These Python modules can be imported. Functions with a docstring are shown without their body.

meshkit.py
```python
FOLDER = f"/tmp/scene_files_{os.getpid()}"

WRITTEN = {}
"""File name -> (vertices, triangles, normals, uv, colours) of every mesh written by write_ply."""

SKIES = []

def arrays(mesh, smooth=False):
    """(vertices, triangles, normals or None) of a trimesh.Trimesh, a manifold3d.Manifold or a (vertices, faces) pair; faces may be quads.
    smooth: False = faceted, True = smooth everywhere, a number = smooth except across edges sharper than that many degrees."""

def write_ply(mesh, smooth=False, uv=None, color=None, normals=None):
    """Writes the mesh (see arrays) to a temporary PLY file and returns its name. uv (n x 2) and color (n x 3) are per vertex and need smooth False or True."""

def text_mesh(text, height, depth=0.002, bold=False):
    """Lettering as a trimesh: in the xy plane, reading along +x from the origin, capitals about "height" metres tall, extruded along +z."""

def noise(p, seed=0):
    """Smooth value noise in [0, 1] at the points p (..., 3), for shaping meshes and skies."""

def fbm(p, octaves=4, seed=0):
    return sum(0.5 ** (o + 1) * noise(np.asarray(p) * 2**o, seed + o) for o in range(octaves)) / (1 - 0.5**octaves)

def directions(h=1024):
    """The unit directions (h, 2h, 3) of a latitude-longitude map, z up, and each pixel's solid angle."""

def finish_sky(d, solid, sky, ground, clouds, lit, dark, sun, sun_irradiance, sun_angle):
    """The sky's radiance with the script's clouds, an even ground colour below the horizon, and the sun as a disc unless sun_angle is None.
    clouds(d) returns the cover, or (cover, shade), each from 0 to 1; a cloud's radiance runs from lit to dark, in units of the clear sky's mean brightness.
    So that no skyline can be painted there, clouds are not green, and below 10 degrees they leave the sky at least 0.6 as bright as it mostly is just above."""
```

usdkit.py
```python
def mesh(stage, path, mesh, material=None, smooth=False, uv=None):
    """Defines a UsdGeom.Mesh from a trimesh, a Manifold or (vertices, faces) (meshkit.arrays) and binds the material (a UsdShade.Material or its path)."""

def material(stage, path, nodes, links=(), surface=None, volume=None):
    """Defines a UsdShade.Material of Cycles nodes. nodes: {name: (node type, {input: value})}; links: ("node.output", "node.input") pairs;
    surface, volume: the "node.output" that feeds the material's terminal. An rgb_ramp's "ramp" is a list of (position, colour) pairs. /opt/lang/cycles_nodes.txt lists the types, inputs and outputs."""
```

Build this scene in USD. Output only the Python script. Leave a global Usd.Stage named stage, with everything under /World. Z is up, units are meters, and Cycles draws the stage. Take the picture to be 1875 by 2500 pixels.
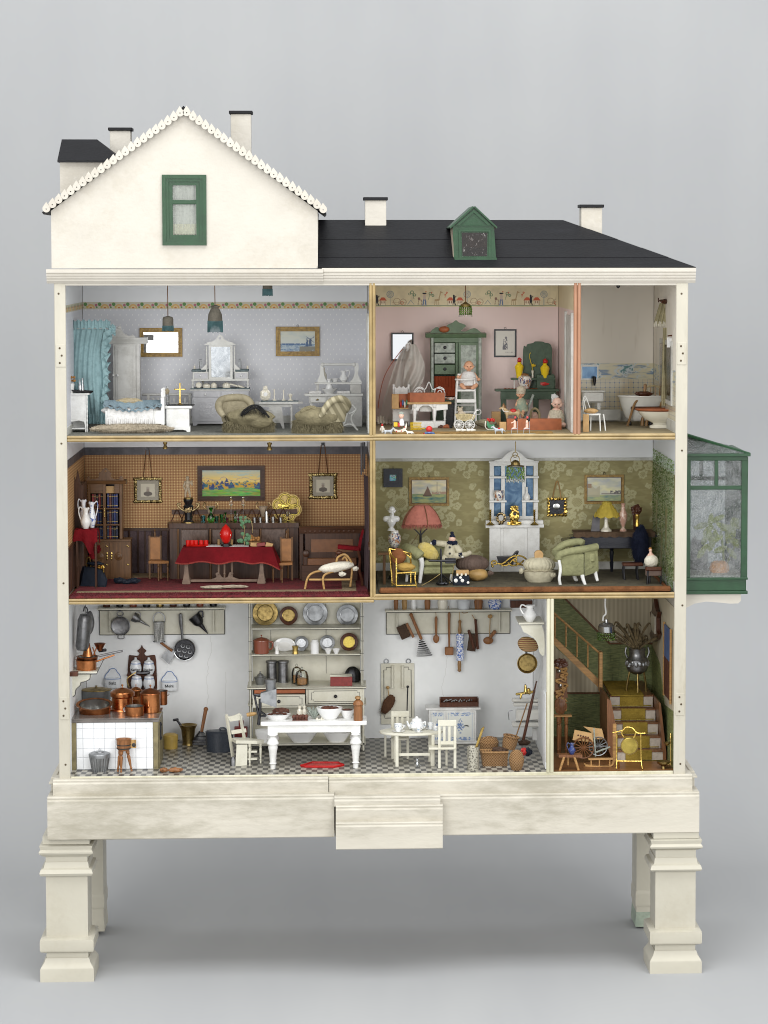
import math, random, shapely, numpy as np, trimesh, usdkit, manifold3d
from meshkit import text_mesh, noise as vnoise, fbm
from pxr import Usd, UsdGeom, UsdLux, UsdShade, Gf, Sdf, Vt
from shapely.geometry import Polygon, Point, LineString, box as sbox
from shapely.ops import unary_union
stage = Usd.Stage.CreateInMemory()
UsdGeom.Xform.Define(stage,'/World'); UsdGeom.Scope.Define(stage,'/World/Looks')
sin, cos, pi = math.sin, math.cos, math.pi

# ------------------------------------------------ camera (fitted to the photograph, pixels of a 1875 x 2500 frame)
PX, DIST, K0 = 6222.0, 5.6, 0.0009
YAW, PITCH = math.radians(2.8), math.radians(3.9)
FX, FY = 810.0, 615.0                      # where the depth lines of the rooms meet
CX, CY = FX + PX * math.tan(YAW) / cos(PITCH), FY + PX * math.tan(PITCH)
FWD = np.array([sin(YAW)*cos(PITCH),cos(YAW)*cos(PITCH),-sin(PITCH)])
RGT = np.array([cos(YAW),-sin(YAW),0.0])
UPV = np.cross(RGT,FWD)
CAM = np.array([0.0,-DIST,0.0])
def atY(px,py,Y):
    d = FWD + RGT * (px-CX) / PX + UPV * (CY-py) / PX
    return CAM + d * (Y-CAM[1]) / d[1]
def atZ(px,py,z):
    d = FWD + RGT * (px-CX) / PX + UPV * (CY-py) / PX
    return CAM + d * (z-CAM[2]) / d[2]
CAM[2] -= atY(163,2394,-0.02)[2]
cam = UsdGeom.Camera.Define(stage,'/World/camera')
cam.CreateHorizontalApertureAttr(27.0); cam.CreateVerticalApertureAttr(36.0); cam.CreateFocalLengthAttr(27.0*PX/1875)
cam.CreateHorizontalApertureOffsetAttr(-(CX-937.5)/1875*27); cam.CreateVerticalApertureOffsetAttr((CY-1250)/2500*36)
cam.CreateClippingRangeAttr(Gf.Vec2f(0.05,100)); cam.CreateFStopAttr(0.0)
cam.AddTransformOp().Set(Gf.Matrix4d(*RGT,0,*UPV,0,*(-FWD),0,*CAM,1))
cam.CreateExposureAttr(-0.12)
# ------------------------------------------------ studio soft boxes
def lamp(name,pos,target,w,h,power,col=(1,1,1)):
    l = UsdLux.RectLight.Define(stage,'/World/' +name)
    l.CreateWidthAttr(w); l.CreateHeightAttr(h); l.CreateIntensityAttr(power); l.CreateColorAttr(Gf.Vec3f(*col))
    p, t = np.array(pos,float), np.array(target,float)
    z = (p-t) / np.linalg.norm(p-t); x = np.cross([0,0,1],z); x /= np.linalg.norm(x); y = np.cross(z,x)
    l.AddTransformOp().Set(Gf.Matrix4d(*x,0,*y,0,*z,0,*p,1))
lamp('softbox',(-1.5,-4.4,1.9),(0,0.3,1.0),1.8,2.4,6.0,(1,.985,.96))
lamp('softbox_001',(2.1,-4.2,2.0),(0.1,0.3,1.0),1.8,2.4,5.6,(1,.985,.96))
lamp('softbox_002',(0.3,-1.3,4.2),(0.25,0.5,0.5),3.4,1.8,6.6,(.97,.985,1))
room = UsdLux.DomeLight.Define(stage,'/World/studio_ambient'); room.CreateColorAttr(Gf.Vec3f(.97,.985,1)); room.CreateIntensityAttr(.37)   # pale studio walls all round

# ------------------------------------------------ materials
class V:
    def __init__(s,g,r): s.g, s.r = g, r
    def __add__(s,o): return s.g.m('add',s,o)
    def __sub__(s,o): return s.g.m('subtract',s,o)
    def __rsub__(s,o): return s.g.m('subtract',o,s)
    def __mul__(s,o): return s.g.m('multiply',s,o)
    def __truediv__(s,o): return s.g.m('divide',s,o)
    def __gt__(s,o): return s.g.m('greater_than',s,o)
    def __lt__(s,o): return s.g.m('less_than',s,o)
    __radd__, __rmul__ = __add__, __mul__
class N:
    def __init__(s): s.n, s.l = {}, []
    def node(s,kind,out,**inp):
        nm = 'n%d' % len(s.n); c = {}
        for k, v in inp.items():
            if isinstance(v,V): s.l.append((v.r,nm+'.' +k))
            elif v is not None: c[k] = v
        s.n[nm] = (kind,c)
        return V(s,nm+'.' +out)
    def m(s,op,a,b=.5,c=0): return s.node('math','value',math_type=op,value1=a,value2=b,value3=c)
    def xyz(s):
        v = s.node('separate_xyz','x',vector=s.pos()); b = v.r[:-1]
        return V(s,b+'x'), V(s,b+'y'), V(s,b+'z')
    def pos(s):
        if not hasattr(s,'p'): s.p = s.node('geometry','position')
        return s.p
    def vec(s,st): return s.pos() if st is None else s.node('mapping','vector',mapping_type='point',vector=s.pos(),scale=st)
    def noise(s,scale,detail=3.0,st=None,rough=.55,dist=0.0): return s.node('noise_texture','fac',vector=s.vec(st),scale=float(scale),detail=float(detail),roughness=rough,distortion=dist)
    def vor(s,scale,st=None,out='distance',feature='f1',rnd=1.0): return s.node('voronoi_texture',out,vector=s.vec(st),scale=float(scale),feature=feature,randomness=rnd)
    def ramp(s,fac,*stops): return s.node('rgb_ramp','color',fac=fac,ramp=list(stops))
    def step(s,v,a,b): return s.node('map_range','result',range_type='smoothstep',value=v,from_min=a,from_max=b,to_min=0.0,to_max=1.0)
    def mix(s,f,a,b,mode='mix'): return s.node('mix','color',mix_type=mode,fac=f,color1=a,color2=b)
    def attr(s,a='displayColor'): return s.node('attribute','color',attribute=a)
    def done(s,name,base,rough=.5,metal=0.0,bump=None,bs=.4,bd=.002,**kw):
        if bump is not None: kw['normal'] = s.node('bump','normal',height=bump,strength=float(bs),distance=float(bd))
        p = s.node('principled_bsdf','BSDF',base_color=base,roughness=rough,metallic=metal,**kw)
        usdkit.material(stage,'/World/Looks/' +name,s.n,s.l,surface=p.r); MATS[name] = 1
        return name
MATS = {}
def paint(name,c,rough=.42,var=.12,sc=45,bump=.25,dirt=None,dk=(.35,.32,.26),st=None,spec=.4,hi=.45):
    if name in MATS: return name
    g = N(); a = g.noise(sc,5,st); b = g.noise(sc*9,3,st)
    col = g.mix(g.step(a,.3,.75),tuple(c),tuple(x*(1-var) for x in c))
    if dirt:
        d = g.noise(sc*.35,8,st,.66) + (g.noise(sc*5,6,st,.7)-.5) * .3
        col = g.mix(g.step(d,hi-.02,hi+.2)*float(dirt),col,tuple(x*y for x,y in zip(c,dk)))
    return g.done(name,col,g.m('multiply_add',b,.25,rough-.12),0.0,b+a*.6+g.noise(sc*3,6,(.4,.4,2.5) if st is None else st,.7)*.5,bump,.0012,specular_ior_level=spec)
def metal(name,c,rough=.28,var=.35,sc=140,bump=.12):
    if name in MATS: return name
    g = N(); a = g.noise(sc,5)
    return g.done(name,g.mix(g.step(a,.35,.75),tuple(c),tuple(x*(1-var) for x in c)),g.m('multiply_add',a,.3,rough-.12),1.0,a,bump,.001)
def wood(name,c,rough=.4,ax=0,k=1.0,var=.45):
    if name in MATS: return name
    g = N(); st = [260*k,260*k,260*k]; st[ax] = 16 * k
    a = g.noise(1.0,5,tuple(st),.6); b = g.noise(40,3)
    col = g.mix(g.step(a,.3,.72),tuple(c),tuple(x*(1-var) for x in c)); col = g.mix(g.step(b,.4,.8)*.35,col,tuple(x*.6 for x in c))
    return g.done(name,col,g.m('multiply_add',b,.2,rough-.1),0.0,a,.25,.0008,specular_ior_level=.3)
def cloth(name,c,var=.25,sc=300,bump=.6,rough=.85,sheen=.3,c2=None):
    if name in MATS: return name
    g = N(); a = g.noise(sc,4); b = g.noise(sc*.12,3)
    col = g.mix(g.step(b,.35,.7),tuple(c),tuple(c2 or [x*(1-var) for x in c])); col = g.mix(g.step(a,.4,.8)*.5,col,tuple(x*.55 for x in c))
    return g.done(name,col,rough,0.0,a+g.noise(70,4,None,.6,1.0)*2.2,bump,.0022,specular_ior_level=.12,sheen_weight=sheen*.6,sheen_roughness=.4,sheen_tint=tuple(min(1,x*1.3) for x in c))
def china(name,c,c2=None,sc=160,th=.56,c3=None,rough=.12):
    if name in MATS: return name
    g = N(); col = tuple(c)
    if c2:
        a = g.noise(sc,2,None,.5,1.2); col = g.mix(g.step(a,th,th+.04),col,tuple(c2))
        if c3: col = g.mix(g.step(g.noise(sc*1.1,2,(1,1.3,.9),.5,.8),th+.02,th+.06),col,tuple(c3))
    return g.done(name,col,rough,0.0,None,coat_weight=.3)
def glassy(name,c=(1,1,1),rough=.03,ior=1.45):
    if name in MATS: return name
    return N().done(name,tuple(c),rough,0.0,None,transmission_weight=1.0,ior=ior)
def pane(name,tint=(1,1,1),rough=.05,ior=1.5,bump=0,sc=300):
    if name in MATS: return name
    g = N(); kw = {}
    if bump:
        a = g.noise(sc,2,None,.5,1.0); kw['normal'] = g.node('bump','normal',height=a,strength=float(bump),distance=.003)
    t = g.node('transparent_bsdf','BSDF',color=tuple(tint)); gl = g.node('glossy_bsdf','BSDF',color=(1,1,1),roughness=rough,**kw)
    f = g.node('fresnel','fac',IOR=ior,**kw)
    r = g.node('mix_closure','closure',fac=f,closure1=t,closure2=gl)
    usdkit.material(stage,'/World/Looks/' +name,g.n,g.l,surface=r.r); MATS[name] = 1
    return name
def vcol(name,rough=.6,spec=.3):
    if name in MATS: return name
    g = N(); return g.done(name,g.attr(),rough,0.0,None,specular_ior_level=spec)

# ------------------------------------------------ shapes: arrays of (x, y down, depth) in the units of the thing they belong to
def cat(*ms):
    ms = flat(ms); o, vs, fs = 0, [], []
    for v, f in ms: vs.append(v); fs.append(f+o); o += len(v)
    return np.vstack(vs), np.vstack(fs)
def flat(ms):
    out = []
    for m in ms:
        if isinstance(m,list): out += flat(m)
        else: out.append((np.asarray(m[0],float),np.asarray(m[1],int)))
    return out
def tm(m): return trimesh.Trimesh(m[0],m[1],process=False)
def hull(pts):
    h = trimesh.convex.convex_hull(np.asarray(pts,float)); return np.array(h.vertices), np.array(h.faces)
_c = []
for sx in (-1,1):
    for sy in (-1,1):
        for sz in (-1,1): _c += [(sx,sy,sz,0),(sx,sy,sz,1),(sx,sy,sz,2)]
_C = np.array(_c,float); _S = _C[:,:3].copy()
for i in range(24): _S[i] = [_S[i,k]*(1.0 if k == int(_C[i,3]) else .8) for k in range(3)]
_h = trimesh.convex.convex_hull(_S)
_map = [int(np.argmin(((_S-v)**2).sum(1))) for v in _h.vertices]
_BF = np.array(_map)[_h.faces]
def bx(x0,y0,x1,y1,d0,d1,b=None):
    lo, hi = np.minimum((x0,y0,d0),(x1,y1,d1)), np.maximum((x0,y0,d0),(x1,y1,d1))
    h = (hi-lo) / 2; b = min(h.min()*.25,2.5) if b is None else min(b,h.min()*.9)
    v = np.empty((24,3))
    for i in range(24):
        k = int(_C[i,3]); v[i] = [_C[i,j]*(h[j] if j == k else h[j]-b) for j in range(3)]
    return v + (lo+hi) / 2, _BF[:,::1]
def lt(x,d,prof,n=20,sx=1.0,sd=1.0,cap=True):
    a = np.arange(n) * 2 * pi / n; v, f = [], []
    for r, y in prof: v += [(x+r*sx*cos(t),y,d+r*sd*sin(t)) for t in a]
    for i in range(len(prof)-1):
        for k in range(n):
            p, q = i * n + k, i * n + (k+1) % n
            f += [(p,q,p+n),(q,q+n,p+n)]
    for i, s in ((0,1),(len(prof)-1,-1)):
        if cap and prof[i][0] > 1e-6:
            c = len(v); v.append((x,prof[i][1],d))
            f += [((c,i*n+(k+1) % n,i*n+k) if s>0 else (c,i*n+k,i*n+(k+1) % n)) for k in range(n)]
    v = np.array(v); f = np.array(f)
    return v, (f if prof[-1][1]<prof[0][1] else f)
def tb(pts,r,n=7,closed=False):
    p = np.array([(q if len(q) == 3 else (*q,0)) for q in pts],float); m = len(p); rr = np.full(m,r,float) if np.ndim(r) == 0 else np.array(r,float)
    t = (np.roll(p,-1,0)-np.roll(p,1,0)) if closed else np.gradient(p,axis=0); t /= np.maximum(np.linalg.norm(t,axis=1,keepdims=True),1e-9)
    u = np.cross(t[0],(0,0,1) if abs(t[0][2])<.9 else (1,0,0)); v, f = [], []
    for i in range(m):
        u = u - t[i] * u.dot(t[i]); u /= max(np.linalg.norm(u),1e-9); w = np.cross(t[i],u)
        v += [p[i]+rr[i]*(u*cos(k*2*pi/n)+w*sin(k*2*pi/n)) for k in range(n)]
    for i in range(m if closed else m-1):
        j = (i+1) % m
        for k in range(n): a, b, c, e = i * n + k, i * n + (k+1) % n, j * n + k, j * n + (k+1) % n; f += [(a,b,c),(b,e,c)]
    if not closed:
        for i, s in ((0,1),(m-1,-1)):
            c = len(v); v.append(p[i]-s*t[i]*rr[i]*.5)
            f += [((c,i*n+(k+1) % n,i*n+k) if s>0 else (c,i*n+k,i*n+(k+1) % n)) for k in range(n)]
    return np.array(v), np.array(f)
def sm(pts,n=4,closed=False):
    p = np.array([(q if len(q) == 3 else (*q,0)) for q in pts],float); out = []; m = len(p)
    for i in range(m if closed else m-1):
        a, b, c, e = (p[(i-1) % m],p[i],p[(i+1) % m],p[(i+2) % m]) if closed else (p[max(i-1,0)],p[i],p[i+1],p[min(i+2,m-1)])
        for k in range(n): t = k / n; out.append(.5*(2*b+(c-a)*t+(2*a-5*b+4*c-e)*t*t+(3*b-a-3*c+e)*t**3))
    if not closed: out.append(p[-1])
    return [tuple(q) for q in out]
def pr(poly,d0,d1):
    P = poly if hasattr(poly,'geom_type') else Polygon([q[:2] for q in poly]); P = shapely.force_2d(P).buffer(0); out = []
    for g in getattr(P,'geoms',[P]):
        if g.geom_type != 'Polygon' or g.area < 1e-6: continue
        e = trimesh.creation.extrude_polygon(g,d1-d0,engine='earcut'); out.append((np.array(e.vertices)+(0,0,d0),np.array(e.faces)))
    return cat(out)
def prz(poly,y0,y1):
    v, f = pr(poly,y0,y1); return v[:,[0,2,1]], f[:,::-1]
def prx(poly,x0,x1):
    v, f = pr(poly,x0,x1); return v[:,[2,1,0]], f[:,::-1]
_ico = {k: trimesh.creation.icosphere(k) for k in (1,2,3)}
def sp(x,y,d,rx,ry=None,rd=None,k=2): 
    ry = rx if ry is None else ry; rd = rx if rd is None else rd
    return np.array(_ico[k].vertices) * (rx,ry,rd) + (x,y,d), np.array(_ico[k].faces)
def nb(x,y,d,rx,ry,rd,amp=.2,fr=2.0,seed=0,k=3):
    v = np.array(_ico[k].vertices); s = 1 + amp * (fbm(v*fr+7+seed*3.1,3,seed)-.5) * 2
    return v * s[:,None] * (rx,ry,rd) + (x,y,d), np.array(_ico[k].faces)
def gr(fn,nu,nv):
    v = np.array([fn(i/nu,j/nv) for j in range(nv+1) for i in range(nu+1)],float); f = []
    for j in range(nv):
        for i in range(nu): a = j * (nu+1) + i; f += [(a,a+1,a+nu+2),(a,a+nu+2,a+nu+1)]
    return v, np.array(f)
def rot(m,deg,at,ax='d'):
    if isinstance(m,list): m = cat(m)
    a = math.radians(deg); c, s = cos(a), sin(a); at = np.array(at if len(at) == 3 else (*at,0),float); q = np.asarray(m[0],float) - at
    i, j = {'d': (0,1),'y': (0,2),'x': (1,2)}[ax]; o = q.copy(); o[:,i] = q[:,i] * c - q[:,j] * s; o[:,j] = q[:,i] * s + q[:,j] * c
    return o + at, m[1]
def mv(m,dx=0,dy=0,dd=0):
    if isinstance(m,list): m = cat(m)
    return np.asarray(m[0],float) + (dx,dy,dd), m[1]
def body(bones,e=1.5,it=8):
    """bones: ((x,y,d,r),(x,y,d,r)) pairs grown into one smooth skin."""
    mans = []
    for a, b in bones:
        s = [manifold3d.Manifold.sphere(1,12).scale((q[3],)*3).translate(q[:3]) for q in (a,b)]
        mans.append(manifold3d.Manifold.batch_hull(s))
    m = manifold3d.Manifold.batch_boolean(mans,manifold3d.OpType.Add).refine_to_length(e).to_mesh()
    t = trimesh.Trimesh(m.vert_properties[:,:3],m.tri_verts,process=True); trimesh.smoothing.filter_taubin(t,iterations=it)
    return np.array(t.vertices), np.array(t.faces)
def ring(x,y,r0,r1): return Point(x,y).buffer(r1,24).difference(Point(x,y).buffer(r0,24))
def frame_poly(x0,y0,x1,y1,w): return sbox(x0,y0,x1,y1).difference(sbox(x0+w,y0+w,x1-w,y1-w))
def fibres(pts,dirs,ln,w,seed=1,spread=.5):
    rg = np.random.default_rng(seed); pts = np.asarray(pts,float); dirs = np.asarray(dirs,float); n = len(pts)
    d = dirs + rg.normal(0,spread,(n,3)); d /= np.linalg.norm(d,axis=1,keepdims=True); L = ln * rg.uniform(.6,1.2,(n,1))
    s = np.cross(d,rg.normal(size=(n,3))); s /= np.linalg.norm(s,axis=1,keepdims=True)
    v = np.empty((n*3,3)); v[0::3] = pts - s * w / 2; v[1::3] = pts + s * w / 2; v[2::3] = pts + d * L
    return v, np.arange(n*3).reshape(-1,3)
def scatter(m,n,seed=1):
    t = tm(m); rg = np.random.default_rng(seed); p = rg.choice(len(t.faces),n,p=t.area_faces/t.area); r = rg.random((n,2)); r[r.sum(1)>1] = 1 - r[r.sum(1)>1]
    a = t.triangles[p]; return a[:,0] + (a[:,1]-a[:,0]) * r[:,:1] + (a[:,2]-a[:,0]) * r[:,1:], t.face_normals[p]
def turned(x,d,y0,y1,r,spec,n=12):
    """turned post from y0 (top) to y1; spec: (fraction, radius factor)"""
    return lt(x,d,[(r*k,y0+(y1-y0)*t) for t,k in spec],n)
LEG = ((0,1),(.12,1),(.13,.6),(.16,1.05),(.2,.6),(.3,.95),(.6,.75),(.8,.55),(.84,.85),(.88,.5),(1,.6))

# ------------------------------------------------ things
REG = {'I': (0,0,1.0),'A': (120,680,440/1659),'B': (430,680,490/1659),'C': (890,680,510/1659),'D': (1300,680,400/1659),'E': (120,1070,440/1659),'F': (430,1070,490/1659),
       'G': (890,1070,430/1659),'H': (1250,1050,625/1659),'J': (120,1450,360/1659),'K': (420,1450,500/1659),'L': (890,1450,460/1659),'M': (1300,1440,420/1659),
       'S': (80,240,770/1659),'R': (780,450,940/1659),'U': (80,1860,820/1659),'W': (780,1860,970/1659),'Q': (960,880,440/1659),'Y': (1640,1030,220/1035)}
COUNT = {}
def fresh(base):
    k = COUNT.get(base,0); COUNT[base] = k + 1
    return base if k == 0 else '%s_%03d' % (base,k)
def pix(r,x,y): a, b, k = REG[r]; return a + x * k, b + y * k
class T:
    def __init__(s,name,label,category,r,x,y,Y=None,z=None,g=None,rz=0,kind=None,one=False):
        px, py = pix(r,x,y); s.p = atZ(px,py,z) if Y is None else atY(px,py,Y)
        if Y is None and not .012 < s.p[1] < .45: s.p = atY(px,py,min(max(s.p[1],.012),.45)); s.p[2] = z
        if Y is not None and z is not None: s.p[2] = z
        s.Y = float(s.p[1])
        q = s.p - CAM; s.by, s.k = y, REG[r][2]; s.y = (CY-PX*float(q @ UPV)/float(q @ FWD)-REG[r][1]) / s.k
        s.u = REG[r][2] * float((s.p-CAM) @ FWD) / PX
        s.x, s.rz = x, rz; s.path, s.tags, s.one = fresh('/World/' +name), dict(label=label,category=category,group=g,kind=kind), one
        if not one: s.place(UsdGeom.Xform.Define(stage,s.path))
    def Z(s,y): return float(s.p[2]+(s.y-y)*s.u)
    def place(s,x):
        x.AddTranslateOp().Set(Gf.Vec3d(*map(float,s.p)))
        if s.rz: x.AddRotateZOp().Set(float(s.rz))
        for k, v in s.tags.items():
            if v: x.GetPrim().SetCustomDataByKey(k,v)
    def __call__(s,name,mat,*shapes,up=None,label=None,smooth=32,kind=None,col=None):
        v, f = cat(*shapes)
        if abs(s.y-s.by) > .01 and s.path != '/World/dollhouse': v = v.copy(); v[v[:,1]>s.by-3.2/s.k,1] += s.y - s.by
        w = np.column_stack([(v[:,0]-s.x)*s.u,v[:,2]*s.u,(s.y-v[:,1])*s.u])
        path = s.path if s.one else fresh((up or s.path)+'/' +name)
        m = usdkit.mesh(stage,path,(w,f),'/World/Looks/' +mat,smooth=False if col is not None else smooth)
        if col is not None:
            UsdGeom.PrimvarsAPI(m).CreatePrimvar('displayColor',Sdf.ValueTypeNames.Color3fArray,'vertex').Set(Vt.Vec3fArray.FromNumpy(np.asarray(col,np.float32)))
        if s.one: s.place(m)
        if label: m.GetPrim().SetCustomDataByKey('label',label)
        if kind and not s.one: m.GetPrim().SetCustomDataByKey('kind',kind)
        return path
def one(name,label,category,r,x,y,mat,*shapes,Y=None,z=None,g=None,rz=0,kind=None,smooth=32,col=None):
    t = T(name,label,category,r,x,y,Y,z,g,rz,kind,True); t(name,mat,*shapes,smooth=smooth,col=col); return t
def bez(*pts,n=8): return sm(pts,n)
# ------------------------------------------------ backdrop and studio floor
def backdrop():
    g = N(); a = g.noise(1.2,3,(1,.3,1)) * .6 + g.noise(2.5,5,(2.2,.4,.35)) * .4; c = g.mix(g.step(a,.3,.7),(.36,.365,.372),(.395,.40,.40))
    g.done('backdrop_paper',c,.75,0.0,g.noise(300,3),.05,.001,specular_ior_level=.2)
    pts = [(-4.0,0)] + [(.9+1.1*sin(t),1.1-1.1*cos(t)) for t in np.linspace(0,pi/2,18)] + [(2.0,5.0)]
    v, f = [], []
    for y, z in pts: v += [(-4.5,y,z),(5.5,y,z)]
    for i in range(len(pts)-1): f += [(2*i,2*i+1,2*i+3),(2*i,2*i+3,2*i+2)]
    m = usdkit.mesh(stage,'/World/backdrop',(np.array(v),np.array(f)),'/World/Looks/backdrop_paper',smooth=40)
    for k, t in dict(label='plain pale grey studio backdrop curving from floor to wall',category='backdrop',kind='structure').items(): m.GetPrim().SetCustomDataByKey(k,t)
backdrop()

# ------------------------------------------------ the doll house
H = T('dollhouse','large open-fronted cream wooden doll house with black roof and green windows','doll house','I',FX,FY,Y=0.0)
def hp(px,py,d=0.0):
    q = atY(px,py,d*H.u); return FX + (q[0]-H.p[0]) / H.u, FY - (q[2]-H.p[2]) / H.u
HX = lambda px, py, d=0.0: hp(px,py,d)[0]
HY = lambda px, py, d=0.0: hp(px,py,d)[1]
def zz(y): return float(H.p[2]+(FY-y)*H.u)
CREAM = paint('cream_paint',(.515,.482,.42),.45,.07,14,.45,dirt=.42,dk=(.74,.71,.64),hi=.5)
paint('post_paint',(.48,.45,.37),.42,.10,30,.3,dirt=.5,dk=(.6,.55,.45),st=(1,1,.25),hi=.55)
paint('plinth_paint',(.55,.515,.435),.45,.12,9,.4,dirt=.8,dk=(.56,.55,.50),st=(.45,1,1.6),hi=.465)
paint('leg_paint',(.495,.468,.385),.4,.06,12,.2,dirt=.3,dk=(.7,.66,.58),hi=.56)
paint('green_trim',(.014,.058,.022),.35,.25,60,.3,dirt=.25,dk=(.5,.6,.5))
paint('black_roof',(.0045,.0045,.006),.5,.4,40,.5,dirt=.7,dk=(2.4,2.4,2.4),st=(.3,1,1),hi=.55,spec=.25)
paint('gold_reed',(.385,.28,.125),.35,.35,60,.3,dirt=.5,dk=(.55,.5,.4),st=(.4,1,.4))
paint('pink_reed',(.38,.20,.12),.4,.2,60,.25,dirt=.4,dk=(.7,.6,.5),st=(1,1,.2))
paint('cream_reed',(.60,.57,.43),.4,.15,50,.25,dirt=.5,dk=(.6,.6,.5),st=(1,1,.2))
paint('white_wall',(.84,.85,.85),.55,.05,8,.25,dirt=.5,dk=(.84,.85,.84),spec=.25)
paint('ceiling_white',(.80,.80,.80),.6,.05,8,.1)
paint('plain_back',(.42,.36,.27),.6,.1,20,.2)
xl0, xl1, xr1, xr0 = HX(133,693), HX(163,1000), HX(1649,1000), HX(1679,693)
wl, wr = xl0 + 20, xr0 - 22
DB = 467.0
yC, yK, y0 = HY(530,665), HY(910,1889), HY(910,1897)
yBl, yBr, yMl, yMr = HY(530,1064), HY(1270,1060), HY(530,1461), HY(1270,1449)
xm = HX(910,1260)
ZK, ZMl, ZMr, ZBl, ZBr = map(zz,(yK,yMl,yMr,yBl,yBr))
# carcass
for a, b in ((xl0,wl),(wr,xr0)): H('side_panel',CREAM,bx(a,yC,b,y0,3,DB+12))
H('back_panel','plain_back',bx(xl0+1,yC,xr0-1,y0,DB+12.5,DB+22))
pL = H('post','post_paint',bx(xl0-1,yC+2,xl1,y0+4,-3,2.5,1.2),label='left front post'); pR = H('post','post_paint',bx(xr1,yC+2,xr0+1,y0+4,-3,2.5,1.2),label='right front post')
metal('dark_screw',(.12,.09,.06),.5)
for (px,py), p in (((143,717),pL),((150,1083),pL),((155,1424),pL),((160,1867),pL),((1664,717),pR),((1665,1100),pR),((1666,1478),pR),((1661,1865),pR)):
    H('screw','dark_screw',sp(*hp(px,py,-3.4),-3.2,2.6,2.6,1.1,1),up=p)
for (px,py,w), p in (((136,840,24),pL),((146,1702,22),pL),((1653,835,24),pR),((1650,1692,22),pR)):
    x, y = hp(px,py,-3)
    h = H('hinge_plate','post_paint',bx(x,y,x+w,y+56,-4.2,-2.6,.6),up=p)
    for k, (i,j) in enumerate(((.4,10),(.6,28),(.4,46))): H('screw','dark_screw',sp(x+w*i,y+j,-4.3,2.6,2.8,1.1,1),up=p)
# cornice
def corn(x0,x1,ya,yb,d):
    h = yb - ya; P = [(8,ya),(-d,ya),(-d,ya+.25*h),(-d*.82,ya+.3*h),(-d*.86,ya+.45*h),(-d*.68,ya+.5*h),(-d*.7,ya+.64*h),(-d*.5,ya+.7*h),(-d*.5,ya+.82*h),(-d*.25,yb),(8,yb)]
    return prx(P,x0,x1)
H('cornice',CREAM,corn(HX(115,675),HX(789,675),HY(450,657),HY(450,692),22),label='fluted cornice under the gable')
H('cornice',CREAM,corn(HX(786,675),HX(1697,675),HY(1200,654),HY(1200,691),17),label='fluted cornice under the main roof')
H('fascia',CREAM,bx(xl0,HY(810,688),xr0,HY(810,697),-2.4,6))
H('ceiling','ceiling_white',bx(wl,yC-6,wr,yC,3,DB+12))
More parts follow.
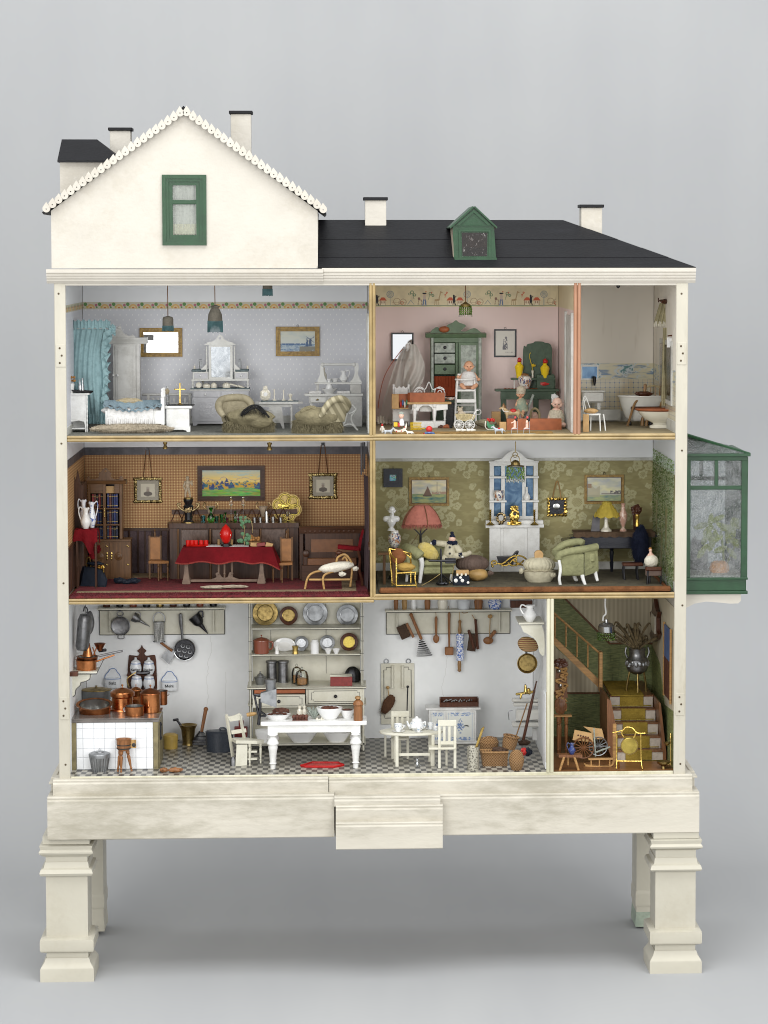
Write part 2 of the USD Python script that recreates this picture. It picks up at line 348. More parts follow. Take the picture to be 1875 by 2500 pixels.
# gable
gx0, gx1, gy0, gy1 = HX(126,600), HX(776,600), HY(450,515), HY(450,655)
ap = hp(449,272)
gab = Polygon([(gx0,gy1),(gx0,gy0),ap,(gx1,gy0),(gx1,gy1)])
wx0, wy0 = hp(396,427); wx1, wy1 = hp(505,599)
hole = sbox(wx0+14,wy0+14,wx1-14,wy1-14)
H('gable_wall',CREAM,pr(gab.difference(hole),-6,6)); H('gable_wall',CREAM,pr(gab,DB,DB+10),label='rear gable wall')
H('gable_side',CREAM,bx(gx0,gy0,gx0+8,gy1,6.5,DB-.5)); H('gable_side',CREAM,bx(gx1-8,gy0,gx1,gy1,6.5,DB-.5))
W = H('window_frame','green_trim',pr(frame_poly(wx0,wy0,wx1,wy1,9),-12,-5),pr(frame_poly(wx0+9,wy0+9,wx1-9,wy1-9,7),-9.5,-4),pr(frame_poly(wx0+16,wy0+16,wx1-16,wy1-16,9),-7,5),label='green attic window frame')
wm = wy0 + 66
H('glazing_bar','green_trim',bx(wx0+18,wm-5,wx1-18,wm+5,-6.5,4),up=W)
pane('clear_pane',(.93,.95,.94),.03)
H('pane','clear_pane',bx(wx0+24,wy0+24,wx1-24,wm-5,-1,0,.1),up=W); H('pane','clear_pane',bx(wx0+24,wm+5,wx1-24,wy1-24,-1,0,.1),up=W)
cloth('net_curtain',(.62,.60,.57),.1,200,.3,.9,0)
cw = wx1 - wx0 - 50
H('window_curtain','net_curtain',gr(lambda a,b: (wx0+25+cw*a,wy0+22+(wy1-wy0-64)*b,4+1.2*sin(a*21+b)),60,6),up=W)
cloth('cream_lace',(.72,.68,.57),.15,300,.5)
H('curtain_fringe','cream_lace',gr(lambda a,b: (wx0+25+cw*a,wy1-52+27*b+(2.5*sin(a*97) if b>.9 else 0),2.4+1.0*sin(a*60)),110,4),up=W)
# gable roof slabs and its scalloped barge boards
def slab(a,b,th,d0,d1):
    (x0,y0_), (x1,y1_) = a, b; n = np.array([y1_-y0_,-(x1-x0)]); n = n / np.linalg.norm(n) * th
    if n[1] > 0: n = -n
    return pr([a,b,(b[0]+n[0],b[1]+n[1]),(a[0]+n[0],a[1]+n[1])],d0,d1)
tl, tr = hp(108,524), hp(792,524)
H('roof_slope','black_roof',slab(tl,ap,7,-14,DB+14),label='left slope of the gable roof'); H('roof_slope','black_roof',slab(ap,tr,7,-14,DB+14),label='right slope of the gable roof')
H('ridge_cap','black_roof',pr([(ap[0]-16,ap[1]+3),(ap[0],ap[1]-13),(ap[0]+16,ap[1]+3),(ap[0],ap[1]-6)],-13,DB+13))
S0 = [hp(80+.46414*x,240+.46414*y,-16) for x,y in ((72,578),(775,74))]; S1 = [hp(80+.46414*x,240+.46414*y,-16) for x,y in ((810,72),(1528,582))]
scal = unary_union([Point(0,0).buffer(9.2,8),Polygon([(-8,-4.5),(0,-16),(8,-4.5)])]); dot = Point(0,1).buffer(1.5,4)
for (a,b), n in ((S0,23),(S1,23)):
    for i in range(n):
        t = i / (n-1); x, y = a[0] + (b[0]-a[0]) * t, a[1] + (b[1]-a[1]) * t
        sh = pr(scal.difference(dot),-22,-15); H('scallop',CREAM,mv(rot(sh,(sin(i*7.1)*4),(0,0)),x,y+1,0))
for a, b in ((S0[0],S0[1]),(S1[0],S1[1])):
    H('barge_board',CREAM,pr([(a[0],a[1]-7),(b[0],b[1]-7),(b[0],b[1]+8),(a[0],a[1]+8)],-14.8,-14.1))
# side dormer on the left slope, chimneys
def chim(x0,y0_,x1,y1_,d,dd,label):
    (xa,ya), (xb,yb) = hp(x0,y0_,d), hp(x1,y1_,d)
    c = H('chimney','cream_paint',bx(xa,ya,xb,yb,d,d+dd,1),label=label); w = (xb-xa) * .08
    H('chimney_cap','black_roof',bx(xa-w,ya-8,xb+w,ya,d-w,d+dd+w,1),up=c)
chim(268,319,319,400,250,50,'chimney behind the left gable slope'); chim(563,278,613,390,250,50,'tall chimney on the right gable slope')
chim(891,489,943,565,205,50,'chimney at the main roof ridge'); chim(1419,507,1470,590,225,50,'chimney behind the roof hip')
d0 = 120.0
(a0,b0), (a1,b1), (e0,f0) = hp(146,392,d0), hp(290,480,d0), hp(140,391,d0-10)
D = H('side_dormer',CREAM,pr([(a0,b0),(a1+60,b0),(a1-40,b1+60),(a0,HY(150,470,d0))],d0,d0+180),label='dormer on the left slope')
rx1 = HX(237,340,d0+90); rx2 = HX(300,385,d0)
ry = HY(146,340,d0+90)
v = [(e0,f0,d0-10),(e0,f0,d0+190),(rx2,f0,d0-10),(rx2,f0,d0+190),(e0+1,ry,d0+90),(rx1,ry,d0+90),(e0,f0+5,d0-10),(e0,f0+5,d0+190),(rx2,f0+5,d0-10),(rx2,f0+5,d0+190)]
H('dormer_roof','black_roof',hull(v),up=D,smooth=10)
# main roof: hipped, front slope in boards
ex0, ex1, ey = HX(776,653), HX(1697,652), HY(1200,652)
rgy = HY(1000,537,235); rgx1 = HX(1375,537,235)
nb_ = 5
cuts = [0,.2,.4,.58,.8,1.0]
for i in range(nb_):
    t0, t1 = cuts[i] + (.0015 if i else 0), cuts[i+1] - .0015
    P = lambda t, s: (ex0 if s == 0 else ex1+(rgx1-ex1)*t,ey+(rgy-ey)*t,-14+249*t)
    q = [P(t0,0),P(t0,1),P(t1,1),P(t1,0)]; lift = (0.6*(i % 2))
    H('roof_board','black_roof',hull([(x,y-lift,d) for x,y,d in q]+[(x,y+6,d+3) for x,y,d in q]),smooth=10)
H('roof_hip','black_roof',hull([(ex1,ey,-14),(ex1,ey,DB+14),(rgx1,rgy,235),(ex1-4,ey+6,-10),(ex1-4,ey+6,DB+10),(rgx1-4,rgy+8,235)]),label='hipped right end of the roof',smooth=10)
H('roof_slope','black_roof',hull([(ex0,ey,DB+14),(ex1,ey,DB+14),(rgx1,rgy,236),(ex0,rgy,236),(ex0,ey+6,DB+10),(ex1,ey+6,DB+10)]),label='rear slope of the main roof',smooth=10)
H('eaves_board',CREAM,bx(gx1,ey+1,ex1-2,ey+5,-12,DB))
# green dormer on the front slope
dd = 28.0
q = lambda x, y: hp(780+.56661*x,450+.56661*y,dd)
l, r_, top, gt, bt = q(578,182), q(750,182), q(665,92), q(600,190), q(762,335)
body_p = Polygon([q(580,335),q(574,182),q(665,100),q(752,182),q(762,335)]); whole = Polygon([q(612,208),q(724,208),q(722,310),q(616,310)])
G_ = H('roof_dormer','green_trim',pr(body_p.difference(whole),dd,dd+8),pr([q(582,338),q(764,338),q(764,316),q(582,316)],dd-5,dd),pr(Polygon([q(598,196),q(738,196),q(738,318),q(602,318)]).difference(whole.buffer(3)),dd-3,dd),pr(Polygon([q(585,178),q(742,178),q(665,108)]).difference(Polygon([q(605,174),q(722,174),q(665,122)])),dd-4,dd),label='green gabled dormer on the front roof slope')
H('dormer_side','plain_back',bx(*q(576,182),q(582,335)[0]+3,q(582,335)[1],dd+8.5,dd+190),up=G_); H('dormer_side','plain_back',bx(*q(748,182),*q(754,335),dd+8.5,dd+190),up=G_)
for a, b in ((q(564,190),q(665,99)),(q(665,99),q(762,190))): H('dormer_roof','green_trim',slab(a,b,4,dd-8,dd+190),up=G_)
pane('dirty_pane',(.62,.55,.5),.12,1.6,.3,80)
H('pane','dirty_pane',pr(whole.buffer(1),dd+3,dd+4),up=G_)
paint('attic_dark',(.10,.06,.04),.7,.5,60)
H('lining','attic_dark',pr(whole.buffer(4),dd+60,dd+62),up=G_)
# floors, partitions
g = N(); a = g.noise(220,4); g.done('carpet_grey',g.mix(g.step(a,.4,.65),(.10,.10,.085),(.19,.19,.16)),.9,0.0,a,.6,.002)
paint('cork_floor',(.26,.21,.12),.6,.25,60,.3)
g = N(); a = g.noise(500,3); b = g.noise(60,3); g.done('red_pile',g.mix(g.step(b,.35,.7),(.115,.004,.008),(.06,.003,.006)),.9,0.0,a,.9,.003,sheen_weight=.08,sheen_tint=(1,.2,.2))
g = N(); a = g.noise(500,3); b = g.noise(60,3); g.done('olive_carpet',g.mix(g.step(b,.35,.7),(.10,.085,.05),(.065,.055,.035)),.95,0.0,a,.8,.003)
wood('brown_floor',(.20,.085,.03),.35)
g = N(); x, y, z = g.xyz(); s_ = .0122
fx, fy = g.m('floor',x/s_), g.m('floor',y/.025); ck = g.m('floored_modulo',fx+fy,2.0)
gx = g.m('abs' if False else 'absolute',g.m('fraction',x/s_)-.5); gy = g.m('absolute',g.m('fraction',y/.025)-.5); ed = g.step(g.m('maximum',gx,gy),.44,.48)
c = g.mix(ck,(.34,.32,.27),(.07,.066,.06)); c = g.mix(ed*.7,c,(.22,.21,.18)); c = g.mix(g.step(g.noise(25,4),.5,.8)*.4,c,(.25,.23,.19))
g.done('kitchen_lino',c,.35,0.0,g.noise(200,3),.08,.001)
H('floor','carpet_grey',bx(wl,yBl,xm,yBl+13,2,DB+12,.5),label='grey carpeted bedroom floor'); H('floor','cork_floor',bx(xm,yBr,wr,yBr+13,2,DB+12,.5),label='cork nursery and bathroom floor')
H('floor','brown_floor',bx(wl,yMl,xm,yMl+12,2,DB+12,.5),label='dining room floor'); H('floor','olive_carpet',bx(xm,yMr,wr,yMr+12,2,DB+12,.5),label='sitting room floor')
H('ceiling','ceiling_white',bx(wl,yBl+13.4,xm,yBl+15,4,DB+12,.2)); H('ceiling','ceiling_white',bx(xm,yBr+13.4,wr,yBr+15,4,DB+12,.2)); H('ceiling','ceiling_white',bx(wl,yMl+12.4,xm,yMl+14,4,DB+12,.2)); H('ceiling','ceiling_white',bx(xm,yMr+12.4,wr,yMr+14,4,DB+12,.2))
xk = HX(1343,1680)
H('floor','kitchen_lino',bx(wl,yK,xk,yK+9,2,DB+12,.5),label='chequered kitchen floor'); H('floor','brown_floor',bx(xk,yK,wr,yK+9,2,DB+12,.5),label='brown stair hall floor')
def reedx(x0,ya,x1,yb,mat,n=2):
    h = (yb-ya) / n; return [tb([(x0,ya+h*(i+.5),0.5),(x1,ya+h*(i+.5),0.5)],h*.52,10) for i in range(n)]
def reedy(x0,ya,x1,yb,n=2):
    w = (x1-x0) / n; return [tb([(x0+w*(i+.5),ya,0.5),(x0+w*(i+.5),yb,0.5)],w*.52,10) for i in range(n)]
H('floor_edging','gold_reed',reedx(xl1+1,yBl-1,xm+2,yBl+14,0)); H('floor_edging','gold_reed',reedx(xm+2,yBr-1,xr1-1,yBr+15,0))
H('floor_edging','gold_reed',reedx(xl1+1,yMl-1,xm+2,yMl+13,0)); H('floor_edging','gold_reed',reedx(xm+2,yMr-1,xr1-1,yMr+14,0))
H('floor_edging','cream_reed',bx(xl1+1,yK,xr1-1,y0+4,-2,4,1))
xq = HX(1409,880)
H('partition_edging','gold_reed',reedy(HX(901,880),yC,HX(917,880),yBl)); H('partition_edging','gold_reed',reedy(HX(903,1260),yBl+14,HX(917,1260),yMl))
H('partition_edging','pink_reed',reedy(HX(1400,880),yC,HX(1418,880),yBr)); H('partition_edging','cream_reed',reedy(HX(1334,1680),yMr+14,HX(1352,1680),yK))
# ------------------------------------------------ the stand: plinth boards, steps, four legs
ST = T('stand','cream painted wooden stand with moulded plinth, steps and four square legs','stand','I',FX,FY,Y=0.0)
def brd(name,px0,py0,px1,py1,d,back,label=None,ogee=6):
    (x0,ya), (x1,yb) = hp(px0,py0,d), hp(px1,py1,d)
    P = [(back,ya),(d+ogee,ya),(d+2,ya+3),(d+2.5,ya+7),(d,ya+11),(d,yb-2),(d+2,yb),(back,yb)]
    return ST(name,'plinth_paint',prx(P,x0,x1),label=label,smooth=20)
brd('plinth_board',129,1905,801,1954,-24,40,'upper left plinth board'); brd('plinth_board',802,1900,1690,1950,-14,40,'upper right plinth board')
brd('plinth_board',115,1947,816,2044,-46,40,'lower left plinth board'); brd('plinth_board',817,1943,1707,2033,-30,40,'lower right plinth board')
a, b = hp(122,1902,20), hp(1698,2034,20)
ST('plinth_side','plinth_paint',bx(a[0],a[1],a[0]+12,b[1],41,DB+20)); ST('plinth_side','plinth_paint',bx(b[0]-12,a[1],b[0],b[1],41,DB+20))
ST('plinth_top','plinth_paint',bx(a[0],y0+4.4,b[0],y0+9,-6,DB+25)); ST('plinth_back','plain_back',bx(a[0]+12.5,y0+12,b[0]-12.5,b[1],DB,DB+14))
ST('plinth_bottom','plain_back',bx(a[0]+12.5,b[1]-14,b[0]-12.5,b[1]-4,42,DB-1))
brd('step',816,1946,1075,1968,-58,-31,'top step'); brd('step',820,1968,1081,2009,-66,-31,'middle step',5); brd('step',820,2009,1081,2072,-84,-31,'bottom step',4)
def leg_(cx,top,bot,d,w,segs,mat='leg_paint',label=None):
    """segs: (y, half width factor) profile down the leg"""
    X, _ = hp(cx,(top+bot)/2,d); cd = d + w; rows = [(HY(cx,y,d),w*k) for y,k in segs]; v, f = [], []
    for y, r in rows: v += [(X-r,y,cd-r),(X+r,y,cd-r),(X+r,y,cd+r),(X-r,y,cd+r)]
    for i in range(len(rows)-1):
        for k in range(4): p, q_ = 4 * i + k, 4 * i + (k+1) % 4; f += [(p,q_,p+4),(q_,q_+4,p+4)]
    n = 4 * (len(rows)-1); f += [(0,2,1),(0,3,2),(n,n+1,n+2),(n,n+2,n+3)]
    return (np.array(v),np.array(f))
def legset(cx,d,w,ys,mat,label,foot=None,pl=1.0):
    leg = lambda *a, **k: leg_(*a[:5],[(y,1+(q-1)*pl) for y,q in a[5]])
    t, c0, c1, n1, m0, m1, s1, b1, n2, p0, p1 = ys
    L = ST('leg',mat,leg(cx,t,p1,d,w,[(t,1.12),(c0,1.12),(c0,1.0),(c1+2,1.0),(n1,1.0),(m0,1.0),(m1,1.0),(b1,1.0),(n2,1.0),(p1-8,1.0)]),label=label,smooth=10)
    ST('moulding',mat,leg(cx,t,p1,d,w,[(c0+1,1.2),(c0+3,1.27),(c0+12,1.22),(c0+18,1.30),(c0+22,1.28),(c1,1.08)]),up=L)
    ST('moulding',mat,leg(cx,t,p1,d,w,[(m0,1.03),(m0+14,1.08),(m0+17,1.22),(m0+26,1.28),(m1-3,1.22),(m1,1.05)]),up=L)
    ST('moulding',mat,leg(cx,t,p1,d,w,[(s1,1.06),(s1+6,1.28),(s1+12,1.29),(b1-8,1.29),(b1-4,1.25),(b1,1.06)]),up=L)
    ST('foot_block',foot or mat,leg(cx,t,p1,d,w,[(p0,1.04),(p0+10,1.1),(p0+20,1.24),(p0+25,1.29),(p1,1.29)]),up=L)
legset(163.5,-20,51,(2040,2060,2090,2100,2104,2139,2286,2325,2335,2338,2395),'leg_paint','front left leg')
legset(1649,-20,50.5,(2026,2046,2074,2090,2094,2127,2266,2306,2316,2320,2376),'leg_paint','front right leg')
paint('mint_paint',(.36,.42,.33),.5,.3,60,.3,dirt=.6,dk=(.7,.75,.8))
dl = 390.0
legset(205,dl,50,(1955,1975,2000,2010,2016,2050,2184,2220,2235,2236,2274),'leg_paint','rear left leg',pl=.16)
legset(1600,dl,50,(1945,1965,1990,2000,2004,2038,2174,2214,2224,2226,2262),'leg_paint','rear right leg','mint_paint',.16)
# ------------------------------------------------ wall coverings of the eight rooms
xq0, xq1 = HX(1404,880) , HX(1414,880)
def bands(x0,x1,rows,lmat=True,rmat=True):
    """rows: (name, material, py_top, py_bottom, proud, label) with pixels as seen on the back wall; side walls carry the same bands"""
    for nm, mat, p0, p1, pr_, lab in rows:
        ya = p0 if p0 > 1e4 else HY((x0+x1)/2,p0,465); yb = HY((x0+x1)/2,p1,465)
        H(nm,mat,bx(x0+3,ya,x1-3,yb,465-pr_,467.2,.2),label=lab)
        if lmat: H(nm,mat,bx(x0+.3,ya,x0+2+pr_,yb,3,464.5-pr_,.2))
        if rmat: H(nm,mat,bx(x1-2-pr_,ya,x1-.3,yb,3,464.5-pr_,.2))
def dots():
    g = N(); x, y, z = g.xyz(); n = g.noise(9,4); a = x + y; k = 2 * pi / .0145
    v = g.m('cosine',a*k) * g.m('cosine',z*(k*.62)); b = g.mix(n,(.60,.61,.65),(.67,.675,.70))
    g.done('dotted_paper',g.mix(g.step(v,.80,.92),b,(.78,.78,.78)),.7,specular_ior_level=.2)
    g = N(); x, y, z = g.xyz(); a = x + y; P = .033; u = (g.m('fraction',a/P)-.5) * P; zc = zz(HY(530,745.7,465))
    def disc(cx,cz,r): return g.m('sqrt',(u-cx)*(u-cx)+(z-cz)*(z-cz)) < r
    c = g.mix(g.noise(400,3),(.62,.58,.46),(.50,.47,.38)); rr = g.m('sqrt',u*u+(z-(zc-.006))*(z-(zc-.006)))
    c = g.mix(g.m('multiply',rr<.0095,z>zc-.0065),c,(.62,.40,.16)); c = g.mix(g.m('multiply',rr<.006,z>zc-.0065),c,(.66,.52,.3)); c = g.mix(g.m('multiply',rr<.003,z>zc-.0065),c,(.5,.2,.08))
    c = g.mix(disc(-.0125,.003+zc,.0042),c,(.13,.26,.10)); c = g.mix(disc(.0125,zc+.001,.0032),c,(.42,.16,.2)); c = g.mix(disc(.014,zc-.004,.0022),c,(.15,.28,.12)); c = g.mix(disc(-.009,zc-.003,.002),c,(.5,.42,.1))
    g.done('floral_border',c,.7,specular_ior_level=.2)
    g = N(); x, y, z = g.xyz(); a = x + y; k = 2 * pi / .0064
    u, w = g.m('cosine',a*(k)), g.m('cosine',z*k); s = u + w; n = g.noise(7,4)
    c = g.mix(n,(.38,.20,.085),(.46,.25,.11)); c = g.mix(g.step(g.m('maximum',u,w),.55,.9),c,(.50,.30,.12)); c = g.mix(g.step(s,1.35,1.8),c,(.82,.64,.36)); c = g.mix(g.step(s,-1.4,-1.85),c,(.15,.04,.03))
    c = g.mix(g.step(g.noise(3,3),.45,.75)*.4,c,(.22,.09,.05)); g.done('lattice_paper',c,.6,specular_ior_level=.3)
    g = N(); x, y, z = g.xyz(); a = x + y; PW, PH = .105, .118
    wob = (g.noise(60,2)-.5) * .012; row = g.m('floor',z/PH); u = (g.m('fraction',a/PW+g.m('floored_modulo',row,2.0)*.5)-.5) * PW + wob; v = (g.m('fraction',z/PH)-.5) * PH + wob
    net = g.step(g.m('absolute',g.m('sine',(u+v)*620.0)),.32,.2); net = g.m('maximum',net,g.step(g.m('absolute',g.m('sine',(u-v)*620.0)),.32,.2)); m = None
    def flower(cx,cz,R,k,ph,core):
        p, q = u - cx, v - cz; r = g.m('sqrt',p*p+q*q); th = g.m('arctan2',q,p); ed = g.m('absolute',g.m('sine',th*(k*.5)+ph)) * (R*.28) + R * .72
        f = g.step(r-ed,.0012,-.0006); inner = g.step(r-R*.55,.0008,-.0008); fill = g.m('multiply_add',inner,g.m('subtract',core,1.0),1.0)
        return g.m('multiply',f,fill)
    vein = g.step(g.m('absolute',g.noise(160,2)-.5),.02,.05)
    for c in ((0,.012,.022,11,0,net),(-.021,.034,.011,5,.3,vein),(.008,.041,.010,5,1.1,vein),(.026,.030,.012,6,.7,vein),(-.026,.006,.010,5,.2,vein),(.029,.004,.0095,5,1.4,vein),(-.013,-.018,.013,6,.5,vein),(.014,-.022,.012,5,.9,vein),(.0,-.040,.011,7,.1,net),(-.03,-.030,.007,4,.6,vein),(.034,-.036,.008,4,.2,vein),(-.04,.05,.008,4,.9,vein)):
        f = flower(*c); m = f if m is None else g.m('maximum',m,f)
    sh = g.step(g.noise(40,4,(1,1,3)),.45,.6); c = g.mix(sh,(.29,.255,.12),(.335,.30,.145)); c = g.mix(m*.8,c,(.50,.475,.285)); c = g.mix(g.step(g.noise(6,4),.5,.8)*.3,c,(.22,.18,.09)); g.done('damask_paper',c,.65,0.0,m,.1,.001,specular_ior_level=.25)
    g = N(); x, y, z = g.xyz(); w1 = g.noise(1,2,(900,900,20)); w2 = g.noise(1,2,(20,20,900)); n = g.noise(12,4)
    c = g.mix(n,(.76,.60,.57),(.84,.69,.65)); c = g.mix((w1+w2)*.35,c,(.72,.60,.56)); g.done('pink_muslin',c,.85,0.0,g.noise(18,4)+w1*.1,.35,.004,specular_ior_level=.15)
    g = N(); x, y, z = g.xyz(); s = g.m('sine',z*(2*pi/.006)); c = g.mix(g.step(s,-.3,.5),(.50,.28,.25),(.62,.42,.38)); g.done('pink_check',c,.8)
    g = N(); a = g.noise(8,5); b = g.noise(60,4,(1,1,.15)); c = g.mix(a,(.76,.71,.63),(.83,.78,.70)); c = g.mix(g.step(b,.55,.8)*.3,c,(.40,.33,.24)); g.done('bath_plaster',c,.7,0.0,a,.2,.003,specular_ior_level=.2)
    g = N(); x, y, z = g.xyz(); P = .0112; a = x + y
    u, w = g.m('absolute',g.m('fraction',a/P)-.5), g.m('absolute',g.m('fraction',z/P)-.5)
    e = g.m('maximum',g.step(g.m('maximum',u,w),.455,.48),g.step(u+w,.80,.83)); n = g.noise(28,4,(1,1,.5))
    c = g.mix(n,(.58,.53,.38),(.66,.60,.46)); c = g.mix(g.step(g.noise(22,3,(1.6,1.6,.5)),.5,.65)*.5,c,(.55,.40,.20)); c = g.mix(e*.75,c,(.22,.26,.32)); c = g.mix(g.m('multiply',g.step(u+w,.82,.85),g.step(g.noise(45,2),.45,.6))*.8,c,(.07,.12,.27)); g.done('octagon_paper',c,.25,specular_ior_level=.6)
    g = N(); x, y, z = g.xyz(); n = g.noise(34,4,(1,1,1.6),.6,.8); wv = g.noise(55,3,(.45,.45,2.6))
    sky = g.mix(g.noise(30,2),(.68,.58,.32),(.58,.58,.48)); c = g.mix(g.step(wv,.48,.66),sky,(.13,.22,.34)); c = g.mix(g.step(n,.55,.6),c,(.55,.60,.62)); c = g.mix(g.step(n,.62,.66),c,(.07,.20,.20)); zb = zz(HY(1500,906.5,465))
    c = g.mix(g.step(g.m('absolute',z-zb),.0235,.0245),c,(.05,.11,.17)); g.done('seascape_frieze',c,.3)
    g = N(); x, y, z = g.xyz(); a = x + y; s = g.m('cosine',a*(2*pi/.0105)); n = g.noise(1,3,(900,900,12)); c = g.mix(g.step(s,-.2,.3),(.54,.48,.35),(.66,.60,.46)); c = g.mix(n*.5,c,(.34,.29,.20)); g.done('stripe_paper',c,.75,specular_ior_level=.2)
    g = N(); x, y, z = g.xyz(); w1 = g.noise(1,3,(60,60,420),.6); w2 = g.noise(1,2,(300,300,40)); c = g.mix(g.step(w1,.38,.62),(.14,.17,.06),(.25,.28,.11)); c = g.mix(g.step(w2,.6,.7)*.4,c,(.05,.065,.02)); g.done('green_lincrusta',c,.5,0.0,w1,.5,.003)
    g = N(); a = g.noise(1,4,(40,40,400)); b = g.noise(30,5); c = g.mix(g.step(b,.35,.7),(.045,.042,.05),(.10,.095,.105)); g.done('slate_frieze',c,.45,0.0,b,.5,.004)
    g = N(); x, y, z = g.xyz(); n = g.noise(30,4); c = g.mix(n,(.66,.57,.36),(.74,.66,.46)); g.done('nursery_frieze',c,.7)
dots()
cloth('plum_felt',(.14,.10,.105),.3,260,.5)
wood('dark_oak',(.075,.032,.016),.35,2); wood('dark_oak_h',(.08,.035,.018),.35,0)
paint('skirting_white',(.60,.60,.56),.45,.1,60,.2,dirt=.4)
paint('frieze_white',(.82,.83,.84),.55,.04,12,.12)
# partitions (one slab each, the coverings lie on them)
for xa, d0 in ((HX(909,880),3),): H('partition','plain_back',bx(xa-3,yC,xa+3,yBl,d0,466),label='bedroom and nursery partition')
xp0, xp1 = HX(909,880), HX(909,1260)
H('partition','plain_back',bx(xp1-3,yBl+15,xp1+3,yMl,3,466),label='dining room and sitting room partition'); H('partition','plain_back',bx(xq-3,yC,xq+3,yBr,3,466),label='nursery and bathroom partition'); H('partition','white_wall',bx(xk-3,yMl+13,xk+3,yK,3,466),label='kitchen and stair hall partition')
bands(wl,xp0-3,[('wall','frieze_white',662,737,0,'white upper wall of the bedroom'),('border','floral_border',737,754.5,.6,'floral paper border'),('wall','dotted_paper',754.5,1015,0,'dotted grey blue bedroom wallpaper'),('skirting','skirting_white',1015,1036,2,None)])
bands(xp0+3,xq-3,[('frieze','nursery_frieze',662,749,.5,'cream nursery frieze'),('wall','pink_muslin',749,1022,0,'pink cloth covered nursery wall'),('skirting','pink_muslin',1022,1034,2,None)])
bands(xq+3,wr,[('wall','bath_plaster',662,887,0,'plain beige bathroom wall'),('border','seascape_frieze',887,926,.6,'printed seascape tile border'),('wall','octagon_paper',926,1003,.3,'octagon tile paper'),('skirting','skirting_white',1003,1034,2.5,None)])
bands(wl,xp1-3,[('wall','frieze_white',1030,1091,0,'white top of the dining room wall'),('border','slate_frieze',1091,1109.5,1.2,'torn dark paper border'),('wall','lattice_paper',1109.5,1289,0,'gold and brown lattice wallpaper'),('dado','plum_felt',1289,1398,.3,'plum dado cloth'),('dado_rail','dark_oak_h',1288,1295,4,None)])
bands(xp1+3,wr,[('wall','frieze_white',1030,1118,0,'white top of the sitting room wall'),('picture_rail','skirting_white',1118,1125,3,None),('wall','damask_paper',1125,1372,0,'olive damask wallpaper'),('skirting','skirting_white',1372,1398,3,None)])
bands(wl,xk-3,[('wall','white_wall',1420,1812,0,'whitewashed kitchen wall')])
bands(xk+3,wr,[('wall','stripe_paper',1430,1812,0,'striped stair hall wallpaper')])
# dado battens of the dining room, one by one
for i, px in enumerate((316,337,354.5,372,393,410,428,450,475,500,525,550,575,600,625,650,675,700,725)):
    x, _ = hp(px,1340,463); H('batten','dark_oak',bx(x-2.2,HY(px,1295,463),x+2.2,HY(px,1398,463),460,464.8,.8))
for d in range(30,450,32): H('batten','dark_oak',bx(wl+2.2,HY(200,1295,463),wl+5,HY(200,1398,463),d,d+5,.8))
# cracks in the kitchen plaster: fine recess lines lying on the wall
paint('crack',(.50,.48,.44),.9,.1)
for pts in ([(513,1553),(517,1580),(513,1602),(507,1615),(508,1640),(504,1660),(508,1690),(505,1730)],[(1090,1598),(1091,1608),(1088,1640),(1082,1665),(1078,1680),(1083,1700)],[(551,1640),(551,1760)]):
    H('crack','crack',tb([(*hp(p[0]+sin(i*2.3)*1.2,p[1],464.8),464.8) for i,p in enumerate(sm(pts,4))],.24,4))
# ================================================ bedroom
WY = 464.0 * H.u
paint('white_furn',(.66,.66,.63),.4,.08,80,.25,dirt=.25,dk=(.75,.72,.66)); paint('bright_white',(.76,.76,.74),.38,.06,80,.2,dirt=.2)
paint('lilac_furn',(.50,.50,.52),.35,.1,80,.2); paint('grey_white',(.56,.555,.53),.4,.1,70,.2,dirt=.3)
paint('gilt',(.42,.26,.06),.3,.5,160,.4,dirt=.5,dk=(.35,.3,.25)); metal('brass',(.62,.44,.14),.22,.5); metal('old_brass',(.36,.26,.10),.35,.5); metal('gold_leaf',(.80,.55,.14),.2,.45,260,.5)
metal('steel',(.50,.51,.52),.22,.3); metal('pewter',(.24,.24,.245),.38,.45,90,.25); metal('zinc',(.34,.35,.36),.42,.35,60); metal('dark_iron',(.06,.06,.065),.4,.3)
metal('copper',(.62,.24,.09),.24,.45,60,.15); metal('mirror',(.86,.87,.88),.015,.02,5,0)
g = N(); a = g.noise(45,5,None,.6,1.5); g.done('foxed_mirror',g.mix(g.step(a,.35,.7),(.80,.83,.85),(.42,.45,.48)),g.m('multiply_add',a,.5,-.06),1.0)
cloth('blue_silk',(.30,.45,.47),.3,120,.35,.55,.5); cloth('blue_quilt',(.20,.265,.30),.4,160,.7); cloth('white_linen',(.70,.69,.67),.1,200,.4); cloth('tulle',(.62,.61,.59),.1,200,.3)
g = N(); t_ = g.node('transparent_bsdf','BSDF',color=(1,1,1)); d_ = g.node('diffuse_bsdf','BSDF',color=(.60,.58,.53)); u_ = g.node('translucent_bsdf','BSDF',color=(.5,.48,.44)); a_ = g.node('mix_closure','closure',fac=.3,closure1=d_,closure2=u_); r_ = g.node('mix_closure','closure',fac=g.m('multiply_add',g.noise(90,3),.4,.62),closure1=t_,closure2=a_); usdkit.material(stage,'/World/Looks/gauze',g.n,g.l,surface=r_.r)
cloth('olive_plush',(.235,.205,.125),.35,220,.7,.8,.5); cloth('fur',(.42,.36,.27),.35,200,.8); cloth('old_silk',(.28,.245,.165),.3,160,.5,.6,.5); cloth('straw_silk',(.44,.36,.20),.4,220,.7,c2=(.35,.30,.22))
cloth('teal_fringe',(.10,.19,.20),.4,300,.5); cloth('grey_shade',(.17,.155,.125),.3,300,.5); cloth('dark_cord',(.20,.10,.05),.3); cloth('black_cloth',(.02,.02,.02),.3)
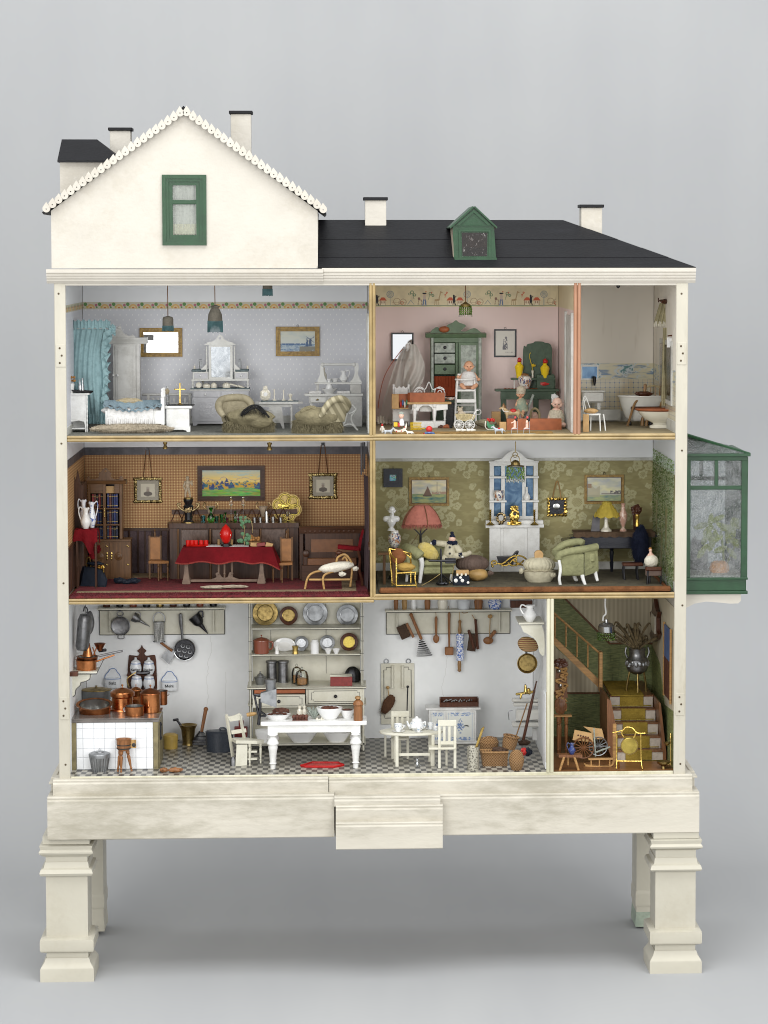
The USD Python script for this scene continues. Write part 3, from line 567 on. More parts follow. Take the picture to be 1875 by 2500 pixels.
china('porcelain',(.74,.73,.70)); china('cream_china',(.70,.66,.55)); china('white_china',(.78,.78,.77)); china('black_gloss',(.012,.012,.013)); glassy('clear_glass',(.95,.97,.96)); vcol('painting'); g = N(); a = g.noise(30,5,None,.6,1.5); g.done('blue_mirror',g.mix(g.step(a,.35,.7),(.05,.105,.19),(.14,.23,.33)),.2,.5)
wood('mid_wood',(.24,.10,.035),.35,2); wood('light_wood',(.45,.27,.10),.4,2); wood('mahogany',(.10,.035,.018),.3,2)
def mottle(U,Vv,sc,seed): return fbm(np.stack([U*sc,Vv*sc,U*0+seed],-1),4,seed) - .5
def grid_cols(fn,nu,nv):
    U, Vv = np.meshgrid(np.linspace(0,1,nu+1),np.linspace(0,1,nv+1)); return np.clip(fn(U.ravel(),Vv.ravel()),0,1)
def art(t,x0,y0,x1,y1,d,fn,n=(72,48),name='picture',up=None): t(name,'painting',gr(lambda a,b: (x0+(x1-x0)*a,y0+(y1-y0)*b,d),*n),col=grid_cols(fn,*n),up=up)
def lay(*ls):
    """ls: base colour then (mask, colour)"""
    def f(U,Vv):
        c = np.broadcast_to(np.asarray(ls[0](U,Vv) if callable(ls[0]) else ls[0],float),(len(U),3)).copy()
        for m, col in ls[1:]: w = np.clip(m(U,Vv),0,1)[:,None]; c = c * (1-w) + np.asarray(col(U,Vv) if callable(col) else col) * w
        return c
    return f
def pic(label,r,x0,y0,x1,y1,w,mat,fn=None,inner=None,hook=True,glass=None,name='framed_picture',category='picture',yaw=0,n=(72,48),deep=None,Y=None):
    t = T(name,label,category,r,(x0+x1)/2,y1,Y=WY if Y is None else Y,rz=yaw); k = deep or w * .5
    F_ = t('frame',mat,pr(frame_poly(x0,y0,x1,y1,w*.62),-k,0),pr(frame_poly(x0+w*.55,y0+w*.55,x1-w*.55,y1-w*.55,w*.5),-k*.65,-k*.05))
    if inner: t('slip',inner,pr(frame_poly(x0+w,y0+w,x1-w,y1-w,w*.3),-k*.5,-k*.1))
    if fn: art(t,x0+w*.9,y0+w*.9,x1-w*.9,y1-w*.9,-k*.25,fn,n)
    if glass: t('mirror_glass',glass,bx(x0+w*.9,y0+w*.9,x1-w*.9,y1-w*.9,-k*.3,-k*.1,.1))
    if hook: c = (x0+x1) / 2; t('hook','dark_iron',tb([(c+7*cos(a),y0-7+9*sin(a),-2) for a in np.linspace(0,2*pi,12)],1.4,5))
    return t
# door in the right-hand wall
x, yt = HX(890,773,200), HY(890,773,200)
dr = H('door','skirting_white',bx(xp0-9,HY(893,773,130),xp0-3.4,yBl-.5,60,250,1),label='white bedroom door'); H('door_frame','skirting_white',bx(xp0-11,HY(893,768,130),xp0-3.2,yBl-.5,251,262),up=dr); H('door_frame','skirting_white',bx(xp0-11,HY(893,768,130),xp0-3.2,yBl-.5,48,59),up=dr)
# left: cabinet with its tray
c = T('bedside_cabinet','small white bedside cabinet with open shelf standing at the left post','cabinet','A',270,1415,z=ZBl)
c('cabinet_top','bright_white',bx(168,1056,374,1070,-12,150)); c('side_panel','bright_white',bx(176,1070,186,1415,-4,140)); c('side_panel','bright_white',bx(330,1070,340,1415,-4,140)); c('front_panel','bright_white',bx(186,1070,330,1300,-2,6)); c('back_panel','bright_white',bx(186,1070,330,1400,130,138)); c('shelf','bright_white',bx(186,1375,330,1388,-2,130))
c('scalloped_edge','bright_white',pr([(186,1300),(330,1300),(330,1345),(322,1318),(295,1312),(270,1306),(245,1312),(205,1318),(190,1345)],-2,4)); c('turned_edge','bright_white',turned(350,0,1070,1415,9,[(i/16,1 if i % 2 else .6) for i in range(17)]))
zt = c.Z(1056)
one('tray','dark tortoiseshell tray lying on the small left bedside cabinet','tray','A',300,1052,'black_gloss',rot(lt(300,40,[(0,1052),(80,1052),(100,1040),(103,1030),(96,1034),(78,1046),(0,1046)],24,1,.55),3,(300,1050)),Y=c.Y,z=zt)
b = T('flower_pot','little cream pot of dried orange flowers on the left cabinet','flower pot','A',205,1045,Y=c.Y+.012,z=zt); b('pot','porcelain',lt(205,0,[(22,1055),(26,1000),(30,965),(26,965),(0,975)],16))
paint('dried_orange',(.42,.20,.06),.8,.5,200); b('flowers','dried_orange',*[nb(205+30*cos(i*2.4),940-26*(i % 3)*.6,14*sin(i*2.4),13,12,13,.4,2.5,i,2) for i in range(8)],kind='stuff')
for i, (x,h) in enumerate(((283,930),(308,915))): one('scent_bottle',('shorter','taller')[i]+' slim silver topped bottle on the tray at left','bottle','A',x,1045,'steel',lt(x,0,[(13,1050),(14,990),(9,975),(8,h+14),(11,h+8),(8,h)],14),Y=c.Y+.008,z=zt+.002)
# bed curtain
cu = T('bed_curtain','gathered blue silk bed curtain with ruffled edge hanging over the bed','curtain','A',340,1330,Y=.20)
L = lambda b: 188 - 14 * sin(b*3.0) + 150 * max(0,b-.55) ** 1.1 * 1.9; R = lambda b: 545 - 55 * b - 20 * sin(b*6)
cu('drape','blue_silk',gr(lambda a,b: (L(b)+(R(b)-L(b))*a,450+870*b,10+(8+20*b)*sin(a*19+4*sin(a*5+b)+2*sin(b*3))+6*sin(a*47+b*6)+10*b*sin(a*9-b*3)-30*sin(a*3)*b),110,36))
cu('heading','blue_silk',gr(lambda a,b: (188+385*a,385+75*b+9*sin(a*47),-6+10*sin(a*75)*(1-.6*b)-28*sin(a*pi)),120,6),gr(lambda a,b: (560+60*a,425+95*b+8*sin(a*9),-26+10*sin(b*12+a*4)),12,14))
cu('ruffle','blue_silk',gr(lambda a,b: (R(b)-22+(78-26*b+16*sin(b*55))*a,455+680*b+16*sin(a*5+b*50),-16+16*sin(b*70)*(.3+a)),8,130)); cu('hem_ruffle','blue_silk',gr(lambda a,b: (346+200*a+10*(a-.5)*b,1245+92*b,-8+(5+12*b)*sin(a*34)),60,6))
cu('curtain_rail','grey_white',tb([(185,458,0),(350,462,-26),(560,458,0)],3))
# wardrobe
w = T('wardrobe','tall grey white wardrobe with carved pediment behind the bed','wardrobe','A',720,1120,Y=.30)
w('body','grey_white',bx(590,600,838,1260,0,120)); w('cornice','grey_white',prx([(120,545),(-18,545),(-16,560),(-8,575),(-4,600),(120,600)],560,905)); w('pediment','grey_white',pr(sm([(570,545),(590,520),(610,505),(625,470),(650,440),(672,470),(700,508),(745,528),(770,520),(790,530),(800,545)],5),-6,6),sp(650,452,-3,22,16,8))
for x0, x1, nm in ((612,800,None),): 
    dd_ = w('door','grey_white',bx(x0,612,x1,1250,-8,-1)); w('moulding','grey_white',pr(frame_poly(632,640,782,1240,10),-12,-8),up=dd_); w('knob','white_china',sp(632,890,-16,11,11,10),up=dd_)
w('knob','white_china',sp(592,890,-10,11,11,10)); w('pilaster','grey_white',bx(808,600,836,1255,-9,-1))
# mirror and picture on the wall
pic('gilt framed mirror reflecting white light on the dotted wall','A',836,455,1226,720,36,'gilt',glass='mirror',name='wall_mirror',category='mirror',hook=False)
w_ = lambda U, Vv: .0
sea = lay(lambda U,Vv: np.stack([.62-.1*Vv,.62-.05*Vv,.52+.05*Vv],-1),(lambda U,Vv: mottle(U,Vv,6,1)*3*(Vv<.55),(.50,.55,.53)),(lambda U,Vv: (Vv>.62)*.8,(.36,.44,.50)),(lambda U,Vv: (Vv>.62)*(mottle(U,Vv*5,9,2)>.05),(.14,.22,.36)),
          (lambda U,Vv: (abs(Vv-.63)<.045)*(U<.72)*(mottle(U,Vv,26,3)>-.08),(.10,.17,.30)),(lambda U,Vv: ((abs(U-.76)<.035*(Vv-.25)/.4) & (Vv>.25) & (Vv<.75))*1.,(.08,.13,.24)),(lambda U,Vv: ((abs(U-.85)<.025+.05*(Vv-.35)) & (Vv>.36) & (Vv<.72))*1.,(.10,.14,.22)),
          (lambda U,Vv: (np.minimum(abs((U-.85)-(Vv-.42)*.8),abs((U-.85)+(Vv-.42)*.8))<.012)*(abs(Vv-.42)<.13),(.10,.12,.2)),(lambda U,Vv: (Vv>.74)*(U>.55)*(mottle(U,Vv,12,4)>-.12),(.25,.24,.20)))
pic('gilt framed seascape with blue sailing boat and windmill','B',826,398,1186,640,36,'gilt',sea)
# bed
bd = T('bed','low white bed with blue ruffled quilt and frilled white cover','bed','A',780,1414,Y=.10,z=ZBl)
bd('bed_frame','bright_white',bx(520,1215,1050,1340,-2,8),bx(520,1215,1050,1330,190,200)); bd('mattress','white_linen',nb(760,1220,95,290,60,105,.1,2,3))
ft = bd('footboard','bright_white',bx(1028,1095,1060,1350,-6,206,4)); bd('finial','bright_white',lt(1044,0,[(15,1095),(15,1050),(11,1042),(15,1030),(13,1016),(0,1010)],14),up=ft); bd('finial','bright_white',lt(1044,200,[(15,1095),(15,1050),(11,1042),(15,1030),(13,1016),(0,1010)],14),up=ft)
[bd('leg','bright_white',bx(x_-10,1330,x_+10,1414,dd_,dd_+20)) for x_ in (535,1044) for dd_ in (2,180)]
bd('cover','white_linen',gr(lambda a,b: (545+410*a+(a-.5)*26*b,1195+122*b+9*sin(a*pi)*(1-b),-10-8*b+4*sin(a*23)*b),60,8),gr(lambda a,b: (545+410*a,1190+9*sin(a*pi),-10+200*b),30,3))
bd('lace_frill','tulle',gr(lambda a,b: (532+436*a,1290+58*b+3*sin(a*88),-20-10*b+(4+9*b)*sin(a*75)),150,5))
bd('quilt','blue_quilt',gr(lambda a,b: (505+530*a,1125+70*(4*(a-.5)**2*-.6+1)*b**2+10*sin(a*40)*b,130-150*b+6*sin(a*31)),70,8)); bd('quilt_ruffle','blue_quilt',gr(lambda a,b: (500+540*a,1150+52*sin(a*pi)+22*b+8*sin(a*60),-16-12*b+8*sin(a*75)),110,4))
one('bed_cushion','straw coloured silk cushion with frilled edge on the blue bed','cushion','A',735,1175,'straw_silk',nb(735,1135,20,118,34,60,.25,3,5),Y=bd.Y+.02)
# fur rug
t = T('fur_rug','long pale fur rug on the carpet in front of the bed','rug','A',755,1425,z=ZBl,one=True)
base = nb(755,1382,20,372,44,60,.25,3,9); p, n_ = scatter(base,5000,4); t('fur_rug','fur',base,fibres(p,n_+(0,.4,0),16,3,5,.5))
# chest at the foot of the bed
c = T('blanket_chest','white blanket chest with shaped feet at the foot of the bed','chest','A',1185,1412,z=ZBl)
c('body','bright_white',bx(1080,1200,1290,1365,0,130)); c('lid','bright_white',bx(1066,1172,1318,1200,-10,140,8)); c('plinth','bright_white',pr(sm([(1078,1362),(1298,1362),(1298,1412)],1)+[(1268,1412),(1262,1398),(1230,1392),(1110,1392),(1100,1398),(1095,1412),(1074,1412)],-7,0),prx([(0,1362),(130,1362),(130,1412),(110,1412),(100,1395),(30,1395),(20,1412),(0,1412)],1290,1298))
zt = c.Z(1172)
x = T('crucifix','brass cross candlestick standing on the white chest','crucifix','A',1205,1165,Y=c.Y+.02,z=zt); x('base','old_brass',lt(1205,0,[(42,1172),(40,1162),(18,1152),(10,1146)],16)); x('cross','brass',bx(1198,960,1212,1150,-4,4,1.5),bx(1160,1014,1250,1026,-3.6,3.6,1.5))
for q in (1156,1254): x('knob','brass',sp(q,1020,0,7))
one('mat','dark mat under the cross on the white chest','mat','A',1190,1172,'black_cloth',bx(1085,1164,1335,1170,0,110,1),Y=c.Y,z=zt)
s = T('towel_rail','grey white slatted bench with turned rail under the mirror','bench','A',1080,1250,Y=.36)
s('rail','grey_white',tb([(862,1068,0),(1310,1068,0)],11,10)); s('rail','grey_white',tb([(905,1150,0),(1300,1150,0)],6,8))
for x in (915,1295): s('post','grey_white',bx(x-12,1072,x+12,1290,-10,10))
for x in (960,1005,1110,1150,1200,1250): s('slat','grey_white',bx(x-7,1095,x+7,1150,-4,4))
v_ = T('bottle','small clear bottle with amber ribbon behind the footboard','bottle','A',1090,1170,Y=c.Y+.06,z=zt-.01); v_('glass','clear_glass',lt(1090,0,[(20,1190),(21,1080),(10,1055),(9,995),(12,990)],14)); v_('ribbon','straw_silk',nb(1086,1040,-8,20,26,10,.5,3,2))
# dressing table
d = T('dressing_table','lilac white dressing table with tall swing mirror and shelves','dressing table','B',370,1215,z=ZBl)
d('cupboard','lilac_furn',bx(135,985,600,1190,0,140)); d('drawer','lilac_furn',bx(150,935,370,978,-6,1)); d('drawer','lilac_furn',bx(378,935,598,978,-6,1)); d('body','lilac_furn',bx(140,925,606,985,1,140))
for x in (244,466): d('knob','white_china',sp(x,955,-12,10))
d('door','lilac_furn',bx(150,995,376,1180,-7,-.5)); d('panel','lilac_furn',pr(frame_poly(178,1018,348,1155,8),-10,-7)); g = N(); a = g.noise(160,3); g.done('lilac_gloss',(.46,.46,.48),.12,0.0,a,.6,.002); d('panel','lilac_gloss',bx(188,1028,338,1146,-8.2,-6.5)); d('door','lilac_furn',bx(384,995,600,1180,-7,-.5))
d('skirting','lilac_furn',pr([(140,1188),(606,1188),(606,1216),(575,1216),(560,1200),(180,1200),(165,1216),(140,1216)],-6,0)); d('top','white_furn',bx(118,915,612,926,-12,145)); cloth('teal_lace',(.16,.20,.21),.5,260,.8)
d('lace_runner','teal_lace',bx(122,905,608,915,-14,140,1)); 
for x in (140,594): d('support','white_furn',turned(x,6,846,905,11,[(0,1),(.3,.6),(.5,1),(.7,.6),(1,1)]))
d('shelf','white_furn',bx(128,832,604,846,-4,140)); d('drawer_box','white_furn',bx(140,770,272,832,4,130)); d('drawer_box','white_furn',bx(484,770,596,832,4,130)); d('drawer','lilac_furn',bx(152,782,264,826,-1,3.5)); d('drawer','lilac_furn',bx(492,782,590,826,-1,3.5))
for x in (206,540): d('knob','white_china',sp(x,804,-6,9))
for x0, x1 in ((130,272),(482,600)): d('lace_mat','teal_lace',bx(x0,752,x1,770,-2,130,2))
m = d('mirror_frame','white_furn',pr(frame_poly(274,545,470,836,20),-8,8)); d('mirror_glass','foxed_mirror',rot(bx(293,564,451,818,-3,0,.1),5,(370,690,0),'x'),up=m); d('pediment','white_furn',pr(Polygon(sm([(252,548),(262,528),(300,520),(335,500),(350,475),(368,466),(386,475),(402,500),(436,520),(470,528),(488,548)],4)).difference(Point(368,492).buffer(10)),-8,6),bx(240,540,495,550,-12,8),up=m)
for x, s_ in ((256,1),(485,-1)): d('mirror_post','white_furn',turned(x,0,560,770,9,[(i/14,(1,.55,.9,.5)[i % 4]) for i in range(15)]),pr(sm([(x,700),(x-12*s_,715),(x-40*s_,742),(x-44*s_,752),(x,752)],3),-5,5))
zt, zs = d.Z(905), d.Z(752)
for i, (x,h,rr,zz_) in enumerate(((202,668,14,zs),(527,664,15,zs),(152,720,10,zs),(590,720,9,zs))): one('cut_glass_bottle',('tall cut glass jar left of the swing mirror','tall cut glass jar right of the swing mirror','tiny pot at the left end of the dressing table shelf','tiny pot at the right end of the dressing table shelf')[i],'bottle','B',x,752,('clear_glass','clear_glass','cream_china','cream_china')[i],lt(x,0,[(rr,752),(rr,h+25),(rr*.7,h+20),(rr*.9,h+10),(rr*.5,h)],10),Y=d.Y+.03,z=zz_)
one('round_mirror','small round ivory hand mirror leaning on the dressing table','hand mirror','B',186,905,'cream_china',tb([(186+20*cos(a),882+20*sin(a),0) for a in np.linspace(0,2*pi,20)],5,6),pr(Point(186,882).buffer(18),-1,2),Y=d.Y+.01,z=zt)
one('goblet','ivory goblet among the trinkets on the dressing table','goblet','B',222,900,'cream_china',lt(222,0,[(13,905),(11,898),(5,890),(6,860),(17,845),(19,812),(15,812),(0,830)],16),Y=d.Y+.05,z=zt)
for i, (x,rx,ry) in enumerate(((252,32,16),(312,25,20),(416,34,20))): one('trinket_box',('flat ivory box beside the goblet','round ivory powder box in the middle of the dressing table','large oval ivory brush on the dressing table')[i],'box','B',x,900,'cream_china',lt(x,0,[(rx*.9,905),(rx,903-ry),(rx*.95,900-ry*1.3),(rx*.5,900-ry*1.9),(0,898-ry*2)],18,1,.7),Y=d.Y+.012,z=zt)
one('hand_mirror','long ivory backed hand mirror lying on the dressing table','hand mirror','B',500,900,'cream_china',rot(cat(bx(440,880,520,892,-4,10,3),sp(535,884,3,34,9,18)),14,(500,890)),Y=d.Y+.01,z=zt)
# small pedestal table between the chairs
s = T('side_table','white trestle side table with tapered plank legs between the tub chairs','table','B',850,1240,z=ZBl)
s('tabletop','grey_white',prz([(655,10),(690,-20),(1010,-20),(1050,10),(1010,120),(690,120)],1018,1036)); s('apron','grey_white',bx(680,1036,962,1062,0,10)); s('leg','grey_white',pr([(768,1062),(874,1062),(895,1240),(880,1240),(862,1195),(830,1165),(805,1195),(790,1240),(765,1240)],0,12)); s('leg','grey_white',bx(946,1062,962,1240,0,14)); s('leg','grey_white',bx(690,1062,706,1240,60,74))
zt = s.Z(1018)
one('lace_mat','dark lace mat on the white side table','mat','B',850,1016,'teal_lace',bx(700,1010,1010,1017,0,90,1),Y=s.Y-.004,z=zt+.0002)
k = T('mantel_clock','ornate cream bisque clock on the white side table','clock','B',738,1008,Y=s.Y+.012,z=zt+.002); k('case','cream_china',nb(738,962,0,42,48,18,.35,3.5,4),nb(738,908,0,18,20,12,.4,4,5)); k('dial','white_china',pr(Point(740,955).buffer(16),-21,-16))
for i, (x,h) in enumerate(((812,915),(888,920),(945,950))): one('candlestick',('thin white candle beside the bisque clock','tall white candlestick in the middle of the side table','pierced cream vase at the right of the side table')[i],'candlestick' if i<2 else 'vase','B',x,1005,'cream_china',lt(x,0,[(20+8*(i == 2),1008),(14,998),(6,992),(5+14*(i == 2),960),(5+16*(i == 2),h+15),(7,h)],14),Y=s.Y+.015,z=zt+.002)
# washstand
w = T('washstand','white washstand with shelf, drawers and towel rail in the corner','washstand','B',1330,1225,z=ZBl)
w('marble_top','white_furn',bx(1062,952,1548,970,-14,120)); w('drawer','white_furn',bx(1112,980,1238,1020,-8,0)); w('knob','old_brass',sp(1172,1000,-13,8),sp(1160,1003,-12,5)); w('body','grey_white',bx(1250,970,1538,1225,0,120)); w('body','grey_white',bx(1100,970,1250,1030,0,120)); w('lower_shelf','white_furn',bx(1014,1062,1240,1080,-20,110)); w('leg','white_furn',bx(1106,1030,1130,1225,4,26))
w('shelf_end','grey_white',bx(1438,872,1530,952,30,115)); w('shelf','white_furn',bx(1146,860,1536,874,20,118)); w('shelf_end','grey_white',bx(1160,874,1182,952,30,115)); w('towel_rail','white_furn',tb([(1200,712,60),(1480,712,60)],10,10),sp(1212,715,60,18),sp(1474,715,60,18))
w('bracket','white_furn',pr(sm([(1475,708),(1500,700),(1512,730),(1505,790),(1525,840),(1530,862),(1440,862),(1462,830),(1478,780)],3),50,70)); w('bracket','white_furn',pr(sm([(1196,712),(1215,720),(1225,800),(1245,862),(1170,862),(1190,800)],3),50,70))
zt, zs = w.Z(952), w.Z(860)
def jug(name,label,r,x,y,h,wd,mat,side=1,Y=None,z=None):
    t = T(name,label,'jug',r,x,y,Y=Y,z=z); t('body',mat,lt(x,0,[(wd*.5,y),(wd*.55,y-h*.04),(wd*.95,y-h*.25),(wd,y-h*.38),(wd*.55,y-h*.66),(wd*.45,y-h*.78),(wd*.62,y-h*.98),(wd*.55,y-h*.98),(wd*.38,y-h*.78),(0,y-h*.6)],20),sp(x-side*wd*.5,y-h*.95,0,wd*.22,h*.06,wd*.2))
    t('handle',mat,tb(sm([(x+side*wd*.5,y-h*.9),(x+side*wd*1.1,y-h*1.02),(x+side*wd*1.35,y-h*.8),(x+side*wd*1.05,y-h*.5),(x+side*wd*.85,y-h*.42)]),wd*.11,7)); return t
jug('water_jug','white water jug with loop handle on the washstand shelf','B',1385,862,102,36,'white_china',1,w.Y+.03,zs)
t = T('wash_basin','white wash bowl with spoutless ewer standing in it','basin','B',1265,950,Y=w.Y+.012,z=zt); t('bowl','white_china',lt(1265,0,[(34,952),(38,945),(64,920),(72,908),(66,908),(40,935),(0,940)],22))
one('wash_ewer','white ewer standing in the wash bowl','jug','B',1265,935,'white_china',lt(1265,0,[(28,938),(34,910),(24,880),(13,858),(12,845),(20,828),(16,828),(0,850)],18),Y=w.Y+.012,z=zt+.002)
one('soap_bowl','small fluted white bowl on the washstand shelf','bowl','B',1312,862,'white_china',lt(1312,0,[(22,862),(26,852),(36,826),(32,826),(0,850)],18),Y=w.Y+.03,z=zs)
one('carafe','yellow green glass carafe on the washstand shelf','carafe','B',1222,862,'cream_china',lt(1222,0,[(22,862),(24,810),(22,790),(10,770),(9,738),(12,735)],16),Y=w.Y+.03,z=zs)
for i, (x0,x1) in enumerate(((1100,1198),(1332,1436))): one('rolled_towel',('rolled white towel left of the wash bowl','rolled white towel right of the wash bowl')[i],'towel','B',x0,950,'white_linen',tb([(x0,940,0),(x1,940,0)],12,12),Y=w.Y+.004,z=zt)
# tub chairs
def skirt(t,x0,x1,y0,y1,dep,mat,n=2600,seed=3):
    pts = []; rg = np.random.default_rng(seed)
    for i in range(n): a = rg.random() * 2 * pi; pts.append(((x0+x1)/2+(x1-x0)/2*cos(a),y0+rg.random()*(y1-y0)*.75,dep*.5+dep*.55*sin(a)))
    t('fringe',mat,lt((x0+x1)/2,dep*.5,[((x1-x0)/2,y1),((x1-x0)/2*.98,y0-6)],28,1,dep/(x1-x0)),fibres(pts,np.tile((0,1,0),(n,1)),(y1-y0)*.5,4,seed,.35),kind='stuff')
def tub(t,mat,path,yb,r):
    p = np.array(sm(path,5)); n = len(p) - 1
    def f(a,b): q = p[min(int(a*n+.5),n)]; return (q[0]+(t.cx-q[0])*.18*b,q[1]+(yb-q[1])*b+3*sin(a*60)*(1-b),q[2]+(60-q[2])*.18*b)
    t('backrest',mat,tb(p+(0,0,0),[r*(1-.35*abs(2*k/n-1)**3) for k in range(n+1)],12),gr(f,50,8),gr(lambda a,b: tuple(np.array(f(a,b))+(np.array((t.cx,0,60))-np.array(f(a,b)))*(.16,0,.16)),50,8))
t = T('tub_chair','olive upholstered tub chair with curved back and fringe, left one','chair','B',590,1278,z=ZBl,g='fringed olive chairs')
t('seat','olive_plush',nb(610,1150,60,195,75,110,.12,2,1),nb(690,1175,10,110,62,60,.12,2,4)); t.cx = 520; tub(t,'old_silk',[(395,1135,-30),(352,1070,20),(372,1010,90),(470,992,140),(570,1000,140),(618,1045,110),(615,1090,70)],1185,32); skirt(t,390,800,1185,1278,190,'olive_plush')
one('lace_shawl','dark fringed shawl thrown over the left olive chair','shawl','B',640,1160,'black_cloth',fibres([(640+100*cos(a)*(1 if a<2 else .9),1105-50*sin(a),-50) for a in np.linspace(.1,3.0,260)],np.tile((0,1,-.1),(260,1)),75,4,3,.5),tb(sm([(540,1130,-50),(580,1075,-52),(640,1045,-45),(700,1060,-50),(750,1120,-56),(770,1145,-50)]),8,6),tb(sm([(565,1120,-52),(600,1088,-56),(650,1062,-52),(690,1080,-54),(720,1110,-58)]),9,6),Y=t.Y)
t = T('tub_chair','olive striped silk tub chair turned away with fringe, right one','chair','B',1180,1283,z=ZBl,g='fringed olive chairs')
t('seat','olive_plush',nb(1160,1150,60,180,85,110,.12,2,6)); g = N(); x, y, z = g.xyz(); s_ = g.m('sine',(x*.9+z*.5)*(2*pi/.016)); g.done('striped_silk',g.mix(g.step(s_,-.4,.5),(.20,.175,.105),(.36,.32,.21)),.6,0.0,s_,.3,.002)
t.cx = 1250; tub(t,'striped_silk',[(1195,1140,-40),(1240,1060,-40),(1300,1005,-10),(1375,1000,50),(1425,1050,110),(1400,1110,150)],1190,30); t('fur_trim','olive_plush',*[nb(1050+120*i/9,1100-26*sin(i/3),20,26,24,26,.4,3,i,2) for i in range(10)],kind='stuff'); skirt(t,965,1370,1180,1283,200,'olive_plush',2600,8)
t = T('iron_stand','white cast openwork stand beside the right olive chair','stand','B',1450,1255,z=ZBl); t('scrollwork','white_furn',*[tb(sm(q),8,7) for q in ([(1410,1060),(1440,1040),(1485,1085),(1450,1140),(1460,1200),(1500,1255)],[(1420,1090),(1400,1180),(1372,1225)],[(1380,1222),(1430,1205),(1480,1225)],[(1430,1120),(1470,1100),(1490,1075)])])
# lamps
def tassel_lamp(label,r,x,ytop,y0,y1,y2,w_,dome,Y):
    t = T('hanging_lamp',label,'lamp',r,x,y0,Y=Y,g='tasselled bedroom lamps')
    if ytop is not None: t('cord','dark_cord',tb([(x-2,ytop,0),(x,y0,0)],4,6))
    prof = [(w_*.3,y0),(w_*.6,y0+(y1-y0)*.12),(w_*.92,y0+(y1-y0)*.5),(w_,y1)] if dome else [(w_*.2,y0),(w_*.85,y0+10),(w_,y0+30),(w_,y1)]
    t('shade','grey_shade',lt(x,0,prof[::-1],20)); a = np.linspace(0,2*pi,46)[:-1]
    t('fringe','teal_fringe',*[tb([(x+w_*cos(q),y1-6,w_*sin(q)),(x+w_*1.03*cos(q+.05),y2+6*sin(q*9),w_*1.03*sin(q))],3,4) for q in a],kind='stuff')
    if dome: t('bow','grey_shade',nb(x,y0-4,0,w_*.55,16,w_*.5,.5,3,2))
tassel_lamp('plain drum lamp shade with short teal fringe over the mirror','A',1093,60,345,440,480,50,False,.2)
tassel_lamp('bell shaped lamp shade with long teal fringe on a cord','A',1527,60,265,395,490,68,True,.15)
tassel_lamp('drum lamp shade with teal fringe cut off by the cornice','B',755,20,20,92,138,40,False,.2)
# ================================================ nursery
NF = lambda U, V_: U
def frieze_fn(U,Vv):
    u = (U*1430-0) % 610 / 610 * 610; y = Vv * 170 + 55; c = np.tile((.68,.60,.40),(len(U),1)); k = .85 + .3 * fbm(np.stack([U*40,Vv*5,U*0],-1),3,2)[:,None]; c = c * np.clip(k,.8,1.05)
    def m(mask,col): c[mask] = col
    def seg(x0,y0,x1,y1,w): dx, dy = x1 - x0, y1 - y0; t = np.clip(((u-x0)*dx+(y-y0)*dy)/(dx*dx+dy*dy),0,1); return np.hypot(u-x0-t*dx,y-y0-t*dy) < w
    def cir(x,y_,r,w=None): d = np.hypot(u-x,y-y_); return d < r if w is None else abs(d-r) < w
    bl, rd, gy, gn = (.03,.03,.035), (.55,.12,.06), (.22,.27,.30), (.15,.24,.14)
    m((y>212) & (y<216),gn)
    for x0 in (30,565): m((abs(u-x0-24)<20) & (y>172) & (y<210),(.75,.68,.5)); m((abs(u-x0-24)<30-(172-y)*.85) & (y>148) & (y<174),rd); m(seg(x0+4,172,x0+4,210,2) | seg(x0+44,172,x0+44,210,2) | seg(x0+16,182,x0+16,194,4) | seg(x0+33,182,x0+33,194,4),(.3,.16,.1))
    m(cir(5,138,9) | seg(5,148,8,180,11) | seg(8,180,-6,212,4) | seg(8,180,20,212,4) | seg(8,158,24,140,3) | seg(5,150,-14,170,3),bl)
    m(cir(112,125,26,2.5) | cir(112,125,16,2) | cir(112,125,7,2) | seg(112,150,112,212,2),gy); m(cir(165,182,26,1.8) | cir(215,186,24,1.8) | cir(190,190,12,1.8) | seg(128,190,240,190,1.5),(.35,.24,.16)); m(cir(205,192,11,2),rd)
    m(seg(250,205,275,172,2) | seg(275,172,300,205,2),gy); m(cir(285,110,12,3) | cir(305,130,9,3) | cir(265,122,8,2) | seg(290,130,300,160,2),gn)
    m(seg(335,170,360,170,3) | seg(338,170,332,208,2) | seg(358,170,362,208,2) | cir(340,158,10),(.25,.15,.12)); m(cir(383,128,9),(.6,.42,.3)); m(seg(383,142,383,170,11),(.55,.45,.38)); m(seg(376,170,372,212,5) | seg(390,170,394,212,5),(.14,.2,.32)); m(seg(371,118,395,118,4),bl)
    m(cir(430,120,10,3) | cir(450,135,8,3) | seg(425,130,415,165,2),gn); m(cir(440,112,5) | cir(395,105,5),rd)
    m(seg(512,105,498,165,4) | seg(470,172,498,168,7) | seg(468,172,464,210,2.4) | seg(480,172,482,210,2.4) | seg(494,168,498,210,2.4) | seg(512,105,524,112,4),(.42,.30,.16)); m(seg(545,150,560,110,1.5) | cir(560,112,6,2) | cir(548,130,5,2),rd)
    return c
x0_, ya_ = hp(918,697,463.4); x1_, yb_ = hp(1358,749,463.4)
H('frieze_print','painting',gr(lambda a,b: (x0_+(x1_-x0_)*a,ya_+(yb_-ya_)*b,463.6),560,66),col=grid_cols(frieze_fn,560,66),label='printed frieze of little houses, walking men and a giraffe')
dr = H('door','skirting_white',bx(xq-8,HY(1385,770,120),xq-3.4,yBr-.5,60,215,1),label='white nursery door'); H('door_frame','skirting_white',bx(xq-11,HY(1385,762,120),xq-3.2,yBr-.5,216,232),up=dr); H('door_frame','skirting_white',bx(xq-11,HY(1385,762,120),xq-3.2,yBr-.5,40,59),up=dr)
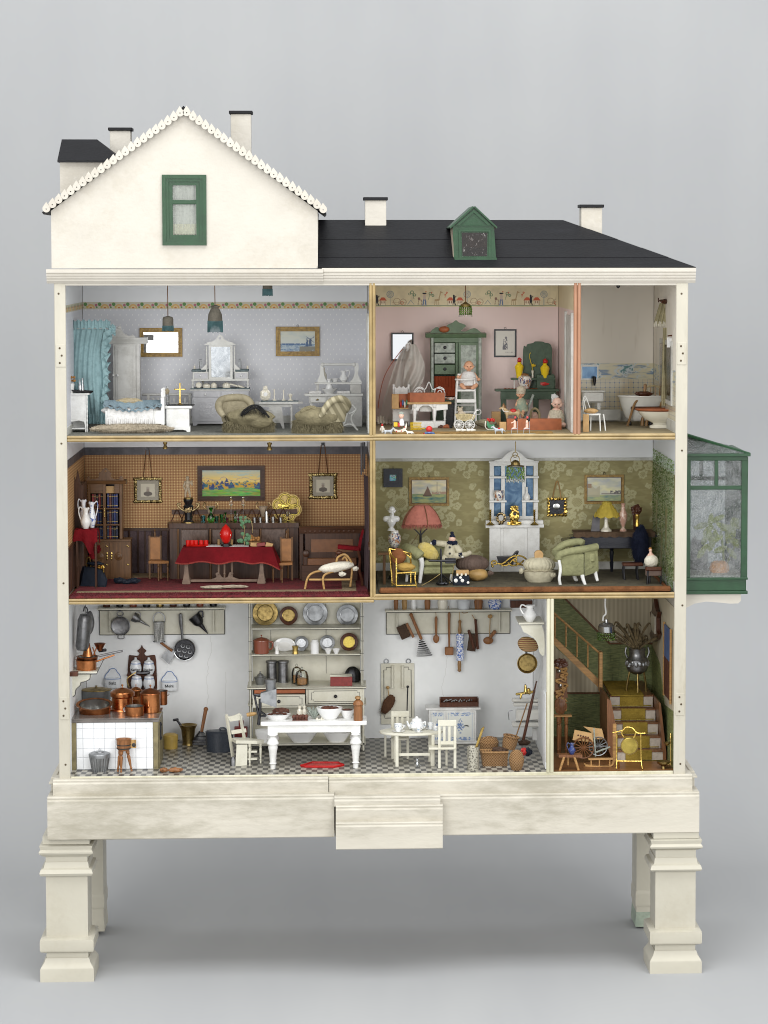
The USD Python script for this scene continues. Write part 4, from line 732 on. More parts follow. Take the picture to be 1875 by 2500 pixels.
paint('nursery_green',(.10,.155,.085),.42,.3,70,.3,dirt=.3,dk=(.6,.6,.5)); paint('dull_green',(.055,.095,.055),.4,.3,70,.3); paint('pale_worn',(.36,.40,.35),.5,.5,120,.4)
cloth('red_curtain',(.36,.075,.03),.35,120,.4); paint('brown_card',(.34,.10,.035),.55,.25,90,.2); paint('tan_card',(.50,.31,.13),.6,.2,90,.2); paint('toy_red',(.50,.025,.02),.3,.2); paint('toy_yellow',(.75,.52,.03),.35,.2); paint('toy_white',(.74,.71,.62),.35,.1); paint('palomino',(.50,.36,.19),.5,.3,120); paint('toy_grey',(.42,.45,.48),.35,.3,200); paint('toy_blue',(.08,.14,.32),.35,.2); paint('toy_green',(.06,.24,.12),.35,.2); paint('toy_black',(.02,.02,.02),.3); paint('doll_skin',(.66,.36,.22),.4,.12,90,.1); paint('pale_skin',(.70,.46,.36),.4,.1,90,.1); paint('doll_hair',(.24,.11,.04),.6,.3); paint('lip',(.5,.05,.05),.4)
china('yellow_china',(.78,.56,.02)); china('chintz_china',(.74,.71,.65),(.05,.07,.18),130,.55,(.45,.2,.1)); cloth('cream_knit',(.62,.55,.42),.2,350,.8); cloth('floral_dress',(.50,.45,.30),.5,200,.5,c2=(.20,.28,.22)); cloth('orange_lace',(.45,.14,.05),.4,300,.6); cloth('straw_mat',(.33,.20,.07),.4,500,1.0); paint('wicker',(.36,.20,.08),.55,.4,300,.6); paint('pale_wicker',(.58,.49,.28),.55,.35,300,.6)
etch = lay((.66,.64,.58),(lambda U,Vv: (abs(U-.5)<.10+.12*np.clip(Vv-.42,0,.3))*(Vv>.34)*(Vv<.76)*(mottle(U,Vv,18,3)>-.08),(.16,.16,.18)),(lambda U,Vv: (np.hypot(U-.54,(Vv-.29)*1.2)<.06)*1.,(.2,.19,.2)),(lambda U,Vv: (abs(Vv-.86)<.02)*(U>.5)*(mottle(U*4,Vv,20,5)>0),(.4,.38,.36)))
pic('thin black framed mirror on the pink wall with a bright reflection','C',212,430,390,652,12,'black_gloss',glass='mirror',name='wall_mirror',category='mirror',yaw=-3.2,Y=WY-.008); pic('thin black framed print of a small grey figure on the pink wall','C',1028,402,1206,624,12,'black_gloss',etch)
# gauze canopy over the cot
t = T('cot_canopy','tall gauze cot canopy with red piping draped down the pink wall','canopy','C',260,1140,Y=.33)
t('gauze','gauze',gr(lambda a,b: (300-190*b**.8+(60+270*b**1.2)*a,560+560*b,0+22*sin(a*12+b*2)*(.3+b)-60*sin(a*pi)*b),46,24)); t('piping','red_curtain',tb(sm([(300,560,0),(205,690,0),(150,800,-3),(118,940,-6),(108,1030,-6)]),3,5)); t('lace_hem','cream_lace',gr(lambda a,b: (104+200*a,1090+60*b+5*sin(a*40),-60*sin(a*2)+6*sin(a*50)),50,3))
t = T('gauze_veil','crumpled white gauze veil tied at the top of the cot canopy','veil','C',375,890,Y=.31)
t('veil','gauze',gr(lambda a,b: (300+40*(1-b)+(65+100*sin(b*pi*.8))*a,520+370*b,18*sin(a*14+b*9)*(.3+b)+12*sin(b*14+a*5)-40*sin(a*pi)),40,30)); t('knot','tulle',nb(352,545,0,24,34,18,.5,3,2))
# cot
t = T('cot','white slatted toy cot half hidden behind the brown toy box','cot','C',285,1150,Y=.29,z=ZBr)
t('headboard','bright_white',pr([(232,1110),(232,880),(245,858),(258,872),(275,852),(292,868),(310,852),(325,868),(342,860),(350,885),(350,1110)],0,10)); t('side','bright_white',bx(220,1035,420,1070,-70,-62)); t('footboard','bright_white',bx(222,1040,350,1130,-72,-63)); [t('post','bright_white',bx(x-8,840,x+8,1150,0,14)) for x in (232,350)]
# green wardrobe
w = T('toy_wardrobe','green painted wardrobe with three drawers, red curtain and carved crest','wardrobe','C',728,1120,Y=.365,z=ZBr)
w('body','nursery_green',bx(526,470,548,1150,0,130)); w('body','nursery_green',bx(908,470,930,1150,0,130)); w('body','nursery_green',bx(548,470,908,508,0,130)); w('body','nursery_green',bx(722,508,742,1150,0,120)); w('back_panel','dull_green',bx(548,508,908,1150,124,130)); w('worn_edge','pale_worn',bx(905,470,928,1150,-5,-.5)); w('worn_edge','pale_worn',bx(530,470,548,900,-4,-.5))
w('cornice','nursery_green',prx([(130,432),(-24,436),(-20,448),(-8,470),(130,470)],486,966)); w('crest','nursery_green',pr(sm([(520,432),(540,405),(580,385),(620,420),(655,400),(690,415),(672,400),(654,372),(700,350),(726,332),(752,350),(804,372),(782,400),(766,415),(800,420),(845,400),(880,395),(915,420),(930,432)],4),-8,6))
for i, y in enumerate((512,598,684)):
    d_ = w('drawer',('pale_worn','pale_worn','nursery_green')[i],bx(556,y,718,y+76,-6,60),label=('upper worn drawer','middle worn drawer','lower green drawer')[i]); w('knob','dark_iron',sp(638,y+34,-12,13,13,8),up=d_)
w('curtain','red_curtain',gr(lambda a,b: (556+166*a,775+160*b,4+5*sin(a*46+sin(b*5))),80,8)); w('door','nursery_green',bx(746,508,904,1130,-4,4)); w('door_panel','pale_worn',bx(764,530,886,1100,-6,-3.5)); w('drawer_base','dull_green',bx(560,960,720,1130,-2,4))
one('wooden_egg','brown oval box lying on top of the green wardrobe','box','C',632,430,'brown_card',sp(632,404,0,42,26,30),Y=.36)
# high chair and doll
h = T('high_chair','white painted spindly high chair in front of the green wardrobe','high chair','C',820,1120,Y=.27,z=ZBr)
for d_ in (0,110):
    for a, b in (((738,800),(716,1120)),((872,790),(888,1120))): h('leg','bright_white',tb([(*a,d_*.7),(a[0]*.7+b[0]*.3,a[1]*.7+b[1]*.3,d_*.8),(*b,d_)],7,7))
h('seat','bright_white',bx(735,880,880,896,-8,90)); h('footrest','bright_white',bx(728,956,884,984,-40,0,3)); h('tray','bright_white',tb(sm([(735,806,60),(725,800,-10),(790,800,-45),(870,795,-30),(880,790,60)]),7,7)); [h('rail','bright_white',tb([(720,y,d_),(884,y,d_)],5,6)) for y,d_ in ((1060,2),(1010,90))]; h('wheel','bright_white',tb([(905+22*cos(a),1062+22*sin(a),40) for a in np.linspace(0,2*pi,20)[:-1]],4,5,True)); h('backrest','bright_white',bx(742,760,880,880,85,94))
def face(t,x,y,d,r,up,skin_dark='toy_black'):
    for s_ in (-1,1): t('eye',skin_dark,sp(x+s_*r*.36,y+r*.02,d-r*.86,r*.12,r*.09,r*.08,1),up=up)
    t('mouth','lip',sp(x,y+r*.5,d-r*.82,r*.16,r*.07,r*.08,1),up=up); t('nose','doll_skin',sp(x,y+r*.2,d-r*.98,r*.1,r*.12,r*.1,1),up=up)
def head(x,y,d,r): return [((x,y-r*.12,d,r*.95),(x,y+r*.3,d-r*.08,r*.72)),((x-r*.55,y+r*.3,d-r*.3,r*.4),(x+r*.55,y+r*.3,d-r*.3,r*.4)),((x-r*.98,y+r*.1,d,r*.16),(x+r*.98,y+r*.1,d,r*.16))]
t = T('doll','bald baby doll in white frilled dress sitting in the high chair','doll','C',822,884,Y=h.Y+.02,z=h.Z(880))
bd = t('body','doll_skin',body(head(828,695,0,40)+[((828,740,5,18),(826,770,8,34)),((826,770,8,40),(822,850,15,44)),((790,760,5,18),(752,800,-8,13)),((752,800,-8,13),(742,780,-22,14)),((866,760,5,18),(896,800,-8,13)),((896,800,-8,13),(906,800,-20,14)),((800,855,0,22),(768,845,-60,19)),((768,845,-60,19),(790,868,-90,16)),((848,855,0,22),(880,845,-60,19)),((880,845,-60,19),(852,868,-92,16))],5)); face(t,828,698,-2,38,bd)
t('dress','white_linen',lt(826,6,[(74,846),(68,800),(62,770),(44,742),(22,735)],28,1,1.0),gr(lambda a,b: (826+52*cos(a*2*pi)*(.5+.6*b),738+34*b+5*sin(a*50),6+44*sin(a*2*pi)*(.5+.6*b)),60,3)); t('lace_hem','tulle',gr(lambda a,b: (826+(66+18*b)*cos(a*2*pi),808+34*b+5*sin(a*44),6+(54+14*b)*sin(a*2*pi)),70,3))
# green dresser with vases
s = T('toy_sideboard','dark green toy sideboard with scalloped back board and drawers','sideboard','C',1300,1120,Y=.34,z=ZBr)
s('tabletop','dull_green',bx(1038,878,1546,896,-16,110)); s('apron','dull_green',bx(1078,896,1520,960,-2,6)); [s('leg','dull_green',bx(x,896,x+44,1130,0,20)) for x in (1082,1340,1480)]; s('shelf','dull_green',bx(1165,792,1516,806,20,105)); s('drawer_box','dull_green',bx(1368,768,1512,878,30,105)); s('pull','toy_red',nb(1430,838,24,30,12,6,.5,3,1)); [s('post','white_furn',lt(1192,40,[(8,878),(5,840),(8,808)],8))]
s('back_board','dull_green',pr(sm([(1266,880),(1266,565),(1290,545),(1300,525),(1345,515),(1365,502),(1420,505),(1445,515),(1475,520),(1494,550),(1496,620),(1494,880)],3),96,108)); s('side_scroll','dull_green',pr(sm([(1490,770),(1500,760),(1518,790),(1516,880),(1490,880)],3),40,60))
zt, zs = s.Z(878), s.Z(792)
one('lace_mat','orange lace mat spread on the green sideboard','mat','C',1240,877,'orange_lace',gr(lambda a,b: (1110+265*a,876-4*abs(sin(a*30)),-6+80*b+5*sin(a*44)),60,4),Y=s.Y,z=zt)
for i, (x,y,zz_,wd,h0,h1) in enumerate(((1228,785,zs,36,662,625),(1432,797,zs,38,672,635))):
    v = T('vase',('bright yellow vase with red flower, left of the scalloped board','bright yellow vase with red flower, right on the green sideboard')[i],'vase','C',x,y,Y=s.Y+.015,z=zz_); v('body','yellow_china',lt(x,0,[(wd*.6,y),(wd*.75,y-40),(wd,y-85),(wd*.8,y-100),(wd*.4,y-112),(wd*.45,h0+4),(wd*.62,h0),(wd*.4,h0+3)],20)); v('flower','toy_red',nb(x+2,h0-14,0,17,20,16,.5,3,i,2))
v = T('ginger_jar','squat chintz china ginger jar on the green sideboard','jar','C',1272,862,Y=s.Y+.012,z=zt+.002); v('body','chintz_china',lt(1272,0,[(34,866),(48,845),(60,810),(52,780),(30,768)],24)); v('lid','doll_hair',lt(1272,0,[(34,770),(28,758),(10,752)],20))
one('egg_cup','tiny cream cup beside the right yellow vase','cup','C',1382,793,'cream_china',lt(1382,0,[(10,795),(14,780),(13,770)],14),Y=s.Y+.015,z=zs)
v = T('yellow_flower','small glass vase with a yellow flower before the back board','vase','C',1335,790,Y=s.Y+.02,z=zs); v('vase','cream_china',lt(1335,0,[(9,792),(7,760),(11,730)],12)); v('flower','toy_yellow',tb(sm([(1335,730,0),(1330,700,0),(1310,620,0),(1318,588,0)]),2.5,5),nb(1342,690,-4,14,11,10,.5,3,1,2))
# table with toy boxes
t = T('play_table','white play table with turned arcaded legs and worn brown top','table','C',515,1145,Y=.22,z=ZBr)
t('tabletop','tan_card',bx(340,982,690,998,-8,110)); ar = Polygon([(380,998),(660,998),(660,1040),(545,1050),(535,1025),(510,1008),(465,1008),(440,1022),(428,1050),(380,1045)]); t('arcade','bright_white',pr(ar,0,14)); [t('leg','bright_white',turned(x,d_,998,1160,17,LEG)) for x in (398,556) for d_ in (6,95)]; t('leg','bright_white',turned(640,50,998,1150,13,LEG)); t('shelf','bright_white',bx(385,1134,640,1146,-4,105)); t('panel','white_furn',bx(440,1010,535,1060,60,66))
zt = t.Z(982)
b = T('toy_box','shallow orange brown wooden toy box lying on the play table','box','C',488,980,Y=t.Y+.004,z=zt); pts = [(342,30),(360,0),(528,-6),(636,0),(640,50),(350,60)]; b('side','brown_card',prz(Polygon(pts).difference(Polygon(pts).buffer(-8)),908,980)); b('bottom','tan_card',prz(Polygon(pts).buffer(-8),970,979))
c = T('wire_settee','white wire scrollwork doll settee behind the brown toy box','settee','C',510,985,Y=t.Y+.05,z=zt); c('scrollwork','bright_white',*[tb(sm(q,6),4,6) for q in ([(388,960),(400,885),(440,862),(470,880),(478,920)],[(390,920),(430,872),(480,880),(512,822),(540,880),(580,870),(632,890),(635,950)],[(560,940),(560,885),(595,862),(630,880),(632,920)],[(410,930),(425,895),(450,895),(455,920)],[(575,920),(590,890),(610,895),(615,920)])])
b = T('picture_box','open brown card box with small coloured figures inside, left of the toy box','box','C',280,1030,Y=t.Y+.012,z=t.Z(1035)); b('side','tan_card',bx(216,918,272,1032,-4,40)); b('back_panel','brown_card',bx(272,918,350,1032,34,40)); b('bottom','tan_card',bx(272,1024,350,1032,-4,34)); [b('figure',('toy_red','toy_blue','toy_white','toy_green')[i],sp(288+16*i,1000-14*(i % 2),10,8,24,8)) for i in range(4)]
t = T('toy_stove','small black toy stove under a plate beside the play table','stove','C',672,1075,Y=.28,z=ZBr); t('body','toy_black',bx(632,1000,712,1090,0,60)); t('hotplate','dark_iron',bx(626,990,716,1000,-4,64)); one('plate','floral plate lying on the toy stove','plate','C',685,990,'chintz_china',lt(685,30,[(0,965),(40,958),(58,945),(40,964),(0,972)],20,1,.7),Y=.275,z=t.Z(985))
# straw mat and toys
one('straw_mat','long woven straw mat along the nursery floor edge','mat','C',860,1235,'straw_mat',prz([(230,0),(1500,0),(1500,170),(210,170)],1228,1234),Y=.018,z=ZBr)
def quad(t,x,y,s,mat,f=1,up=None,legs=True):
    """little four-legged animal facing left (f=1) or right, hooves on y"""
    P = lambda a, b, c, r: (x-f*a*s,y-b*s,c*s,r*s)
    b = [(P(-.5,.62,0,.2),P(.4,.62,0,.21)),(P(.4,.66,0,.19),P(.72,1.02,0,.12)),(P(.72,1.02,0,.12),P(.95,.95,0,.085)),(P(.70,1.08,.06,.05),P(.70,1.2,.07,.03)),(P(.70,1.08,-.06,.05),P(.70,1.2,-.07,.03)),(P(-.62,.68,0,.06),P(-.86,.4,0,.05))]
    for c in (-.12,.12): b += [(P(.4,.5,c,.11),P(.42,.26,c,.065)),(P(.42,.26,c,.065),P(.4,.04,c,.055)),(P(-.48,.5,c,.13),P(-.42,.3,c,.08)),(P(-.42,.3,c,.07),P(-.52,.22,c,.055)),(P(-.52,.22,c,.055),P(-.5,.04,c,.055))]
    return t('body',mat,body(b,s*.09,5),up=up)
def wheel(t,x,y,d,r,mat,spokes=8,th=.1,up=None): w_ = t('wheel',mat,tb([(x+r*cos(a),y+r*sin(a),d) for a in np.linspace(0,2*pi,25)[:-1]],r*th,5,True),*[tb([(x,y,d),(x+r*cos(a),y+r*sin(a),d)],r*.045,4) for a in np.linspace(0,2*pi,spokes+1)[:-1]],up=up); return w_
def small(name,label,cat_,r,x,y,Y=None,z=ZBr): return T(name,label,cat_,r,x,y,Y=Y,z=z)
# rocking swan with pink-headed doll
t = small('rocking_horse','white crescent rocking toy with red spots and a pink headed rider','rocking toy','Q',55,668); cres = Point(60,600).buffer(66).difference(Point(52,575).buffer(66)).intersection(sbox(-40,560,130,680)); t('rocker','toy_white',pr(cres,0,10)); t('rocker','toy_white',pr(cres,40,50)); [t('spot','toy_red',sp(x,y,-1,6,6,2,1)) for x,y in ((30,655),(75,650),(105,615))]; t('seat','toy_yellow',bx(5,570,40,610,10,40)); t('seat','toy_red',bx(42,575,66,612,10,40)); r_ = t('rider','pale_skin',body([((75,505,25,26),(75,515,22,24)),((78,535,25,12),(80,590,25,20))],5)); face(t,75,508,25,26,r_); t('cap','pale_worn',sp(75,492,27,27,20,26)); t('jacket','dotted_paper',lt(79,25,[(26,600),(22,560),(12,535)],14))
for nm, lab, x, y, s, mat, f in (('toy_horse','tiny grey toy horse at the left end of the straw mat',-45,690,62,'toy_grey',-1),('toy_dog','tiny cream toy dog standing before the rocking toy',150,692,48,'toy_white',1),('toy_horse','tiny dappled grey toy horse with red saddle in front of the sleigh',970,682,70,'toy_grey',1)):
    t = small(nm,lab,'toy animal','Q',x,y); bd_ = quad(t,x,y,s,mat,f)
    if 'saddle' in lab: t('saddle','toy_red',sp(x+3,y-s*.8,0,s*.2,s*.1,s*.22))
t = small('toy_figure','tiny red and white farmer figure at the left post','figure','C',140,1225); t('body','toy_white',body([((140,1218,0,10),(140,1180,0,12)),((128,1190,0,6),(124,1205,-4,5)),((152,1190,0,6),(156,1205,-4,5))],4)); t('head','toy_red',sp(140,1164,0,9,12,9))
t = small('toy_cart','yellow openwork tin cart on the straw mat','toy cart','Q',210,640); t('basket','toy_yellow',*[tb([(160+10*i,575,0),(165+9*i,635,0)],3,5) for i in range(10)],*[tb([(158,y,0),(262,y,0)],3.5,5) for y in (577,606,634)],*[tb([(158,y,40),(262,y,40)],3.5,5) for y in (577,634)],bx(160,630,260,636,0,40)); t('shaft','toy_yellow',tb([(255,625,20),(292,628,20)],4,5)); [wheel(t,x,628,-5,14,'toy_yellow',6) for x in (180,240)]
t = small('toy_ball','red ball held on small blue wheels at the mat edge','ball','Q',332,690); t('ball','toy_red',sp(332,634,20,31)); t('chassis','toy_blue',bx(290,660,375,676,5,40)); [t('wheel',m_,lt(x,20,[(13,690),(13,668)],12)) for x,m_ in ((290,'toy_red'),(372,'toy_blue'))]; t('collar','toy_blue',lt(332,20,[(28,668),(20,655)],14))
# pram with teddy
t = small('pram','small pale wicker doll pram with spoked wheels','pram','Q',655,640); t('basket','pale_wicker',pr(sm([(570,498),(585,492),(745,498),(742,540),(720,556),(610,556),(585,535)],3),0,60),*[tb([(585+13*i,496,-3),(600+11*i,554,-3)],3.5,5) for i in range(12)]); [wheel(t,x,592,d_,44,'bright_white',12,.07) for x in (606,705) for d_ in (-8,64)]; t('frame','bright_white',*[tb(sm([(600,560,d_),(655,578,d_),(710,560,d_),(760,470,d_),(785,462,d_)]),3,5) for d_ in (-4,60)])
b = T('teddy_bear','small beige plush bear sitting in the wicker pram','teddy bear','Q',622,500,Y=t.Y+.006,z=t.Z(510)); b('body','fur',body([((622,500,20,30),(622,480,20,26)),((616,456,18,24),(610,460,6,16)),((600,436,18,8),(600,432,18,8)),((634,436,18,8),(634,432,18,8)),((640,480,10,11),(660,490,-4,10))],5))
one('skittle','row of pale yellow wooden skittles lying before the pram','skittles','Q',655,655,'toy_white',*[rot(lt(x,0,[(11,665),(14,650),(7,630),(10,620)],10),88,(x,642)) for x in (600,650,700,735)],z=ZBr)
for i, (x,r_,m_) in enumerate(((490,34,'brown_card'),(440,26,'mahogany'),(520,26,'dark_iron'))): one('toy_bundle',('brown toy bear lying under the play table','dark wooden toy block under the play table','dark tangled toy beside the pram')[i],'toy','Q',x,640-i*4,m_,nb(x,618,20,r_,r_*.75,r_*.7,.5,2.5,i+3),z=ZBr,Y=.2)
# sleigh with apples
t = small('toy_sleigh','green and white tin sleigh heaped with red apples','sleigh','Q',895,640); t('body','toy_green',pr(sm([(868,545),(880,575),(900,592),(930,590),(930,625),(880,625),(862,590)],3),0,50)); t('runner','toy_white',*[tb(sm([(852,560,d_),(850,615,d_),(880,638,d_),(940,636,d_)]),4,5) for d_ in (0,50)]); [t('apple','toy_red',sp(872+18*(i % 4),552-10*(i // 4)+6*(i % 2),12+20*(i % 2),12)) for i in range(8)]
# rocking horse (palomino), doll on folding chair
t = small('toy_horse','cream rocking horse with red saddle and brown mane, in mid nursery','toy animal','Q',1095,570,Y=.20); quad(t,1095,555,118,'palomino',1); t('saddle','toy_red',sp(1105,466,0,34,24,26)); t('mane','doll_hair',nb(1018,432,0,14,34,12,.5,3,1,2)); t('bridle','bright_white',tb(sm([(1000,440,-14),(1020,470,-20),(1060,470,-22)]),3,5))
t = T('folding_chair','white wooden folding deck chair holding the capped doll','chair','Q',1230,530,Y=.25,z=ZBr); [t('slat','pale_worn',rot(bx(1222,300,1240,545,d_,d_+8),28,(1232,430))) for d_ in (0,50)]; [t('slat','pale_worn',rot(bx(1205,430,1220,555,d_+10,d_+18),-28,(1215,500))) for d_ in (0,30)]; t('seat','white_linen',bx(1165,480,1235,488,0,58))
b = T('doll','doll in knitted cap and floral dress sitting on the folding chair','doll','Q',1180,480,Y=.24,z=t.Z(484)); p_ = b('body','doll_skin',body(head(1170,308,0,36)+[((1172,345,4,13),(1176,370,6,28)),((1176,370,6,32),(1185,440,10,36)),((1200,370,0,14),(1225,400,-14,12)),((1150,370,0,14),(1130,410,-20,11)),((1175,450,0,20),(1150,462,-50,17)),((1150,462,-50,16),(1140,500,-56,13)),((1195,450,0,20),(1190,466,-50,17)),((1190,466,-50,16),(1185,505,-56,13))],5)); face(b,1170,312,-2,34,p_); b('dress','floral_dress',lt(1180,6,[(66,466),(60,420),(48,375),(18,345)],24,1,1.05)); b('cap','cream_knit',nb(1176,272,6,44,40,40,.12,5,2),lt(1174,4,[(42,305),(43,288)],24))
# two tiny seated figures
for i, (x,lab) in enumerate(((1120,'tiny pink figure sitting on a grey wire chair, nearer the grey horse'),(1232,'tiny pink figure sitting on a grey wire chair, nearer the red box'))):
    t = small('toy_figure',lab,'figure','Q',x,685); t('chair','toy_grey',*[tb(q,1.5,5) for q in ([(x-30,684,0),(x-28,632,0),(x+22,628,0),(x+22,684,0)],[(x+22,630,0),(x+24,560,0),(x+24,560,26),(x+22,684,26)],[(x-28,632,26),(x-30,684,26)])],bx(x-30,626,x+24,632,0,26)); t('body','pale_skin',body([((x,618,12,13),(x,560,12,11)),((x-5,565,6,6),(x-32+30*i,575,0,5)),((x,618,8,8),(x-24,628,6,7))],4)); t('head','lip',sp(x+4,526,12,11,13,11)); t('hair','toy_black',nb(x+14,540,16,14,24,12,.5,3,i,2))
one('white_stick','thin pale stick lying at the floor edge','stick','Q',1180,684,'pale_worn',tb([(1060,684,0),(1310,682,0)],2.5,6),z=ZBr)
b = T('toy_box','long low red brown box in front of the seated baby doll','box','C',1350,1200,Y=.13,z=ZBr); pts = [(1130,0),(1475,0),(1566,10),(1566,60),(1130,60)]; b('side','brown_card',prz(Polygon(pts).difference(Polygon(pts).buffer(-8)),1114,1200)); b('bottom','brown_card',prz(Polygon(pts).buffer(-8),1190,1199)); b('flap','tan_card',bx(1072,1140,1128,1200,10,50))
t = T('baby_doll','bare headed baby doll in cream vest with bow, seated at the right','doll','C',1515,1190,Y=.18,z=ZBr); p_ = t('body','pale_skin',body(head(1530,990,0,44)+[((1530,1035,5,18),(1525,1060,8,36)),((1525,1060,8,42),(1520,1140,12,46)),((1490,1065,0,18),(1465,1110,-14,15)),((1560,1060,0,18),(1574,1115,-8,15)),((1535,1150,0,24),(1580,1160,-40,20)),((1500,1150,0,24),(1470,1165,-50,20))],5)); face(t,1524,996,-4,42,p_); t('vest','cream_knit',lt(1522,10,[(70,1150),(66,1090),(50,1048),(22,1036)],24,1,1.0)); t('bow','tulle',nb(1508,940,0,24,22,12,.5,3,1),nb(1500,970,4,14,30,10,.4,3,2))
t = T('wicker_cradle','small wicker cradle hood behind the rocking horse','cradle','C',1350,1110,Y=.28,z=ZBr); t('hood','pale_wicker',tb(sm([(1315,1110,0),(1325,1050,0),(1355,1032,0),(1385,1060,0),(1392,1110,0)]),9,8)); t('pillow','pale_skin',nb(1352,1090,20,30,30,20,.3,2,2)); one('wooden_block','brown wooden block behind the cream rocking horse','block','C',1045,1110,'tan_card',bx(1010,1058,1082,1110,0,50),Y=.3,z=ZBr)
one('sack','beige cloth sack lying behind the tin sleigh','sack','C',960,1190,'old_silk',nb(965,1150,20,85,32,40,.25,2,8),Y=.19,z=ZBr)
def bead_lamp(label,r,x,ytop,y0,y1,w_,mat,cm,Y,cap='old_brass',n=16):
    t = T('bead_lamp',label,'lamp',r,x,y0,Y=Y); t('cord',cm,tb([(x,ytop,0),(x,y0,0)],3.5,6)); t('cap',cap,lt(x,0,[(w_*.9,y0+(y1-y0)*.35),(w_*.8,y0+(y1-y0)*.18),(w_*.3,y0+(y1-y0)*.06),(w_*.2,y0)],16))
    t('beads',mat,*[sp(x+w_*cos(a)*k,y0+(y1-y0)*(.35+.16*j),w_*sin(a)*k,w_*.12,(y1-y0)*.085,w_*.12,1) for a in np.linspace(0,2*pi,n+1)[:-1] for j,k in ((0,.95),(1,1.0),(2,1.0),(3,.96))],kind='stuff'); t('bead_loops','clear_glass',*[tb(sm([(x+w_*cos(a),y1-24,w_*sin(a)),(x+w_*1.1*cos(a+.2),y1,w_*1.1*sin(a+.2)),(x+w_*cos(a+.4),y1-24,w_*sin(a+.4))],3),2.5,4) for a in np.linspace(0,2*pi,n+1)[:-1]],kind='stuff'); return t
glassy('green_bead',(.35,.55,.15),.1); glassy('pale_bead',(.75,.85,.7),.08)
bead_lamp('small lamp of green glass beads hanging in the nursery','C',802,40,185,300,48,'green_bead','dark_cord',.17)
# ================================================ bathroom
paint('enamel',(.70,.69,.64),.12,.06,60,.1,spec=.6); wood('bamboo',(.36,.20,.08),.35,2); china('sanitary',(.72,.69,.58))
t = T('wash_basin','white enamel wash basin on a stand under the mirror','basin','D',615,1330,Y=.36); t('bowl','enamel',bx(498,1140,725,1256,-30,70,16)); t('rim','enamel',bx(488,1132,733,1152,-38,72,6)); t('pedestal','enamel',bx(655,1256,690,1330,0,40)); t('panel','skirting_white',bx(490,1330,900,1440,50,60))
t = pic('white framed bathroom mirror above the basin','D',488,878,668,1026,14,'enamel',glass='blue_mirror',name='bath_mirror',category='mirror',hook=False); t = T('tap','black hanging tap under the bathroom mirror','tap','D',628,1080,Y=.40); t('spout','dark_iron',lt(628,0,[(8,1085),(16,1040),(17,1000),(10,990)],12))
t = T('wire_chair','white wire cafe chair with carton on its seat in the bathroom','chair','D',620,1545,z=ZBr); t('seat','bright_white',lt(620,50,[(75,1385),(80,1378),(75,1370)],24,1,.6)); [t('leg','bright_white',tb(sm([(x,1380,d_),(x2,1450,d_-4),(x3,1545,d_-10)]),7,6)) for x,x2,x3,d_ in ((680,684,688,10),(725,735,745,60),(560,558,552,10),(600,598,596,90))]; t('backrest','bright_white',*[tb(sm(q),5,6) for q in ([(530,1370,60),(515,1260,60),(530,1195,60),(555,1230,60),(585,1310,60)],[(545,1330,60),(530,1260,60),(540,1225,60)])])
one('paper_bag','small tan paper packet on the white wire chair','packet','D',592,1372,'tan_card',nb(592,1342,0,68,28,30,.25,2,1),Y=t.Y+.01,z=t.Z(1372)); one('wood_block','upright pale wooden block beside the pink partition','block','D',542,1555,'tan_card',bx(512,1375,572,1555,0,40),z=ZBr); paint('jar_white',(.6,.62,.64),.3)
t = T('bathtub','white enamel claw foot bathtub behind the bamboo chair','bathtub','D',1090,1470,Y=.27,z=ZBr); t('tub','enamel',lt(1110,60,[(120,1440),(165,1410),(205,1300),(230,1210),(250,1195),(246,1186),(222,1196),(190,1290),(150,1390),(0,1420)],36,1,.5)); [t('foot','dark_iron',nb(x,1462,d_,18,22,14,.4,3,2,2)) for x in (985,1200) for d_ in (20,100)]
one('sponge','dark brown sponge lying on the bathtub rim','sponge','D',1130,1190,'mahogany',nb(1130,1166,0,85,26,40,.4,2,2),Y=.27)
t = T('bamboo_chair','bent bamboo armchair standing behind the big white bowl','chair','D',1150,1490,z=ZBr); t('post','bamboo',tb([(1145,1075,40),(1135,1200,40),(1112,1490,20)],17,9)); t('post','bamboo',tb([(1310,1068,60),(1295,1310,60)],17,9)); t('rail','straw_silk',tb(sm([(1150,1105,40),(1220,1088,50),(1300,1105,60)]),10,7)); t('spindle','bamboo',*[tb([(x,1095,48),(x-8,1290,48)],5,5) for x in (1200,1250)]); t('arm','bamboo',tb(sm([(1125,1235,30),(1060,1235,0),(1020,1290,-20),(985,1400,-30),(955,1495,-30)]),12,8)); t('seat','mahogany',bx(995,1295,1290,1325,-20,80)); t('leg','bamboo',tb([(1170,1320,-30),(1148,1500,-34)],14,8))
t = T('wash_bowl','large cream pottery bowl with brown rim on a foot, by the right post','bowl','D',1290,1515,z=ZBr); t('bowl','sanitary',lt(1290,0,[(105,1512),(108,1490),(70,1474),(75,1460),(160,1420),(215,1360),(222,1340),(0,1400)],40,1,.6)); t('rim','brown_card',lt(1290,0,[(222,1342),(250,1330),(255,1322),(248,1316),(150,1345),(0,1380)],40,1,.6))
